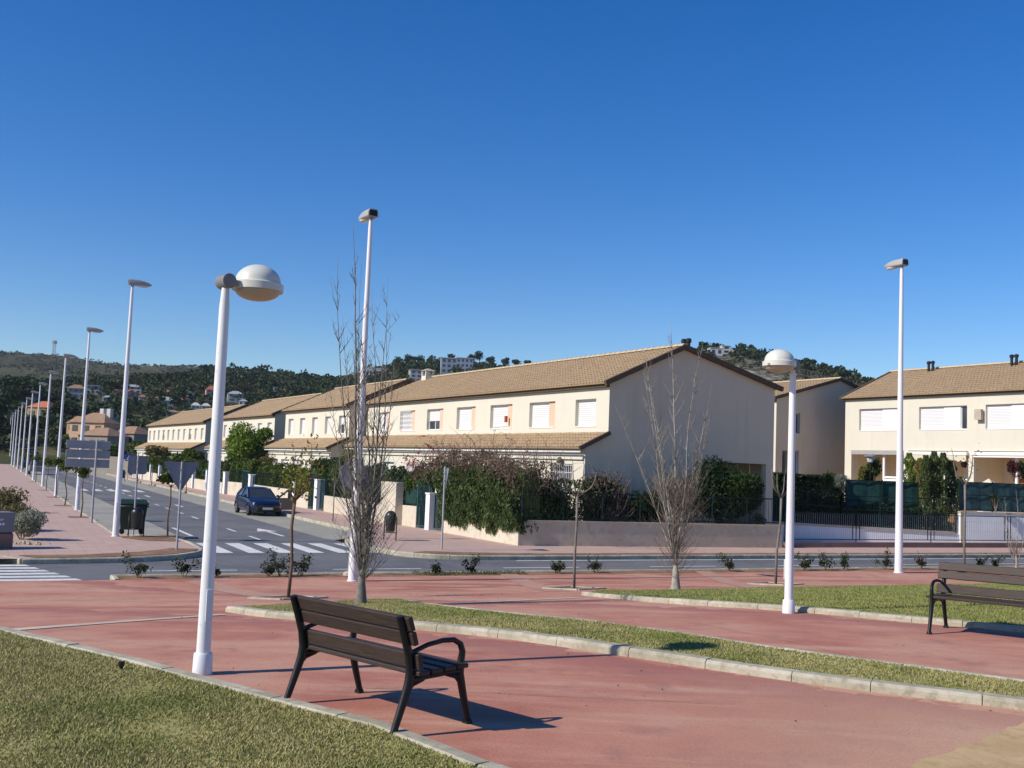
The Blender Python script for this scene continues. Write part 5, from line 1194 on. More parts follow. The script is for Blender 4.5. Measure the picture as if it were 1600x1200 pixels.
# ---- the big trailing bush over the corner wall
def frame_pts(p, org=None):
    w = np.array([[WD.x, WD.y, 0], [WN.x, WN.y, 0], [0, 0, 1]]); return np.array([W0.x, W0.y, 0])+p @ w
def side_pts(p):
    w = np.array([[SD.x, SD.y, 0], [SN.x, SN.y, 0], [0, 0, 1]]); return np.array([W0.x, W0.y, 0])+p @ w
t = thing('trailing_bush', 'huge trailing bush spilling over the corner wall, brown on top with red flowers', 'bush', wp(1.2, .5, 0))
org = np.array(t.location); aL = wa(642); aR = -2.2
def bush_pts(n, zlo, zhi, a0, a1, bf=-.35, bb=1.3):
    a = G.uniform(a0, a1, n); prof = np.clip(1-((a-(a0+a1)/2)/((a1-a0)/2+.4))**4, .25, 1); wv = .16*np.sin(a*2.2)+.12*np.sin(a*5.1+.6)+.08*np.sin(a*9.7)
    z = zlo+(zhi-zlo)*G.random(n)**.9*prof+wv*.7; f = np.clip((z-.3)/3.2, 0, 1); bulge = -.45*np.sin(PI*np.clip(f+.05, 0, 1))+.1*np.sin(a*4.3+z*3.1)+.09*np.sin(a*7.7-z*4.4)
    b = np.where(G.random(n) < .72, bulge+.1+np.abs(G.normal(0, .14, n)), G.uniform(bulge+.1, bb, n)); return np.stack([a, b, z], 1)
aG = wa(692); mb = MB(); p = bush_pts(36000, .62, 2.95, -.1, aL-.6); p = p[(p[:, 0] < aG) | (p[:, 2] > 2.25+.25*np.sin(p[:, 0]*6))]; mb.cards(frame_pts(p)-org, G.uniform(.045, .10, len(p)), G, .38, .0, (.1, -.1, -.9))
p = bush_pts(1500, .55, 1.1, .0, aL-3.2, -.4, .2); p[:, 1] = np.minimum(p[:, 1], -.02-.1*G.random(len(p))); mb.cards(frame_pts(p)-org, G.uniform(.05, .12, len(p)), G, .25, 0, (0, 0, -1.2))
pside = np.stack([G.uniform(-.2, 3.3, 7500), G.uniform(.1, 1.6, 7500), G.uniform(.85, 2.6, 7500)], 1); pside = pside[G.random(len(pside)) < np.clip(1.25-pside[:, 0]/3.3-.15*np.sin(pside[:, 2]*5+pside[:, 0]*4), .12, 1)]
mb.cards(side_pts(pside)-org, G.uniform(.05, .10, len(pside)), G, .38, 0, (0, 0, -.9)); mb.build('foliage', M['lf_bush'], t)
mb = MB(); p = bush_pts(12000, 2.2, 3.5, .2, aL-.5, -.2, 1.2); p = p[G.random(len(p)) < np.clip((p[:, 2]-2.1)/.8, 0, 1)]; mb.cards(frame_pts(p)-org, G.uniform(.035, .075, len(p)), G, .4); 
p = np.stack([G.uniform(-.3, 1.8, 2600), G.uniform(0, 1.4, 2600), G.uniform(1.9, 3.25, 2600)], 1); mb.cards(side_pts(p)-org, G.uniform(.035, .07, len(p)), G, .4); mb.build('dry_foliage', M['lf_brown'], t)
mb = MB()
for q in range(260):
    a = G.uniform(-1.2, aL-.4); b = G.uniform(-.2, 1.2); z = G.uniform(2.3, 3.2); pp = [np.array([a, b, z])]; d = np.array([G.normal(0, .5), G.normal(0, .25), G.uniform(.35, 1.6)])
    for e in range(7): d = d+np.array([G.normal(0, .22), G.normal(0, .12), -.16]); pp.append(pp[-1]+d*.16*G.uniform(.8, 1.7))
    mb.tube([Vector(v) for v in frame_pts(np.array(pp))-org], list(np.linspace(.010, .004, 8)), 3)
lt_ = []
for q in range(70):   # long arching shoots above the porch roof line
    a = G.uniform(.0, aL); pp = [np.array([a, G.uniform(-.2, .8), G.uniform(2.7, 3.3)])]; d = np.array([G.normal(0, .7), G.normal(-.1, .25), G.uniform(.9, 1.7)])
    for e in range(9): d = d+np.array([G.normal(0, .18), G.normal(0, .1), -.17]); pp.append(pp[-1]+d*.13*G.uniform(.8, 1.5))
    lt_ += [v+G.normal(0, .03, 3) for v in pp[3:] for _ in range(2)]
    mb.tube([Vector(v) for v in frame_pts(np.array(pp))-org], list(np.linspace(.009, .0035, 10)), 3)
mb.build('twig', M['twig_pink'], t)
mb = MB(); mb.cards(frame_pts(np.array(lt_))-org, .03, G, .6); mb.build('dry_foliage', M['lf_brown'], t)
mb = MB()
for q in range(17):
    a = G.uniform(.8, aL-.2) if q > 9 else G.uniform(aL-2.2, aL+.5); z = G.uniform(2.6, 4.2) if q < 14 else G.uniform(2.2, 3.4); b = G.uniform(-.5, .5); n_ = int(G.uniform(6, 26))
    pp = np.array([a, b, z])+np.cumsum(G.normal(0, .05, (n_, 3)), 0)*np.array([1.4, .6, .6]); mb.cards(frame_pts(pp)-org, G.uniform(.025, .05, n_), G, .7)
mb.build('red_flower', M['lf_red'], t)
mb = MB(); m_ = 14; rg = []
for q in range(m_+1):
    a = .1+(aG-.3)*q/m_; j = .08*math.sin(q*2.1); rg.append([Vector(v) for v in frame_pts(np.array([[a, .12+j, .9], [a, .95, .9], [a, .9, 2.95+j], [a, .22-j, 2.8+j]]))-org])
mb.loft(rg).build('inner_growth', M['lf_bush'], t)
mb = MB()
for q in range(22):   # stems inside
    a = G.uniform(0, aL-1.2); mb.tube([Vector(v) for v in frame_pts(np.array([[a, .5, .2], [a+.1, .55, 1.2], [a+G.normal(0, .4), .4, 2.4], [a+G.normal(0, .6), .2, 3.]]))-org], [.03, .025, .015, .008], 5)
mb.build('stem', M['bark_brown'], t)
t = thing('climber', 'light green climber with red blossom arching left of the trailing bush', 'climber', wp(aL, .3, 0)); org = np.array(t.location)
mb = MB(); p = blobs(1800, (aL-.1, .25, 2.35), (1.15, .4, .62), 9, sub=.5); mb.cards(frame_pts(p)-org, G.uniform(.06, .11, len(p)), G, .6); p = blobs(500, (aL+.5, .1, 1.95), (.35, .25, .6), 4); mb.cards(frame_pts(p)-org, G.uniform(.06, .11, len(p)), G, .6); mb.build('foliage', M['lf_tree'], t)
mb = MB(); mb.tube([Vector(v)-Vector(org) for v in (wp(aL, .4, .2), wp(aL-.1, .4, 1.2), wp(aL, .3, 2.4))], [.03, .025, .015], 6); mb.build('stem', M['bark_brown'], t)
mb = MB(); pp = np.concatenate([np.array([aL-.2+q*.3, .0, 3.05+.12*math.sin(q*2.)])+G.normal(0, .09, (24, 3)) for q in range(5)]); mb.cards(frame_pts(pp)-org, .045, G, .7); mb.build('red_flower', M['lf_red'], t)
# ---- shrubs behind the shaded side wall
def side_shrub(label, a, b, r, zc, n, mat, size=.07, sub=.5, nb=8, asp=.5, twigs=0, twm='twig', cat='shrub', name='shrub', n2=0, mat2=None):
    t = thing(name, label, cat, sp_(a, b, .1), 0, 'shrubs behind the side wall'); org = np.array(t.location)
    if n: mb = MB(); p = blobs(n, (a, b, zc), r, nb, sub=sub); mb.cards(side_pts(p)-org, G.uniform(size*.6, size*1.3, len(p)), G, asp); mb.build('foliage', M[mat], t)
    if n2: mb = MB(); p = blobs(n2, (a, b, zc+.2), r, nb, sub=sub); mb.cards(side_pts(p)-org, G.uniform(size*.5, size*1., len(p)), G, asp); mb.build('dry_foliage', M[mat2], t)
    mb = MB()
    for q in range(7+twigs):
        d = G.normal(0, 1, 3); e = np.array([a, b, zc])+d/np.linalg.norm(d)*np.array(r)*G.uniform(.6, 1.25); s0 = np.array([a+G.normal(0, .2), b, .2]); m_ = (s0+e)/2+G.normal(0, .15, 3)*[1, .5, 1]+[0, 0, .2]
        if e[2] < .9: continue
        mb.tube([Vector(v) for v in side_pts(np.array([s0, m_, (m_+e)/2+G.normal(0, .06, 3), e]))-org], [.02, .012, .008, .004], 4)
    mb.build('stem', M[twm], t); return t
side_shrub('dark leafy shrub in the corner shade before the barred window', 1.7, .95, (1.6, .85, 1.0), 1.6, 5200, 'lf_deep', twigs=25)
side_shrub('brown half-bare shrub against the left foot of the gable', 3.9, .95, (1.7, .85, 1.3), 1.85, 3400, 'lf_deep', .065, twigs=150, twm='twig_pink', n2=2600, mat2='lf_brown')
side_shrub('dark low shrub behind the side wall under the bare brown twigs', 5.8, .9, (1.6, .8, 1.05), 1.6, 5200, 'lf_deep', .07, twigs=20)
side_shrub('brown twiggy shrub behind the right bare poplar', 7.2, .95, (1.7, .85, 1.3), 1.85, 3000, 'lf_olive', .06, twigs=190, n2=1400, mat2='lf_brown')
side_shrub('tall dark green oleander in front of the gable', 8.9, 1.05, (1.75, .95, 1.55), 2.25, 9500, 'lf_deep', .12, asp=.22, nb=10)
side_shrub('bushy green oleander at the right end of the gable', 10.55, 1.0, (1.65, .85, 1.5), 2.1, 8500, 'lf_hedge', .12, asp=.22, nb=9)
side_shrub('dark evergreen filling the gap left of the oleander', 7.9, 1.7, (1.0, .6, 1.0), 1.7, 3000, 'lf_deep', .07)
side_shrub('dark evergreen between the two brown shrubs below the gable', 5.0, 1.8, (1.1, .5, 1.05), 1.7, 3000, 'lf_deep', .07)
side_shrub('low sparse plant at the right end of the side wall', 11.2, .9, (.5, .4, .35), 1.2, 260, 'lf_olive', .08, asp=.25)
# ---- garden trees
def leafy(name, label, base, h, r, zc, n, mat, size=.1, nb=14, trunk=.09, group=None, mat2=None, sub=.42, cat='tree', tm='bark_brown', limbs=7):
    t = thing(name, label, cat, base, G.uniform(0, 6), group); mb = MB(); rx_, rz__ = r
    p = blobs(n, (0, 0, zc), (rx_, rx_, rz__), nb, sub=sub); mb.cards(p, G.uniform(size*.6, size*1.3, len(p)), G, .55); mb.build('crown', M[mat], t)
    mb = MB(); mb.tube([(0, 0, -.1), (trunk*.3, 0, zc*.4), (-trunk*.3, trunk*.2, zc)], [trunk, trunk*.75, trunk*.4], 8)
    for q in range(limbs):
        an = 2*PI*q/limbs+G.normal(0, .3); z0 = (zc-rz__)*G.uniform(.8, 1.15); mb.tube([(0, 0, z0), (rx_*.35*math.cos(an), rx_*.35*math.sin(an), z0+rz__*.45), (rx_*.75*math.cos(an), rx_*.75*math.sin(an), z0+rz__*G.uniform(.7, 1.5))], [trunk*.5, trunk*.3, trunk*.12], 5)
    mb.build('trunk', M[tm], t, True); return t
def gpos(x, b): q = onplane(x, 760, W0+WN*b, WN); return Vector((q.x, q.y, .1))
leafy('garden_tree', 'full leafy green tree in the gardens behind the near park lamp', gpos(390, 1.8), 5.4, (2.55, 2.0), 3.7, 9000, 'lf_lime', .13, 20, .14, sub=.38)
leafy('round_topiary', 'round clipped yellow-green ball of a tree above the blue car', gpos(414, 1.3), 3, (.75, .62), 2.6, 2000, 'lf_olive', .06, 14, .07, sub=.5)
leafy('garden_tree', 'bushy tree with drooping leaves left of the round topiary', gpos(368, 1.2), 3, (1.2, 1.2), 2.2, 1800, 'lf_tree', .14, 12, .09)
leafy('garden_tree', 'wide low olive-green tree before the farthest house row', gpos(250, 1.5), 3, (2.4, .9), 3.0, 1500, 'lf_olive', .2, 12, .1)
leafy('garden_tree', 'dark rounded tree below the farthest house row', gpos(296, 1.3), 3, (1.7, .9), 2.6, 1400, 'lf_tree', .22, 10, .1)
leafy('garden_tree', 'thin yellow-green shrub tree beside the second porch roof', gpos(540, 2.4), 3, (.5, .9), 2.9, 700, 'lf_yel', .09, 8, .05)
# ---- dry leaves and grit blown over the paving
mb = MB(); q = np.stack([G.uniform(-5, 9, 500), G.uniform(6.5, 24, 500)], 1); zq_ = gzv(q[:, 0], q[:, 1])+.012; mb.cards(np.stack([q[:, 0], q[:, 1], zq_], 1), G.uniform(.004, .013, 500), G, .6, .92); tag(mb.build('leaf_litter', M['lf_brown']), 'scattered dry leaves and grit on the red paving', 'leaf litter', kind='stuff')
# ---- young street trees with round crowns
def street_tree(seed):
    g = np.random.default_rng(seed); t = thing('street_tree', 'x', 'tree')
    mb = MB(); p = blobs(520, (0, 0, 1.95), (.50, .50, .36), 9, g, .5); mb.cards(p, g.uniform(.045, .085, len(p)), g, .6); mb.build('crown', M['lf_tree'], t)
    mb = MB(); b = g.normal(0, .05, 2); mb.tube([(0, 0, -.05), (b[0], b[1], .6), (-b[0]*.6, b[1], 1.2), (0, 0, 1.75)], [.032, .028, .026, .022], 7)
    for q in range(5): an = q*1.26; mb.tube([(0, 0, 1.65), (.2*math.cos(an), .2*math.sin(an), 1.85), (.36*math.cos(an), .36*math.sin(an), 2.02)], [.014, .01, .005], 4)
    mb.build('trunk', M['bark_brown'], t, True)
    return t
TR = [street_tree(q) for q in (1, 2, 3)]; used = [0, 0, 0]
def put_tree(i, loc, rz, lab, grp, sc=1.):
    if not used[i]:
        o = TR[i]; o.location = loc; o.rotation_euler = (0, 0, rz); o.scale = (sc,)*3; o['label'] = lab; o['group'] = grp; used[i] = 1
    else: dup(TR[i], loc, rz, lab, grp, sc)
    m = MB(); x, y = loc[0], loc[1]
    q = [Vector((x, y, 0))+SU*a*.5+SV*b*.5 for a, b in ((-1, -1), (1, -1), (1, 1), (-1, 1))]; m.poly([(v.x, v.y, .136) for v in ccw(q)]); struct('tree_pit', m, M['soil'])
GL = 'young round-headed trees along the left pavement'; GR = 'young trees along the right pavement'
put_tree(0, hit(262, 838, .13), .3, 'young round-headed tree in the corner planter between two sign posts', GL, 1.02)
tl = [(126, 808), (101, 790), (87.5, 777), (72.5, 766), (55.5, 753)]
for i, px in enumerate(tl): put_tree((i+1) % 3, hit(*px, .13), i*1.3, 'young round-headed tree on the left pavement, '+(ORD[i]+' past the first street lamp'), GL, 1.0+.03*(i % 3))
for i in range(9): put_tree(i % 3, P(122+13*i, 4.6, .13), i, 'far young tree among the street lamps, '+ORD[i]+' of the distant ones', GL, 1.05)
tr_ = [(291, 768, 'before the shaded end wall of the farthest house row'), (237, 757, 'just beyond the square sign'), (216, 752, 'beside the blue crossing sign'), (375, 768, 'left of the blue car')]
for i, (x, y, l_) in enumerate(tr_): put_tree(i % 3, hit(x, y, .13), i*2.1, 'young tree on the right pavement '+l_, GR, 1.12)
for i in range(5): put_tree(i % 3, P(120+14*i, 14.9, .13), i*1.7, 'far young tree on the right pavement, '+ORD[i]+' before the hills', GR, 1.1)
# ---- pollarded saplings
def sapling(label, base, h, forks, leaves=0, lm='lf_yel', r0=.032, lean=0., bark='bark_grey', group='pollarded saplings in square pits', seed=1, low=None):
    g = np.random.default_rng(seed); t = thing('sapling', label, 'tree', base, 0, group); fz = h*.66
    mb = MB(); bx = lean; kx = g.normal(0, .012); mb.tube([(0, 0, -.05), (bx*.3+kx, .01, fz*.35), (bx*.7-kx, -.01, fz*.72), (bx, 0, fz)], [r0*1.15, r0, r0*.92, r0*1.05], 8); mb.build('trunk', M[bark], t, True)
    mb = MB(); tips = []
    for dx, dz in forks:
        e = np.array([bx+dx, g.normal(0, .12), fz+dz]); m_ = np.array([bx+dx*.75, e[1]*.6, fz+dz*.35]); q = np.array([bx+dx*.95, e[1]*.9, fz+dz*.7]); mb.tube([(bx, 0, fz-.03), tuple(m_), tuple(q), tuple(e)], [r0*.75, r0*.55, r0*.45, r0*.3], 6); tips += [m_, q, e]
        for s_ in range(2):
            f = e if s_ else q; d = np.array([g.normal(0, .12), g.normal(0, .12), g.uniform(.1, .28)]); mb.tube([tuple(f), tuple(f+d*.6), tuple(f+d)], [r0*.25, r0*.18, r0*.1], 4); tips.append(f+d)
    mb.build('branch', M[bark], t, True)
    if leaves: mb = MB(); c_ = np.array(tips)[g.integers(0, len(tips), leaves)]+g.normal(0, .11, (leaves, 3)); mb.cards(c_, g.uniform(.022, .05, leaves), g, .55); mb.build('foliage', M[lm], t)
    return t
def hpx(base, px): # height from the pixel of its top
    d = ray(*px); k_ = (Vector((base.x, base.y, 0)).length)/(Vector((d.x, d.y, 0)).length); return EYE+d.z*k_-base.z
b = PITS['a']; sapling('thin sapling with a few yellow-green leaves right of the near park lamp', b, hpx(b, (460, 700)), ((-.10, .35), (.12, .45), (.28, .75), (.2, .35), (-.02, .7)), 420, seed=3, lean=.03, bark='bark_brown', r0=.030)
b = PITS['b']; sapling('bare pollarded sapling standing before the shaded side wall', b, hpx(b, (903, 700)), ((-.33, .55), (-.12, .75), (.12, .7), (.42, .55)), 0, seed=5, r0=.029)
b = PITS['c']; sapling('crooked bare sapling beside the far park lamp', b, hpx(b, (1214, 708)), ((-.16, .6), (.1, .55), (.3, .75), (-.3, .75)), 0, seed=8, lean=.10, r0=.031)
b = onplane(1507, 885, P(25.75, 0), SU); b.z = .12; sapling('slim bare sapling forking in a Y before the columnar conifers', b, hpx(b, (1505, 690)), ((-.40, 1.0), (.22, .75), (.28, 1.0)), 40, 'lf_rose', seed=9, r0=.040)
b = hit(520, 815, .13); sapling('sparse young sapling by the right kerb in front of the hedge', b, 2.6, ((-.2, .7), (.2, .8), (0, .9)), 160, 'lf_tree', seed=12, group=GR, r0=.025)
# ---- bare upright poplars
def poplar(label, base, H_, r0, stems, seed, bark, basal=0, spread=1., twm=None, splay=0., side=26, name='bare_poplar', lean=0.):
    g = np.random.default_rng(seed); t = thing(name, label, 'tree', base, 0, 'bare upright poplars'); tr = MB(); br = MB(); tw = MB()
    def stem(p0, d, L, r, nseg, mb, up=.06, kink=.05, ln=0.):
        p = [np.array(p0)]; d = np.array(d, float); d /= np.linalg.norm(d)
        for q in range(nseg):
            d = d+g.normal(0, kink, 3)*[1, 1, .3]+np.array([ln*up*6, 0, up]); d /= np.linalg.norm(d); p.append(p[-1]+d*L/nseg)
        mb.tube([Vector(v) for v in p], list(r*(1-np.linspace(0, .9, nseg+1)**.9)), 6 if r > .012 else (4 if r > .006 else 3)); return p, d
    tr.tube([(0, 0, -.08), (0, 0, .02), (.01, 0, .12), (.0, .0, .30), (-.01, .01, .55)], [r0*1.7, r0*1.25, r0*.95, r0*.8, r0*.45], 10); tr.build('trunk', M[bark], t, True)
    for (dx, dy, z0, L, rr) in stems:
        L *= H_; p, d = stem((dx*.05*spread, dy*.05, z0), (dx*.26*spread, dy*.26, 1), L, rr*r0*.72, 11, br, .04, .04, lean)
        for q in range(int(side*L/H_)):
            f = g.uniform(.10, .93); i = min(int(f*11), 10); b0 = p[i]+(p[i+1]-p[i])*(f*11-i); an = g.uniform(0, 2*PI); l_ = (1-f*.72)*g.uniform(.35, 1.05)*H_*.2; k_ = g.uniform(.45, .9)
            q_, dd = stem(b0, (math.cos(an)*k_, math.sin(an)*k_, 1), l_, rr*r0*.26*(1-f*.6)+.003, 5, br, .09, .07)
            for e in range(int(4*g.random()+1.5)):
                f2 = g.uniform(.25, .95); j = min(int(f2*5), 4); b1_ = q_[j]; an = g.uniform(0, 2*PI); stem(b1_, (math.cos(an)*.8, math.sin(an)*.8, 1), l_*g.uniform(.25, .55), .0042, 3, tw, .05, .1)
    for q in range(basal):
        an = g.uniform(0, 2*PI); z0 = g.uniform(.25, H_*(.28+.12*splay)); k_ = g.uniform(.5, 1.15)*(1+splay); q_, dd = stem((0, 0, z0), (math.cos(an)*k_, math.sin(an)*k_, 1), g.uniform(.5, 1.15)*H_*.19, .0055, 5, tw, .06, .10)
        for e in range(3): an = g.uniform(0, 2*PI); stem(q_[1+e], (math.cos(an)*.9, math.sin(an)*.9, .9), H_*g.uniform(.04, .10), .0038, 3, tw, .04, .12)
    br.build('branch', M[bark], t, True); tw.build('twig', M[twm or bark], t)
    return t
p1 = hit(563, 947); H1 = hpx(p1, (540, 362))
poplar('tall bare poplar of many upright stems at the left, behind the front bench', p1, H1, .085, [(-.22, .1, .35, .96, .50), (.10, -.2, .3, .74, .42), (-.55, -.1, .45, .86, .30), (.55, .2, .4, .70, .36), (.95, -.2, .5, .58, .30), (-.9, .3, .5, .52, .24), (.35, .6, .6, .76, .28), (-.35, -.6, .6, .80, .28), (.0, .3, .5, .62, .30), (.75, .4, .6, .80, .22), (-.65, .5, .7, .66, .22)], 4, 'bark_grey', basal=95, spread=.85, side=27, lean=-.045)
p2 = hit(1055, 922); H2 = hpx(p2, (1052, 500))
poplar('silver-barked bare poplar in front of the grey gable', p2, H2, .10, [(-.02, .0, .4, .95, .50), (-.38, .1, .55, .80, .34), (-.75, -.2, .7, .70, .26), (.30, .2, .8, .64, .26), (.12, -.5, .9, .76, .30), (-.2, .6, .7, .72, .26), (-1.1, .3, .8, .60, .20), (.75, -.1, .9, .48, .20), (-.55, -.4, .8, .6, .2), (.5, .5, .7, .55, .2)], 9, 'bark_white', basal=140, spread=1.4, twm='twig', splay=.85, side=32, lean=-.01)
p3 = onplane(1588, 893, P(25.2, 0), SU); p3.z = .12
poplar('small bare multi-stemmed tree at the right edge behind the far bench', p3, 2.9, .05, [(-.5, 0, .2, .8, .5), (.3, .1, .2, .9, .55), (.8, -.1, .25, .75, .45), (-1.1, .1, .25, .7, .4)], 15, 'bark_white', basal=26, spread=1.3, twm='twig', side=14)
# ---- rose bushes on the kerb strip
rb = [(217, .55), (288, .52), (337, .35), (421, .45), (438, .7), (472, .68), (680, .42), (735, .42), (868, .42), (929, .48), (1141, .55), (1256, .55), (1289, .62), (1319, .55), (1384, .6), (1440, .55), (1531, .5), (1556, .5)]
for i, (x, h) in enumerate(rb):
    h *= .85
    b = onplane(x, 893, P(25.75, 0), SU); b.z = .12; g = np.random.default_rng(100+i); t = thing('rose_bush', 'x', 'rose bush', b, 0, 'pruned rose bushes along the kerb strip')
    st_s = MB(); lf = MB(); tips = []
    for q in range(int(g.integers(3, 6))):
        an = g.uniform(0, 2*PI); e = np.array([math.cos(an)*h*.75*g.uniform(.3, 1.1), math.sin(an)*h*.5, h*g.uniform(.45, 1.15)]); m_ = e*[.35, .35, .5]+g.normal(0, .02, 3); st_s.tube([(0, 0, -.03), tuple(m_), tuple(e)], [.009, .007, .004], 4)
        for f in np.linspace(.3, 1, 5): tips.append(m_*(1-f)*2*.5+e*f)
    tips = np.array(tips); nn = int(110+90*g.random()); c_ = tips[g.integers(0, len(tips), nn)]+g.normal(0, .055, (nn, 3)); lf.cards(c_, g.uniform(.02, .042, nn), g, .6)
    c_ = blobs(190, (0, 0, h*.40), (h*.5, h*.42, h*.40), 5, g, .5); lf.cards(c_, g.uniform(.02, .042, len(c_)), g, .6)
    st_s.build('stem', M['bark_brown'], t); lf.build('foliage', M['lf_rose'], t)
    if x in (1384, 1440, 868): fm = MB(); fm.cards(tips[-2:].repeat(6, 0)+g.normal(0, .025, (12, 3)), .03, g, .8); fm.build('flower', M['lf_red'], t)
    t['label'] = 'pruned rose bush on the kerb strip, '+ORD[i]+' from the left of eighteen'
mb = MB(); nn = 2600; tt_ = G.uniform(10.2, 13.4, nn); ss = G.uniform(25.4, 26.1, nn); c_ = np.stack([ss*SU.x+tt_*SV.x, ss*SU.y+tt_*SV.y, .13+G.random(nn)*.06], 1); mb.cards(c_[:1300], G.uniform(.015, .035, 1300), G, .3, 0, (0, 0, 1.2)); o = mb.build('weeds', M['lf_tree']); tag(o, 'green weeds growing on the kerb strip right of the left poplar', 'weeds', kind='stuff')
# ---- planting at the left edge
def gshrub(label, px, r, zc, n, mat, size, nb=7, name='shrub', zz=.13, cat='shrub', loc=None, asp=.5, stems=True, flat=0, up=None, grp=None):
    b = loc if loc is not None else hit(*px, zz); t = thing(name, label, cat, b, 0, grp); mb = MB(); p = blobs(n, (0, 0, zc), r, nb, sub=.5); p[:, 2] = np.maximum(p[:, 2], .02); mb.cards(p, G.uniform(size*.6, size*1.3, len(p)), G, asp, flat, up); mb.build('foliage', M[mat], t)
    mb = MB()
    for q in range(6): an = q; mb.tube([(0, 0, -.05), (r[0]*.3*math.cos(an), r[1]*.3*math.sin(an), zc*.7), (r[0]*.6*math.cos(an), r[1]*.6*math.sin(an), zc*1.2)], [.02, .012, .006], 4)
    mb.build('stem', M['twig'], t); return t
GS = 'dry shrubs along the left pavement'
gshrub('silvery green shrub right behind the grey block sign', (33, 843), (.8, .75, .6), .42, 4200, 'lf_silver', .045, grp=GS)
gshrub('olive-brown shrub above the silvery one behind the grey block sign', (20, 828), (1.1, 1.1, .6), .45, 4200, 'lf_olive', .06, grp=GS)
gshrub('dry tan shrub on the left pavement edge past the block sign', (8, 800), (1.2, 1.8, .75), .5, 4200, 'lf_olive', .07, grp=GS)
for i in range(6): gshrub('dry roadside shrub on the far left verge, '+ORD[i]+' past the block sign', None, (1.5, 3.4, .8), .45, 2200, 'lf_olive' if i % 2 else 'lf_brown', .12, loc=P(58+9*i, -2.6+.3*i, .05), grp=GS)
mb = MB(); c_ = np.stack([G.uniform(-.3, .3, 60), G.uniform(-.3, .3, 60), G.uniform(.2, .75, 60)], 1); mb.cards(c_, .035, G, .5); b = hit(40, 800, .13); mb.v = [(v[0]+b.x, v[1]+b.y, v[2]+b.z) for v in mb.v]; tag(mb.build('flowering_weed', M['lf_brown']), 'thin pinkish weed beside the left pavement shrubs', 'weed')
st_ = MB(); 
for q in range(26): x_, y_ = G.uniform(-.7, .5), G.uniform(-.3, .3); e_ = G.uniform(.4, 1.1); st_.lathe([(.05*e_, 0), (.06*e_, .03*e_), (.03*e_, .06*e_)], 6, (x_, y_, 0))
b = hit(45, 850, .13); o = st_.build('rubble', M['stone']); o.location = b; tag(o, 'loose stones at the foot of the silvery shrub', 'rubble', kind='stuff')
# ---- garden planting at the right
def vbase(x, b, z=.7): a = va(x); q = vp(a, b, z); return q
def vtop(x, y, b): p0 = A0+VN*b; return onplane(x, y, p0, VN).z
def conifer(label, x, b, ytop, r, n, mat, size=.07, zb=.68):
    q = vbase(x, b, zb); a = (onplane(x, 800, A0+VN*b, VN)-A0).dot(VD); q = vp(a, b, zb); h = vtop(x, ytop, b)-zb; t = thing('columnar_conifer', label, 'conifer', q, 0, 'columnar garden conifers'); mb = MB()
    z = G.random(n)**.85; rr = r*np.clip(1.18-z, 0, .95)**.45*(.75+.25*np.sin(z*23+2*np.sin(z*7))); an = G.uniform(0, 2*PI, n); rr = rr*(.55+.45*G.random(n)**.5); p = np.stack([rr*np.cos(an), rr*np.sin(an), .05+z*(h-.05)], 1); mb.cards(p, G.uniform(size*.6, size*1.4, n), G, .3, 0, (0, 0, 1.1)); mb.build('foliage', M[mat], t)
    MB().tube([(0, 0, -.1), (0, 0, h*.8)], [.06, .02], 6).build('trunk', M['bark_brown'], t); return t
for i, (x, yt, r) in enumerate(((1446, 712, .46), (1459, 706, .48), (1473, 708, .46), (1486, 720, .46))): conifer('dark columnar conifer in the garden fence, '+ORD[i]+' of four from the left', x, 1.2+.15*(i % 2), yt, r, 3800, 'lf_bush')
conifer('yellow-green conical conifer left of the four dark conifers', 1420, 5.5, 708, .52, 2600, 'lf_lime', .08); conifer('pale yellowish conifer just left of the dark conifers', 1436, 5.2, 716, .45, 1500, 'lf_yel', .07)
def gs(label, x, b, ytop, ybot, wpx, n, mat, size=.07, asp=.5, flat=0, up=None, nb=7):
    p0 = A0+VN*b; a = (onplane(x, ytop, p0, VN)-A0).dot(VD); zt_ = onplane(x, ytop, p0, VN).z; zb_ = max(.65, onplane(x, ybot, p0, VN).z); w = wpx*.5*(vp(a, b, 0).y)/F; h = zt_-zb_
    return gshrub(label, None, (w, w*.8, h*.5), h*.5, n, mat, size, nb, loc=vp(a, b, zb_), asp=asp, flat=flat, up=up, grp='shrubs in the right-hand garden')
gs('tall green shrub beside the garden lantern', 1362, 5.6, 706, 775, 36, 2600, 'lf_tree'); gs('yellowish upright shrub left of the garden lantern', 1347, 5.4, 718, 775, 18, 1200, 'lf_yel', .06); gs('silvery wiry shrub before the left terrace', 1318, 4.6, 738, 768, 42, 1600, 'lf_silver', .05, .25); gs('dark reddish shrub under the left terrace corner', 1338, 6.5, 742, 772, 16, 700, 'lf_brown', .06)
gs('dark rounded hedge shrub right of the columnar conifers', 1500, 4.2, 734, 790, 34, 2200, 'lf_hedge', .07); gs('purple-red flowering shrub on the right terrace edge', 1582, 5.4, 716, 752, 34, 1500, 'lf_purple', .05); gs('dark leafy shrub at the right picture edge of the terrace', 1602, 5.2, 718, 752, 26, 1200, 'lf_deep', .07); gs('spiky green plant before the dark garden hedge', 1292, 3.4, 735, 775, 30, 260, 'lf_tree', .26, .10, 0, (0, 0, .7)); gs('low dark bush inside the ramp wall fence', 1270, 1.3, 770, 822, 60, 2200, 'lf_deep', .08); gs('dark low planting behind the ramp wall', 1370, 1.6, 792, 830, 90, 2600, 'lf_deep', .09); gs('low green bush at the foot of the columnar conifers', 1480, .8, 812, 834, 26, 900, 'lf_hedge', .06); gs('white flowering shrub before the blue-green screen', 1556, -.5, 765, 800, 22, 240, 'lf_rose', .05); gs('dark garden bush left of the four conifers', 1405, 2.2, 790, 832, 50, 1800, 'lf_deep', .08)
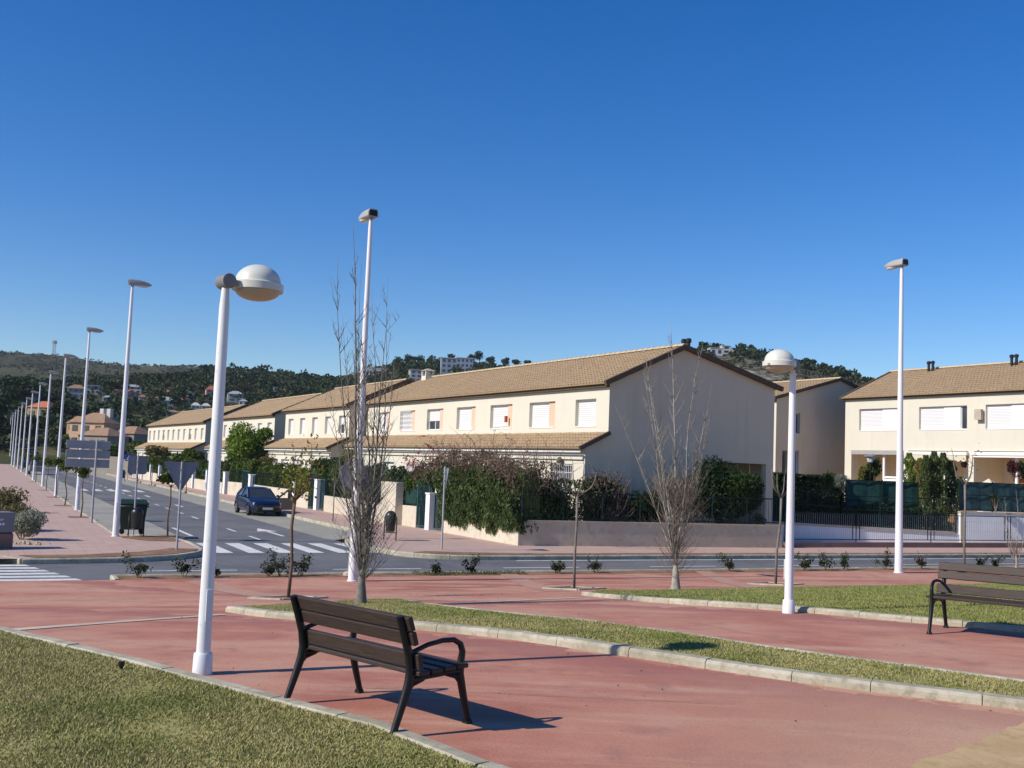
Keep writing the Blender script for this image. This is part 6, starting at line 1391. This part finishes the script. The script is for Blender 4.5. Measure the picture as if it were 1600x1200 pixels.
for xa, xb, zt_, l_ in ((1236, 1318, 2.0, 'dark clipped hedge inside the ramp wall fence, left half'), (1320, 1440, 1.75, 'dark clipped hedge inside the ramp wall fence, right half')):
    aa = [(onplane(x, 800, A0+VN*.6, VN)-A0).dot(VD) for x in (xa, xb)]; pp = hedge_pts(5200, aa[0], aa[1], .45, 1.1, .72, zt_, bump=.16); w_ = np.array([[VD.x, VD.y, 0], [VN.x, VN.y, 0], [0, 0, 1]]); h_ = MB(); h_.cards(np.array([A0.x, A0.y, 0])+pp @ w_, G.uniform(.05, .1, len(pp)), G); t = tag(bpy.data.objects.new('hedge', None), l_, 'hedge'); C.objects.link(t); h_.build('foliage', M['lf_deep'], t); c_ = MB(); c_.loft([[vp(a, b, z) for b, z in ((.6, .6), (1.05, .6), (1.05, zt_-.3), (.6, zt_-.3))] for a in aa]); c_.build('hedge_core', M['lf_deep'], t)
p0 = A0+VN*9; h_ = MB(); aa = [(onplane(x, 750, p0, VN)-A0).dot(VD) for x in (1213, 1322)]; pp = hedge_pts(6500, aa[0], aa[1], 9, 10, .7, vtop(1260, 742, 9), bump=.05); w_ = np.array([[VD.x, VD.y, 0], [VN.x, VN.y, 0], [0, 0, 1]]); h_.cards(np.array([A0.x, A0.y, 0])+pp @ w_, .11, G); t = thing('hedge', 'long dark hedge at the foot of the tan gabled house', 'hedge'); h_.build('foliage', M['lf_deep'], t); c_ = MB(); c_.loft([[vp(a, b, z) for b, z in ((9.2, .6), (9.9, .6), (9.9, vtop(1260, 742, 9)-.15), (9.2, vtop(1260, 742, 9)-.15))] for a in aa]); c_.build('hedge_core', M['lf_deep'], t)
p0 = A0+VN*5.2; a = (onplane(1360, 730, p0, VN)-A0).dot(VD); t = thing('garden_lantern', 'tall dark garden lantern on a post before the left terrace', 'lantern', vp(a, 5.2, .7)); zt_ = vtop(1360, 712, 5.2)-.7
MB().tube([(0, 0, -.1), (0, 0, zt_-.35)], .03, 8).build('post', M['iron'], t); MB().loft([[(r*math.cos(q), r*math.sin(q), z) for q in np.linspace(0, 2*PI, 8, endpoint=False)] for z, r in ((zt_-.36, .09), (zt_-.33, .14), (zt_-.05, .24))]).build('lantern_glass', M['lens'], t); MB().lathe([(.34, zt_-.05), (.32, zt_), (.06, zt_+.06)], 8).build('lantern_cap', M['grey_metal'], t)
p0 = A0+VN*3.; a = (onplane(1545, 750, p0, VN)-A0).dot(VD); zt_ = vtop(1545, 749, 3.); t = thing('barbecue_chimney', 'white barbecue chimney with a cream conical cap behind the blue-green screen', 'chimney', vp(a, 3., zt2-.1)); hh_ = zt_-zt2+.1
MB().loft([[(-.45, -.35, 0), (.45, -.35, 0), (.45, .35, 0), (-.45, .35, 0)], [(-.3, -.25, hh_-.22), (.3, -.25, hh_-.22), (.3, .25, hh_-.22), (-.3, .25, hh_-.22)]]).build('hood', M['white'], t); MB().lathe([(.38, hh_-.22), (.36, hh_-.18), (.03, hh_+.03)], 4).build('cap', M['awning'], t)
# ------------------------------------------------------------------ hills, wood, villas
def hill(name, sky_, Yr, Y0, mat, zbase, xpad, ny=34, nx=130, amp=2., pw=1.0, drop=0.):
    xs = []; zs = []
    for x, y in sky_: q = at(x, y, Yr); xs.append(q.x); zs.append(q.z)
    X = np.linspace(xs[0]-xpad, xs[-1]+xpad, nx); ZR = np.interp(X, xs, zs); mb = MB(); YB = Yr*1.3
    ph = G.uniform(0, 6, 8)
    def zz(Xv, Yv):
        zr_ = np.interp(Xv, xs, zs); f = np.clip((Yv-Y0)/(Yr-Y0), 0, 1); f2 = np.clip((Yv-Yr)/(YB-Yr), 0, 1)
        nz = amp*(np.sin(Xv*.031+ph[0])*np.sin(Yv*.027+ph[1])+.6*np.sin(Xv*.075+ph[2]+Yv*.05)+.4*np.sin(Xv*.16+Yv*.13+ph[3])); return zbase+(zr_-zbase)*(f**pw)*(1-f2**1.5)+nz*f*(1-f)*2*(1-f2)
    Y = np.concatenate([np.linspace(Y0, Yr, ny), np.linspace(Yr, YB, 8)[1:]])
    for yv in Y:
        for xv in X: mb.v.append((float(xv), float(yv), float(zz(xv, yv))))
    for a in range(len(Y)-1):
        for b in range(nx-1): i = a*nx+b; mb.f.append((i, i+1, i+nx+1, i+nx))
    struct(name, mb, M[mat], smooth=True); return zz
hzF = hill('hill', [(-420, 585), (-200, 562), (0, 552), (60, 553), (100, 556), (130, 561), (165, 568), (200, 572), (250, 574), (300, 574), (345, 573), (450, 583), (600, 600), (900, 640)], 900, 330, 'hill_far', 2, 150, amp=7, pw=.8)
hzN = hill('hill', [(-300, 690), (-60, 668), (60, 660), (150, 645), (220, 622), (290, 598), (345, 586), (400, 583), (450, 588), (500, 596), (545, 600), (600, 586), (640, 577), (700, 575), (760, 577), (800, 584), (860, 598), (960, 630), (1060, 670)], 430, 175, 'hill_near', .0, 60, amp=3., pw=.85)
hzR = hill('hill', [(930, 640), (1000, 585), (1060, 558), (1100, 549), (1150, 547), (1185, 553), (1215, 561), (1250, 570), (1300, 584), (1355, 603), (1420, 634), (1520, 690), (1620, 735)], 330, 150, 'hill_rock', .0, 25, amp=2.5, pw=.85)
def scatter(n, zz, Xr, Yr_, g): X = g.uniform(*Xr, n); Y = g.uniform(*Yr_, n); return X, Y, zz(X, Y)
def crowns(pos, r, ncard, size, g, flat=.75):
    N_ = len(pos); nb = 4; c = np.repeat(pos, nb, 0)+g.normal(0, .42, (N_*nb, 3))*np.repeat(r, nb)[:, None]*[1, 1, .45]; m_ = max(2, ncard//nb); d = g.normal(size=(N_*nb*m_, 3)); d /= np.linalg.norm(d, axis=1)[:, None]; d[:, 2] = np.abs(d[:, 2])*1.1-.25
    return np.repeat(c, m_, 0)+d*(np.repeat(np.repeat(r, nb), m_)*.55*g.uniform(.7, 1.1, len(d)))[:, None]*[1, 1, flat], np.repeat(np.repeat(r, nb), m_)*size
VILLAS = []
def vspot(x, y, Y): q = at(x, y, Y); return q
def wood(label, zz, Xr, Yr_, n, rr, mat, seed, ncard=44, size=.26, keep=None, lift=.55):
    g = np.random.default_rng(seed); X, Y, Z = scatter(n, zz, Xr, Yr_, g)
    k_ = np.ones(n, bool)
    if keep is not None: k_ = keep(X, Y, Z, g)
    for vx, vy, vr in VILLAS:    # leave the house plots and their outlook clear
        ab = np.abs(X/Y-vx/vy)*vy; k_ &= ~((ab < vr) & (Y > vy-20) & (Y < vy+6))
    X, Y, Z = X[k_], Y[k_], Z[k_]; r = g.uniform(*rr, len(X)); c, s_ = crowns(np.stack([X, Y, Z+r*lift], 1), r, ncard, size, g); mb = MB(); mb.cards(c, s_*g.uniform(.6, 1.3, len(c)), g, .7); o = mb.build('woodland', M[mat]); tag(o, label, 'woodland', kind='stuff')
# villas: walls, roof, windows
def villa(label, x, ybase, ytop, wpx, Y, wallm, roof='flat', roofm='brown_roof', rz=.3, wins=(2, 3), dep=.8, group='villas on the hillsides', ch=0, name='villa'):
    d = ray(x, ybase); Yv = 120.
    while Yv < 880:
        q = EYEP+d*(Yv/d.y); g_ = max(0., float(hzN(q.x, Yv)), float(hzF(q.x, Yv)), float(hzR(q.x, Yv)) if x > 950 else 0)
        if q.z <= g_: break
        Yv += 2
    if Yv < 880: Y = Yv
    b = at(x, ybase, Y); h = at(x, ytop, Y).z-b.z; w = wpx*Y/F; d = w*dep; t = thing(name, label, 'house', b, rz, group); VILLAS.append((b.x, b.y, w*.5)); mb = MB()
    hw = h*(.70 if roof == 'hip' else 1.); mb.box(-w/2, w/2, -d/2, d/2, -7, hw); wo = mb.build('wall', M[wallm], t)
    if roof == 'hip':
        o = w*.05; mb = MB(); mb.loft([[(-w/2-o, -d/2-o, hw), (w/2+o, -d/2-o, hw), (w/2+o, d/2+o, hw), (-w/2-o, d/2+o, hw)], [(-w*.18, -d*.02, h), (w*.18, -d*.02, h), (w*.18, d*.02, h), (-w*.18, d*.02, h)]]); mb.build('roof', M[roofm], t)
    else: MB().box(-w/2-.15, w/2+.15, -d/2-.15, d/2+.15, hw, hw+h*.06).build('roof', M['v_grey' if wallm != 'v_white' else 'v_white'], t)
    nr, nc = wins
    for a in range(nr):
        for c in range(nc):
            ww = w/nc; xx = -w/2+ww*(c+.5); zb = hw*(a+.3)/nr; o = MB().box(xx-ww*.24, xx+ww*.24, -d/2-.06, -d/2+.02, zb, zb+hw/nr*.48).build('window', M['glass'], t)
    for q in range(ch): MB().box(w*(.1+.2*q)-.4, w*(.1+.2*q)+.4, -.4, .4, hw, h*1.12).build('chimney', M['v_white'], t)
    return t
villa('big plain white flat-roofed building at the far left of the hill', 41, 642, 609, 38, 300, 'v_grey', rz=-.2, wins=(1, 2))
villa('ochre house with a bright red roof behind the lamp row', 69, 662, 627, 40, 255, 'v_ochre', 'hip', 'red_roof', -.3, (1, 2))
vp_ = villa('peach villa with orange-brown hipped roofs up the street', 152, 700, 645, 66, 205, 'v_peach', 'hip', 'brown_roof', -.35, (2, 3), ch=2)
villa('peach side wing of the hipped villa, left of the direction sign', 122, 690, 650, 28, 200, 'v_peach', 'hip', 'brown_roof', -.2, (2, 2))
villa('low stone house with a grey-brown hipped roof left of the farthest row', 206, 707, 666, 50, 150, 'v_stone', 'hip', 'brown_roof', -.45, (1, 3), .9)
villa('low stone house with a grey-brown roof behind the first street lamp', 160, 712, 668, 62, 158, 'v_stone', 'hip', 'brown_roof', -.45, (1, 3), .7)
villa('grey hillside house with a pale gable behind the second lamp', 119, 622, 601, 26, 420, 'v_grey', 'hip', 'brown_roof', .3, (2, 3)); villa('pale grey box house right of the second lamp', 146, 616, 603, 20, 420, 'v_grey', rz=.2)
villa('white hillside house beside two red roofs', 208, 614, 601, 26, 420, 'v_white', 'hip', 'v_grey', .2); villa('small house with a bright red roof below the white one', 203, 620, 609, 22, 400, 'v_pink', 'hip', 'red_roof', .1, (1, 2)); villa('red-roofed cottage left of the white hillside house', 185, 616, 608, 16, 405, 'v_pink', 'hip', 'red_roof', .2, (1, 2))
villa('white house with a pinkish roof among the pines', 260, 621, 609, 11, 400, 'v_white', 'hip', 'red_roof', .3, (2, 1)); villa('long grey-roofed white house on the slope', 258, 640, 620, 24, 380, 'v_grey', 'hip', 'v_grey', .3, (2, 3)); villa('narrow white tower house left of the near park lamp', 297, 632, 613, 10, 390, 'v_white', 'flat', rz=.2, wins=(3, 1))
villa('white twin house low on the slope, left half', 305, 645, 629, 14, 330, 'v_white', 'hip', 'v_white', .3, (2, 2)); villa('white twin house low on the slope, right half', 321, 645, 630, 14, 330, 'v_white', 'hip', 'v_white', .3, (2, 2))
villa('pink house with a red roof behind the near park lamp pole', 330, 624, 603, 18, 380, 'v_pink', 'hip', 'red_roof', .4, (3, 2)); villa('white house with a dark roof right of the near park lamp pole', 367, 628, 611, 24, 370, 'v_white', 'hip', 'v_grey', .3, (2, 2)); villa('tiny white house alone in the pine wood', 430, 612, 605, 7, 400, 'v_white', 'flat', rz=.2, wins=(1, 1))
villa('pale cottage on the slope between the lamp poles', 168, 628, 618, 14, 390, 'v_white', 'hip', 'v_grey', .2, (1, 2)); villa('small cream house below the long grey-roofed one', 270, 652, 641, 24, 330, 'v_tan', 'hip', 'brown_roof', .3, (1, 2)); villa('white terrace house showing between the poplar stems', 590, 592, 577, 28, 330, 'v_white', 'flat', rz=.1, wins=(1, 4))
villa('grey round-cornered house above the roof ridge by the chimney', 657, 598, 580, 36, 300, 'v_grey', 'flat', rz=.2, wins=(3, 4)); villa('blue-grey modern house on the ridge, left part', 700, 584, 561, 24, 360, 'v_blue', 'flat', rz=.15, wins=(3, 3)); villa('dark blue-grey modern house on the ridge with balconies, right part', 725, 583, 561, 26, 365, 'v_blue', 'flat', rz=.1, wins=(3, 4)); villa('low grey house left of the modern ridge house', 685, 576, 562, 18, 370, 'v_grey', 'flat', rz=.1, wins=(1, 2))
villa('white cubic house on the right hilltop, left part', 1117, 556, 545, 20, 320, 'v_white', 'flat', rz=.1, wins=(1, 2)); villa('white cubic house on the right hilltop, taller middle part', 1133, 553, 541, 14, 324, 'v_white', 'flat', rz=.1, wins=(2, 1)); villa('small white hut on the right hilltop', 1146, 549, 544, 12, 328, 'v_white', 'flat', rz=.1, wins=(1, 1))
for i, (x, yb, hp, wp_, wm, rf, l_) in enumerate(((236, 640, 11, 11, 'v_white', 'v_grey', 'small white house left of the long grey-roofed one'), (281, 633, 12, 10, 'v_white', 'red_roof', 'small white house with a red roof right of the long grey-roofed one'), (246, 629, 10, 9, 'v_tan', 'brown_roof', 'tan cottage above the long grey-roofed house'),
    (222, 627, 10, 11, 'v_white', 'red_roof', 'white cottage with a red roof between the first lamp and the near park lamp'), (312, 655, 11, 13, 'v_white', 'v_white', 'little white house just above the farthest roof'), (288, 650, 10, 10, 'v_grey', 'brown_roof', 'grey cottage above the farthest house row'), (192, 632, 10, 11, 'v_white', 'v_grey', 'white cottage just right of the first street lamp'), (346, 632, 10, 10, 'v_tan', 'brown_roof', 'tan cottage right of the pink house'), (380, 634, 10, 13, 'v_white', 'v_grey', 'pale cottage on the slope right of the near park lamp'))):
    villa(l_, x, yb, yb-hp, wp_, 380, wm, 'hip', rf, .15+.05*(i % 4), (1+i % 2, 2))
def bandkeep(*ranges):   # keep density per azimuth
    return lambda X, Y, Z, g: g.random(len(X)) < np.interp(X/Y, [r[0] for r in ranges], [r[1] for r in ranges])
wood('dark pine wood covering the near hillside', hzN, (-330, 140), (185, 440), 3600, (1.5, 3.6), 'lf_pine', 21, 72, .18)
wood('olive-green crowns mixed into the pine wood', hzN, (-330, 140), (185, 440), 1500, (1.1, 2.8), 'lf_pine3', 27, 64, .18)
wood('lighter green pine crowns among the dark pine wood', hzN, (-330, 140), (185, 440), 1300, (1.4, 3.0), 'lf_pine2', 22, 68, .18)
wood('dark wood on the lower slope of the far hill', hzF, (-560, -120), (340, 620), 2600, (2.6, 5.0), 'lf_pine', 23, 52, .2, lambda X, Y, Z, g: g.random(len(X)) < np.clip(1.1-(Y-350)/150, .03, 1))
wood('low scrub dotted over the far hill', hzF, (-760, -100), (480, 900), 3600, (.8, 2.2), 'lf_scrub', 24, 16, .36)
wood('dark shrubs dotted over the rocky hill', hzR, (20, 160), (160, 335), 1500, (.6, 1.5), 'lf_scrub', 25, 30, .28)
wood('pines crowning the rocky hill', hzR, (40, 125), (296, 334), 170, (1.2, 2.6), 'lf_pine', 26, 44, .24, lambda X, Y, Z, g: (Z > 26))
# big dark trees closing the street at the far left
def bigtree(label, loc, r, zc, n, mat, size): leafy('dark_tree', label, loc, 0, r, zc, n, mat, size, 16, .3, 'dark trees closing the left end of the street', sub=.4)
for x, Y, r_, zc, n_, mt, sz, l_ in ((6, 232, (9, 7), 9.5, 5200, 'lf_deep', .5, 'broad dark tree at the far left end of the street, at the frame edge'), (-22, 190, (8, 8), 10, 4200, 'lf_deep', .5, 'tall dark tree partly cut by the left frame edge'), (28, 250, (7, 5.5), 7.5, 3600, 'lf_deep', .5, 'dark tree behind the lamp row, below the white flat building'),
    (62, 236, (6, 4), 5.5, 3000, 'lf_pine', .45, 'dark round tree below the ochre house'), (95, 215, (5, 4), 6.2, 2600, 'lf_deep', .45, 'dark tree between the ochre house and the peach villa'), (40, 262, (9, 4), 4.5, 2600, 'lf_pine', .5, 'dark low tree at the end of the street'), (80, 225, (5, 2.6), 3.2, 2200, 'lf_olive', .4, 'low olive-coloured tree at the street end between the lamps'), (108, 190, (3.6, 2.4), 3.2, 2000, 'lf_tree', .35, 'green tree left of the direction sign at the street end'), (232, 146, (4, 2.6), 3.6, 2200, 'lf_tree', .3, 'green tree right of the stone houses'), (180, 150, (3.5, 1.8), 2.4, 1800, 'lf_tree', .3, 'bushy tree in front of the stone houses')):
    q = at(x, 715, Y); bigtree(l_, Vector((q.x, q.y, max(0., float(hzN(q.x, Y)), float(hzF(q.x, Y)))-.3)), (r_[0]*.8, max(r_[1], zc*.52)*.68), zc*.44, n_, mt, sz)
for q_, (x, Y, r_) in enumerate(((-6, 199, (5, 2.8)), (8, 201, (4.5, 2.4)), (22, 204, (4.5, 2.8)), (40, 228, (4.5, 2.)), (54, 222, (4, 2.4)), (72, 210, (4.5, 2.)), (88, 200, (3.5, 1.9)))):
    q = at(x, 715, Y); leafy('dark_shrub', 'dark low shrub closing the street end, '+ORD[q_]+' of seven from the left', Vector((q.x, q.y, max(0., float(hzN(q.x, Y)), float(hzF(q.x, Y)))-.2)), 0, r_, r_[1]*.85, 1500, 'lf_deep', .4, 9, .12, 'low shrubs closing the street end', cat='shrub')
for x0, x1, Y, zt_, l_ in ((38, 130, 215, 2.6, 'long brownish terrace wall at the end of the street'), (60, 118, 225, 5.2, 'upper brownish terrace wall below the peach villa'), (108, 232, 138, 2.3, 'stone boundary wall before the hipped stone houses')):
    a_ = at(x0, 715, Y); b_ = at(x1, 715, Y); w = MB(); w.bar((a_.x, a_.y, zt_/2-.5), (b_.x, b_.y-6, zt_/2-.5), .5, zt_+1); tag(w.build('terrace_wall', M['v_stone']), l_, 'wall', 'walls at the far end')
# single pines that stand out on the ridge
def pine(label, x, ytop, Y, r, seed, grp='single pines on the ridges'):
    g = np.random.default_rng(seed); p = at(x, ytop, Y); zg = float(hzN(p.x, Y)) if x < 950 else float(hzR(p.x, Y)); h = p.z-zg; t = thing('pine_tree', label, 'pine', (p.x, Y, zg-.4), 0, grp); h = max(h, 3.)+.4; mb = MB(); q = blobs(420, (0, 0, h-r*.75), (r, r, r*.72), 8, g, .5); mb.cards(q, g.uniform(.25, .5, len(q)), g, .6); mb.build('crown', M['lf_pine'], t); MB().tube([(0, 0, 0), (.1, 0, h*.5), (0, 0, h-.4)], [.2, .15, .08], 6).build('trunk', M['bark_brown'], t)
for i, (x, y, r) in enumerate(((318, 568, 2.), (330, 569, 1.6), (622, 556, 3.), (640, 551, 3.4), (656, 552, 3.2), (672, 558, 2.4), (690, 556, 1.6), (704, 551, 2.2), (736, 552, 2.6), (750, 546, 3.4), (768, 555, 2.8), (790, 557, 2.4), (806, 559, 2.4), (824, 561, 2.2))): pine('dark pine standing out on the skyline, '+ORD[i]+' of fourteen from the left', x, y, 428, r, 300+i)
for i, (x, y, r) in enumerate(((1102, 542, 1.6), (1160, 541, 2.), (1174, 545, 1.6), (1270, 567, 1.2), (1306, 578, 1.3), (1318, 580, 1.5), (1340, 590, 1.2))): pine('small pine on the rocky right hill skyline, '+ORD[i]+' of seven from the left', x, y, 329, r, 400+i)
# lattice mast on the far hill
p = at(84, 555, 890); zt_ = at(84, 531, 890).z; h = zt_-p.z; t = thing('radio_mast', 'lattice radio mast on top of the far left hill', 'mast', p); mb = MB()
for sx, sy in ((-1, -1), (1, -1), (1, 1), (-1, 1)): mb.bar((sx*1.1, sy*1.1, -3), (sx*.8, sy*.8, h), .22, .22)
for q in range(7):
    z0, z1 = h*q/7, h*(q+1)/7; s_ = 1.
    for (ax, ay), (bx, by) in (((-1, -1), (1, -1)), ((1, -1), (1, 1)), ((1, 1), (-1, 1)), ((-1, 1), (-1, -1))): mb.bar((ax*s_, ay*s_, z0), (bx*s_, by*s_, z1), .16, .16)
mb.build('lattice', M['post_grey'], t); a = MB()
for q in range(4): a.lathe([(.5, 0), (.5, 2.2)], 8, (1.5*math.cos(q*1.57), 1.5*math.sin(q*1.57), h-3.2))
a.build('antenna', M['v_grey'], t)
# ------------------------------------------------------------------ light winter haze over the valley
hz = MB().box(-1450, 1450, -550, 1450, -10.5, 125).build('haze', bpy.data.materials.new('thin_haze')); tag(hz, kind='stuff'); hm = hz.data.materials[0]; hm.use_nodes = True; ht = hm.node_tree; ht.nodes.remove(ht.nodes['Principled BSDF']); pv = ht.nodes.new('ShaderNodeVolumePrincipled'); pv.inputs['Density'].default_value = .00011; pv.inputs['Color'].default_value = (.80, .88, 1., 1); pv.inputs['Anisotropy'].default_value = .1; ht.links.new(pv.outputs[0], ht.nodes['Material Output'].inputs['Volume'])
# ------------------------------------------------------------------ light, sky, camera
W = bpy.data.worlds.new('World'); bpy.context.scene.world = W; W.use_nodes = True; nt = W.node_tree; sk = nt.nodes.new('ShaderNodeTexSky'); sk.sky_type = 'NISHITA'; sk.sun_disc = False
sk.sun_elevation = rad(35); sk.sun_rotation = math.atan2(SUN.x, SUN.y); sk.air_density = 1.0; sk.dust_density = .15; sk.ozone_density = 4.; sk.altitude = 300
bg = nt.nodes['Background']; hs = nt.nodes.new('ShaderNodeHueSaturation'); hs.inputs['Saturation'].default_value = 1.36; hs.inputs['Hue'].default_value = .512; nt.links.new(sk.outputs[0], hs.inputs['Color']); nt.links.new(hs.outputs[0], bg.inputs[0]); bg.inputs[1].default_value = .108
sl = bpy.data.lights.new('sun', 'SUN'); sl.energy = 4.2; sl.angle = rad(.5); sl.color = (1., .915, .79); so = bpy.data.objects.new('sun', sl); C.objects.link(so); so.rotation_euler = SUN.to_track_quat('Z', 'Y').to_euler()
cam = bpy.data.cameras.new('camera'); cam.sensor_width = 36; cam.lens = 36*F/1600; cam.clip_end = 6000; cam.clip_start = .1
co = bpy.data.objects.new('camera', cam); C.objects.link(co); co.matrix_world = Matrix(((RT.x, UP.x, -FW.x, 0), (RT.y, UP.y, -FW.y, 0), (RT.z, UP.z, -FW.z, EYE), (0, 0, 0, 1)))
sc = bpy.context.scene; sc.camera = co; sc.view_settings.view_transform = 'Standard'; sc.view_settings.look = 'None'; sc.view_settings.exposure = .3; sc.view_settings.gamma = 1; sc.render.engine = 'CYCLES'
sc.cycles.max_bounces = 6; sc.cycles.transparent_max_bounces = 6; sc.cycles.use_denoising = True
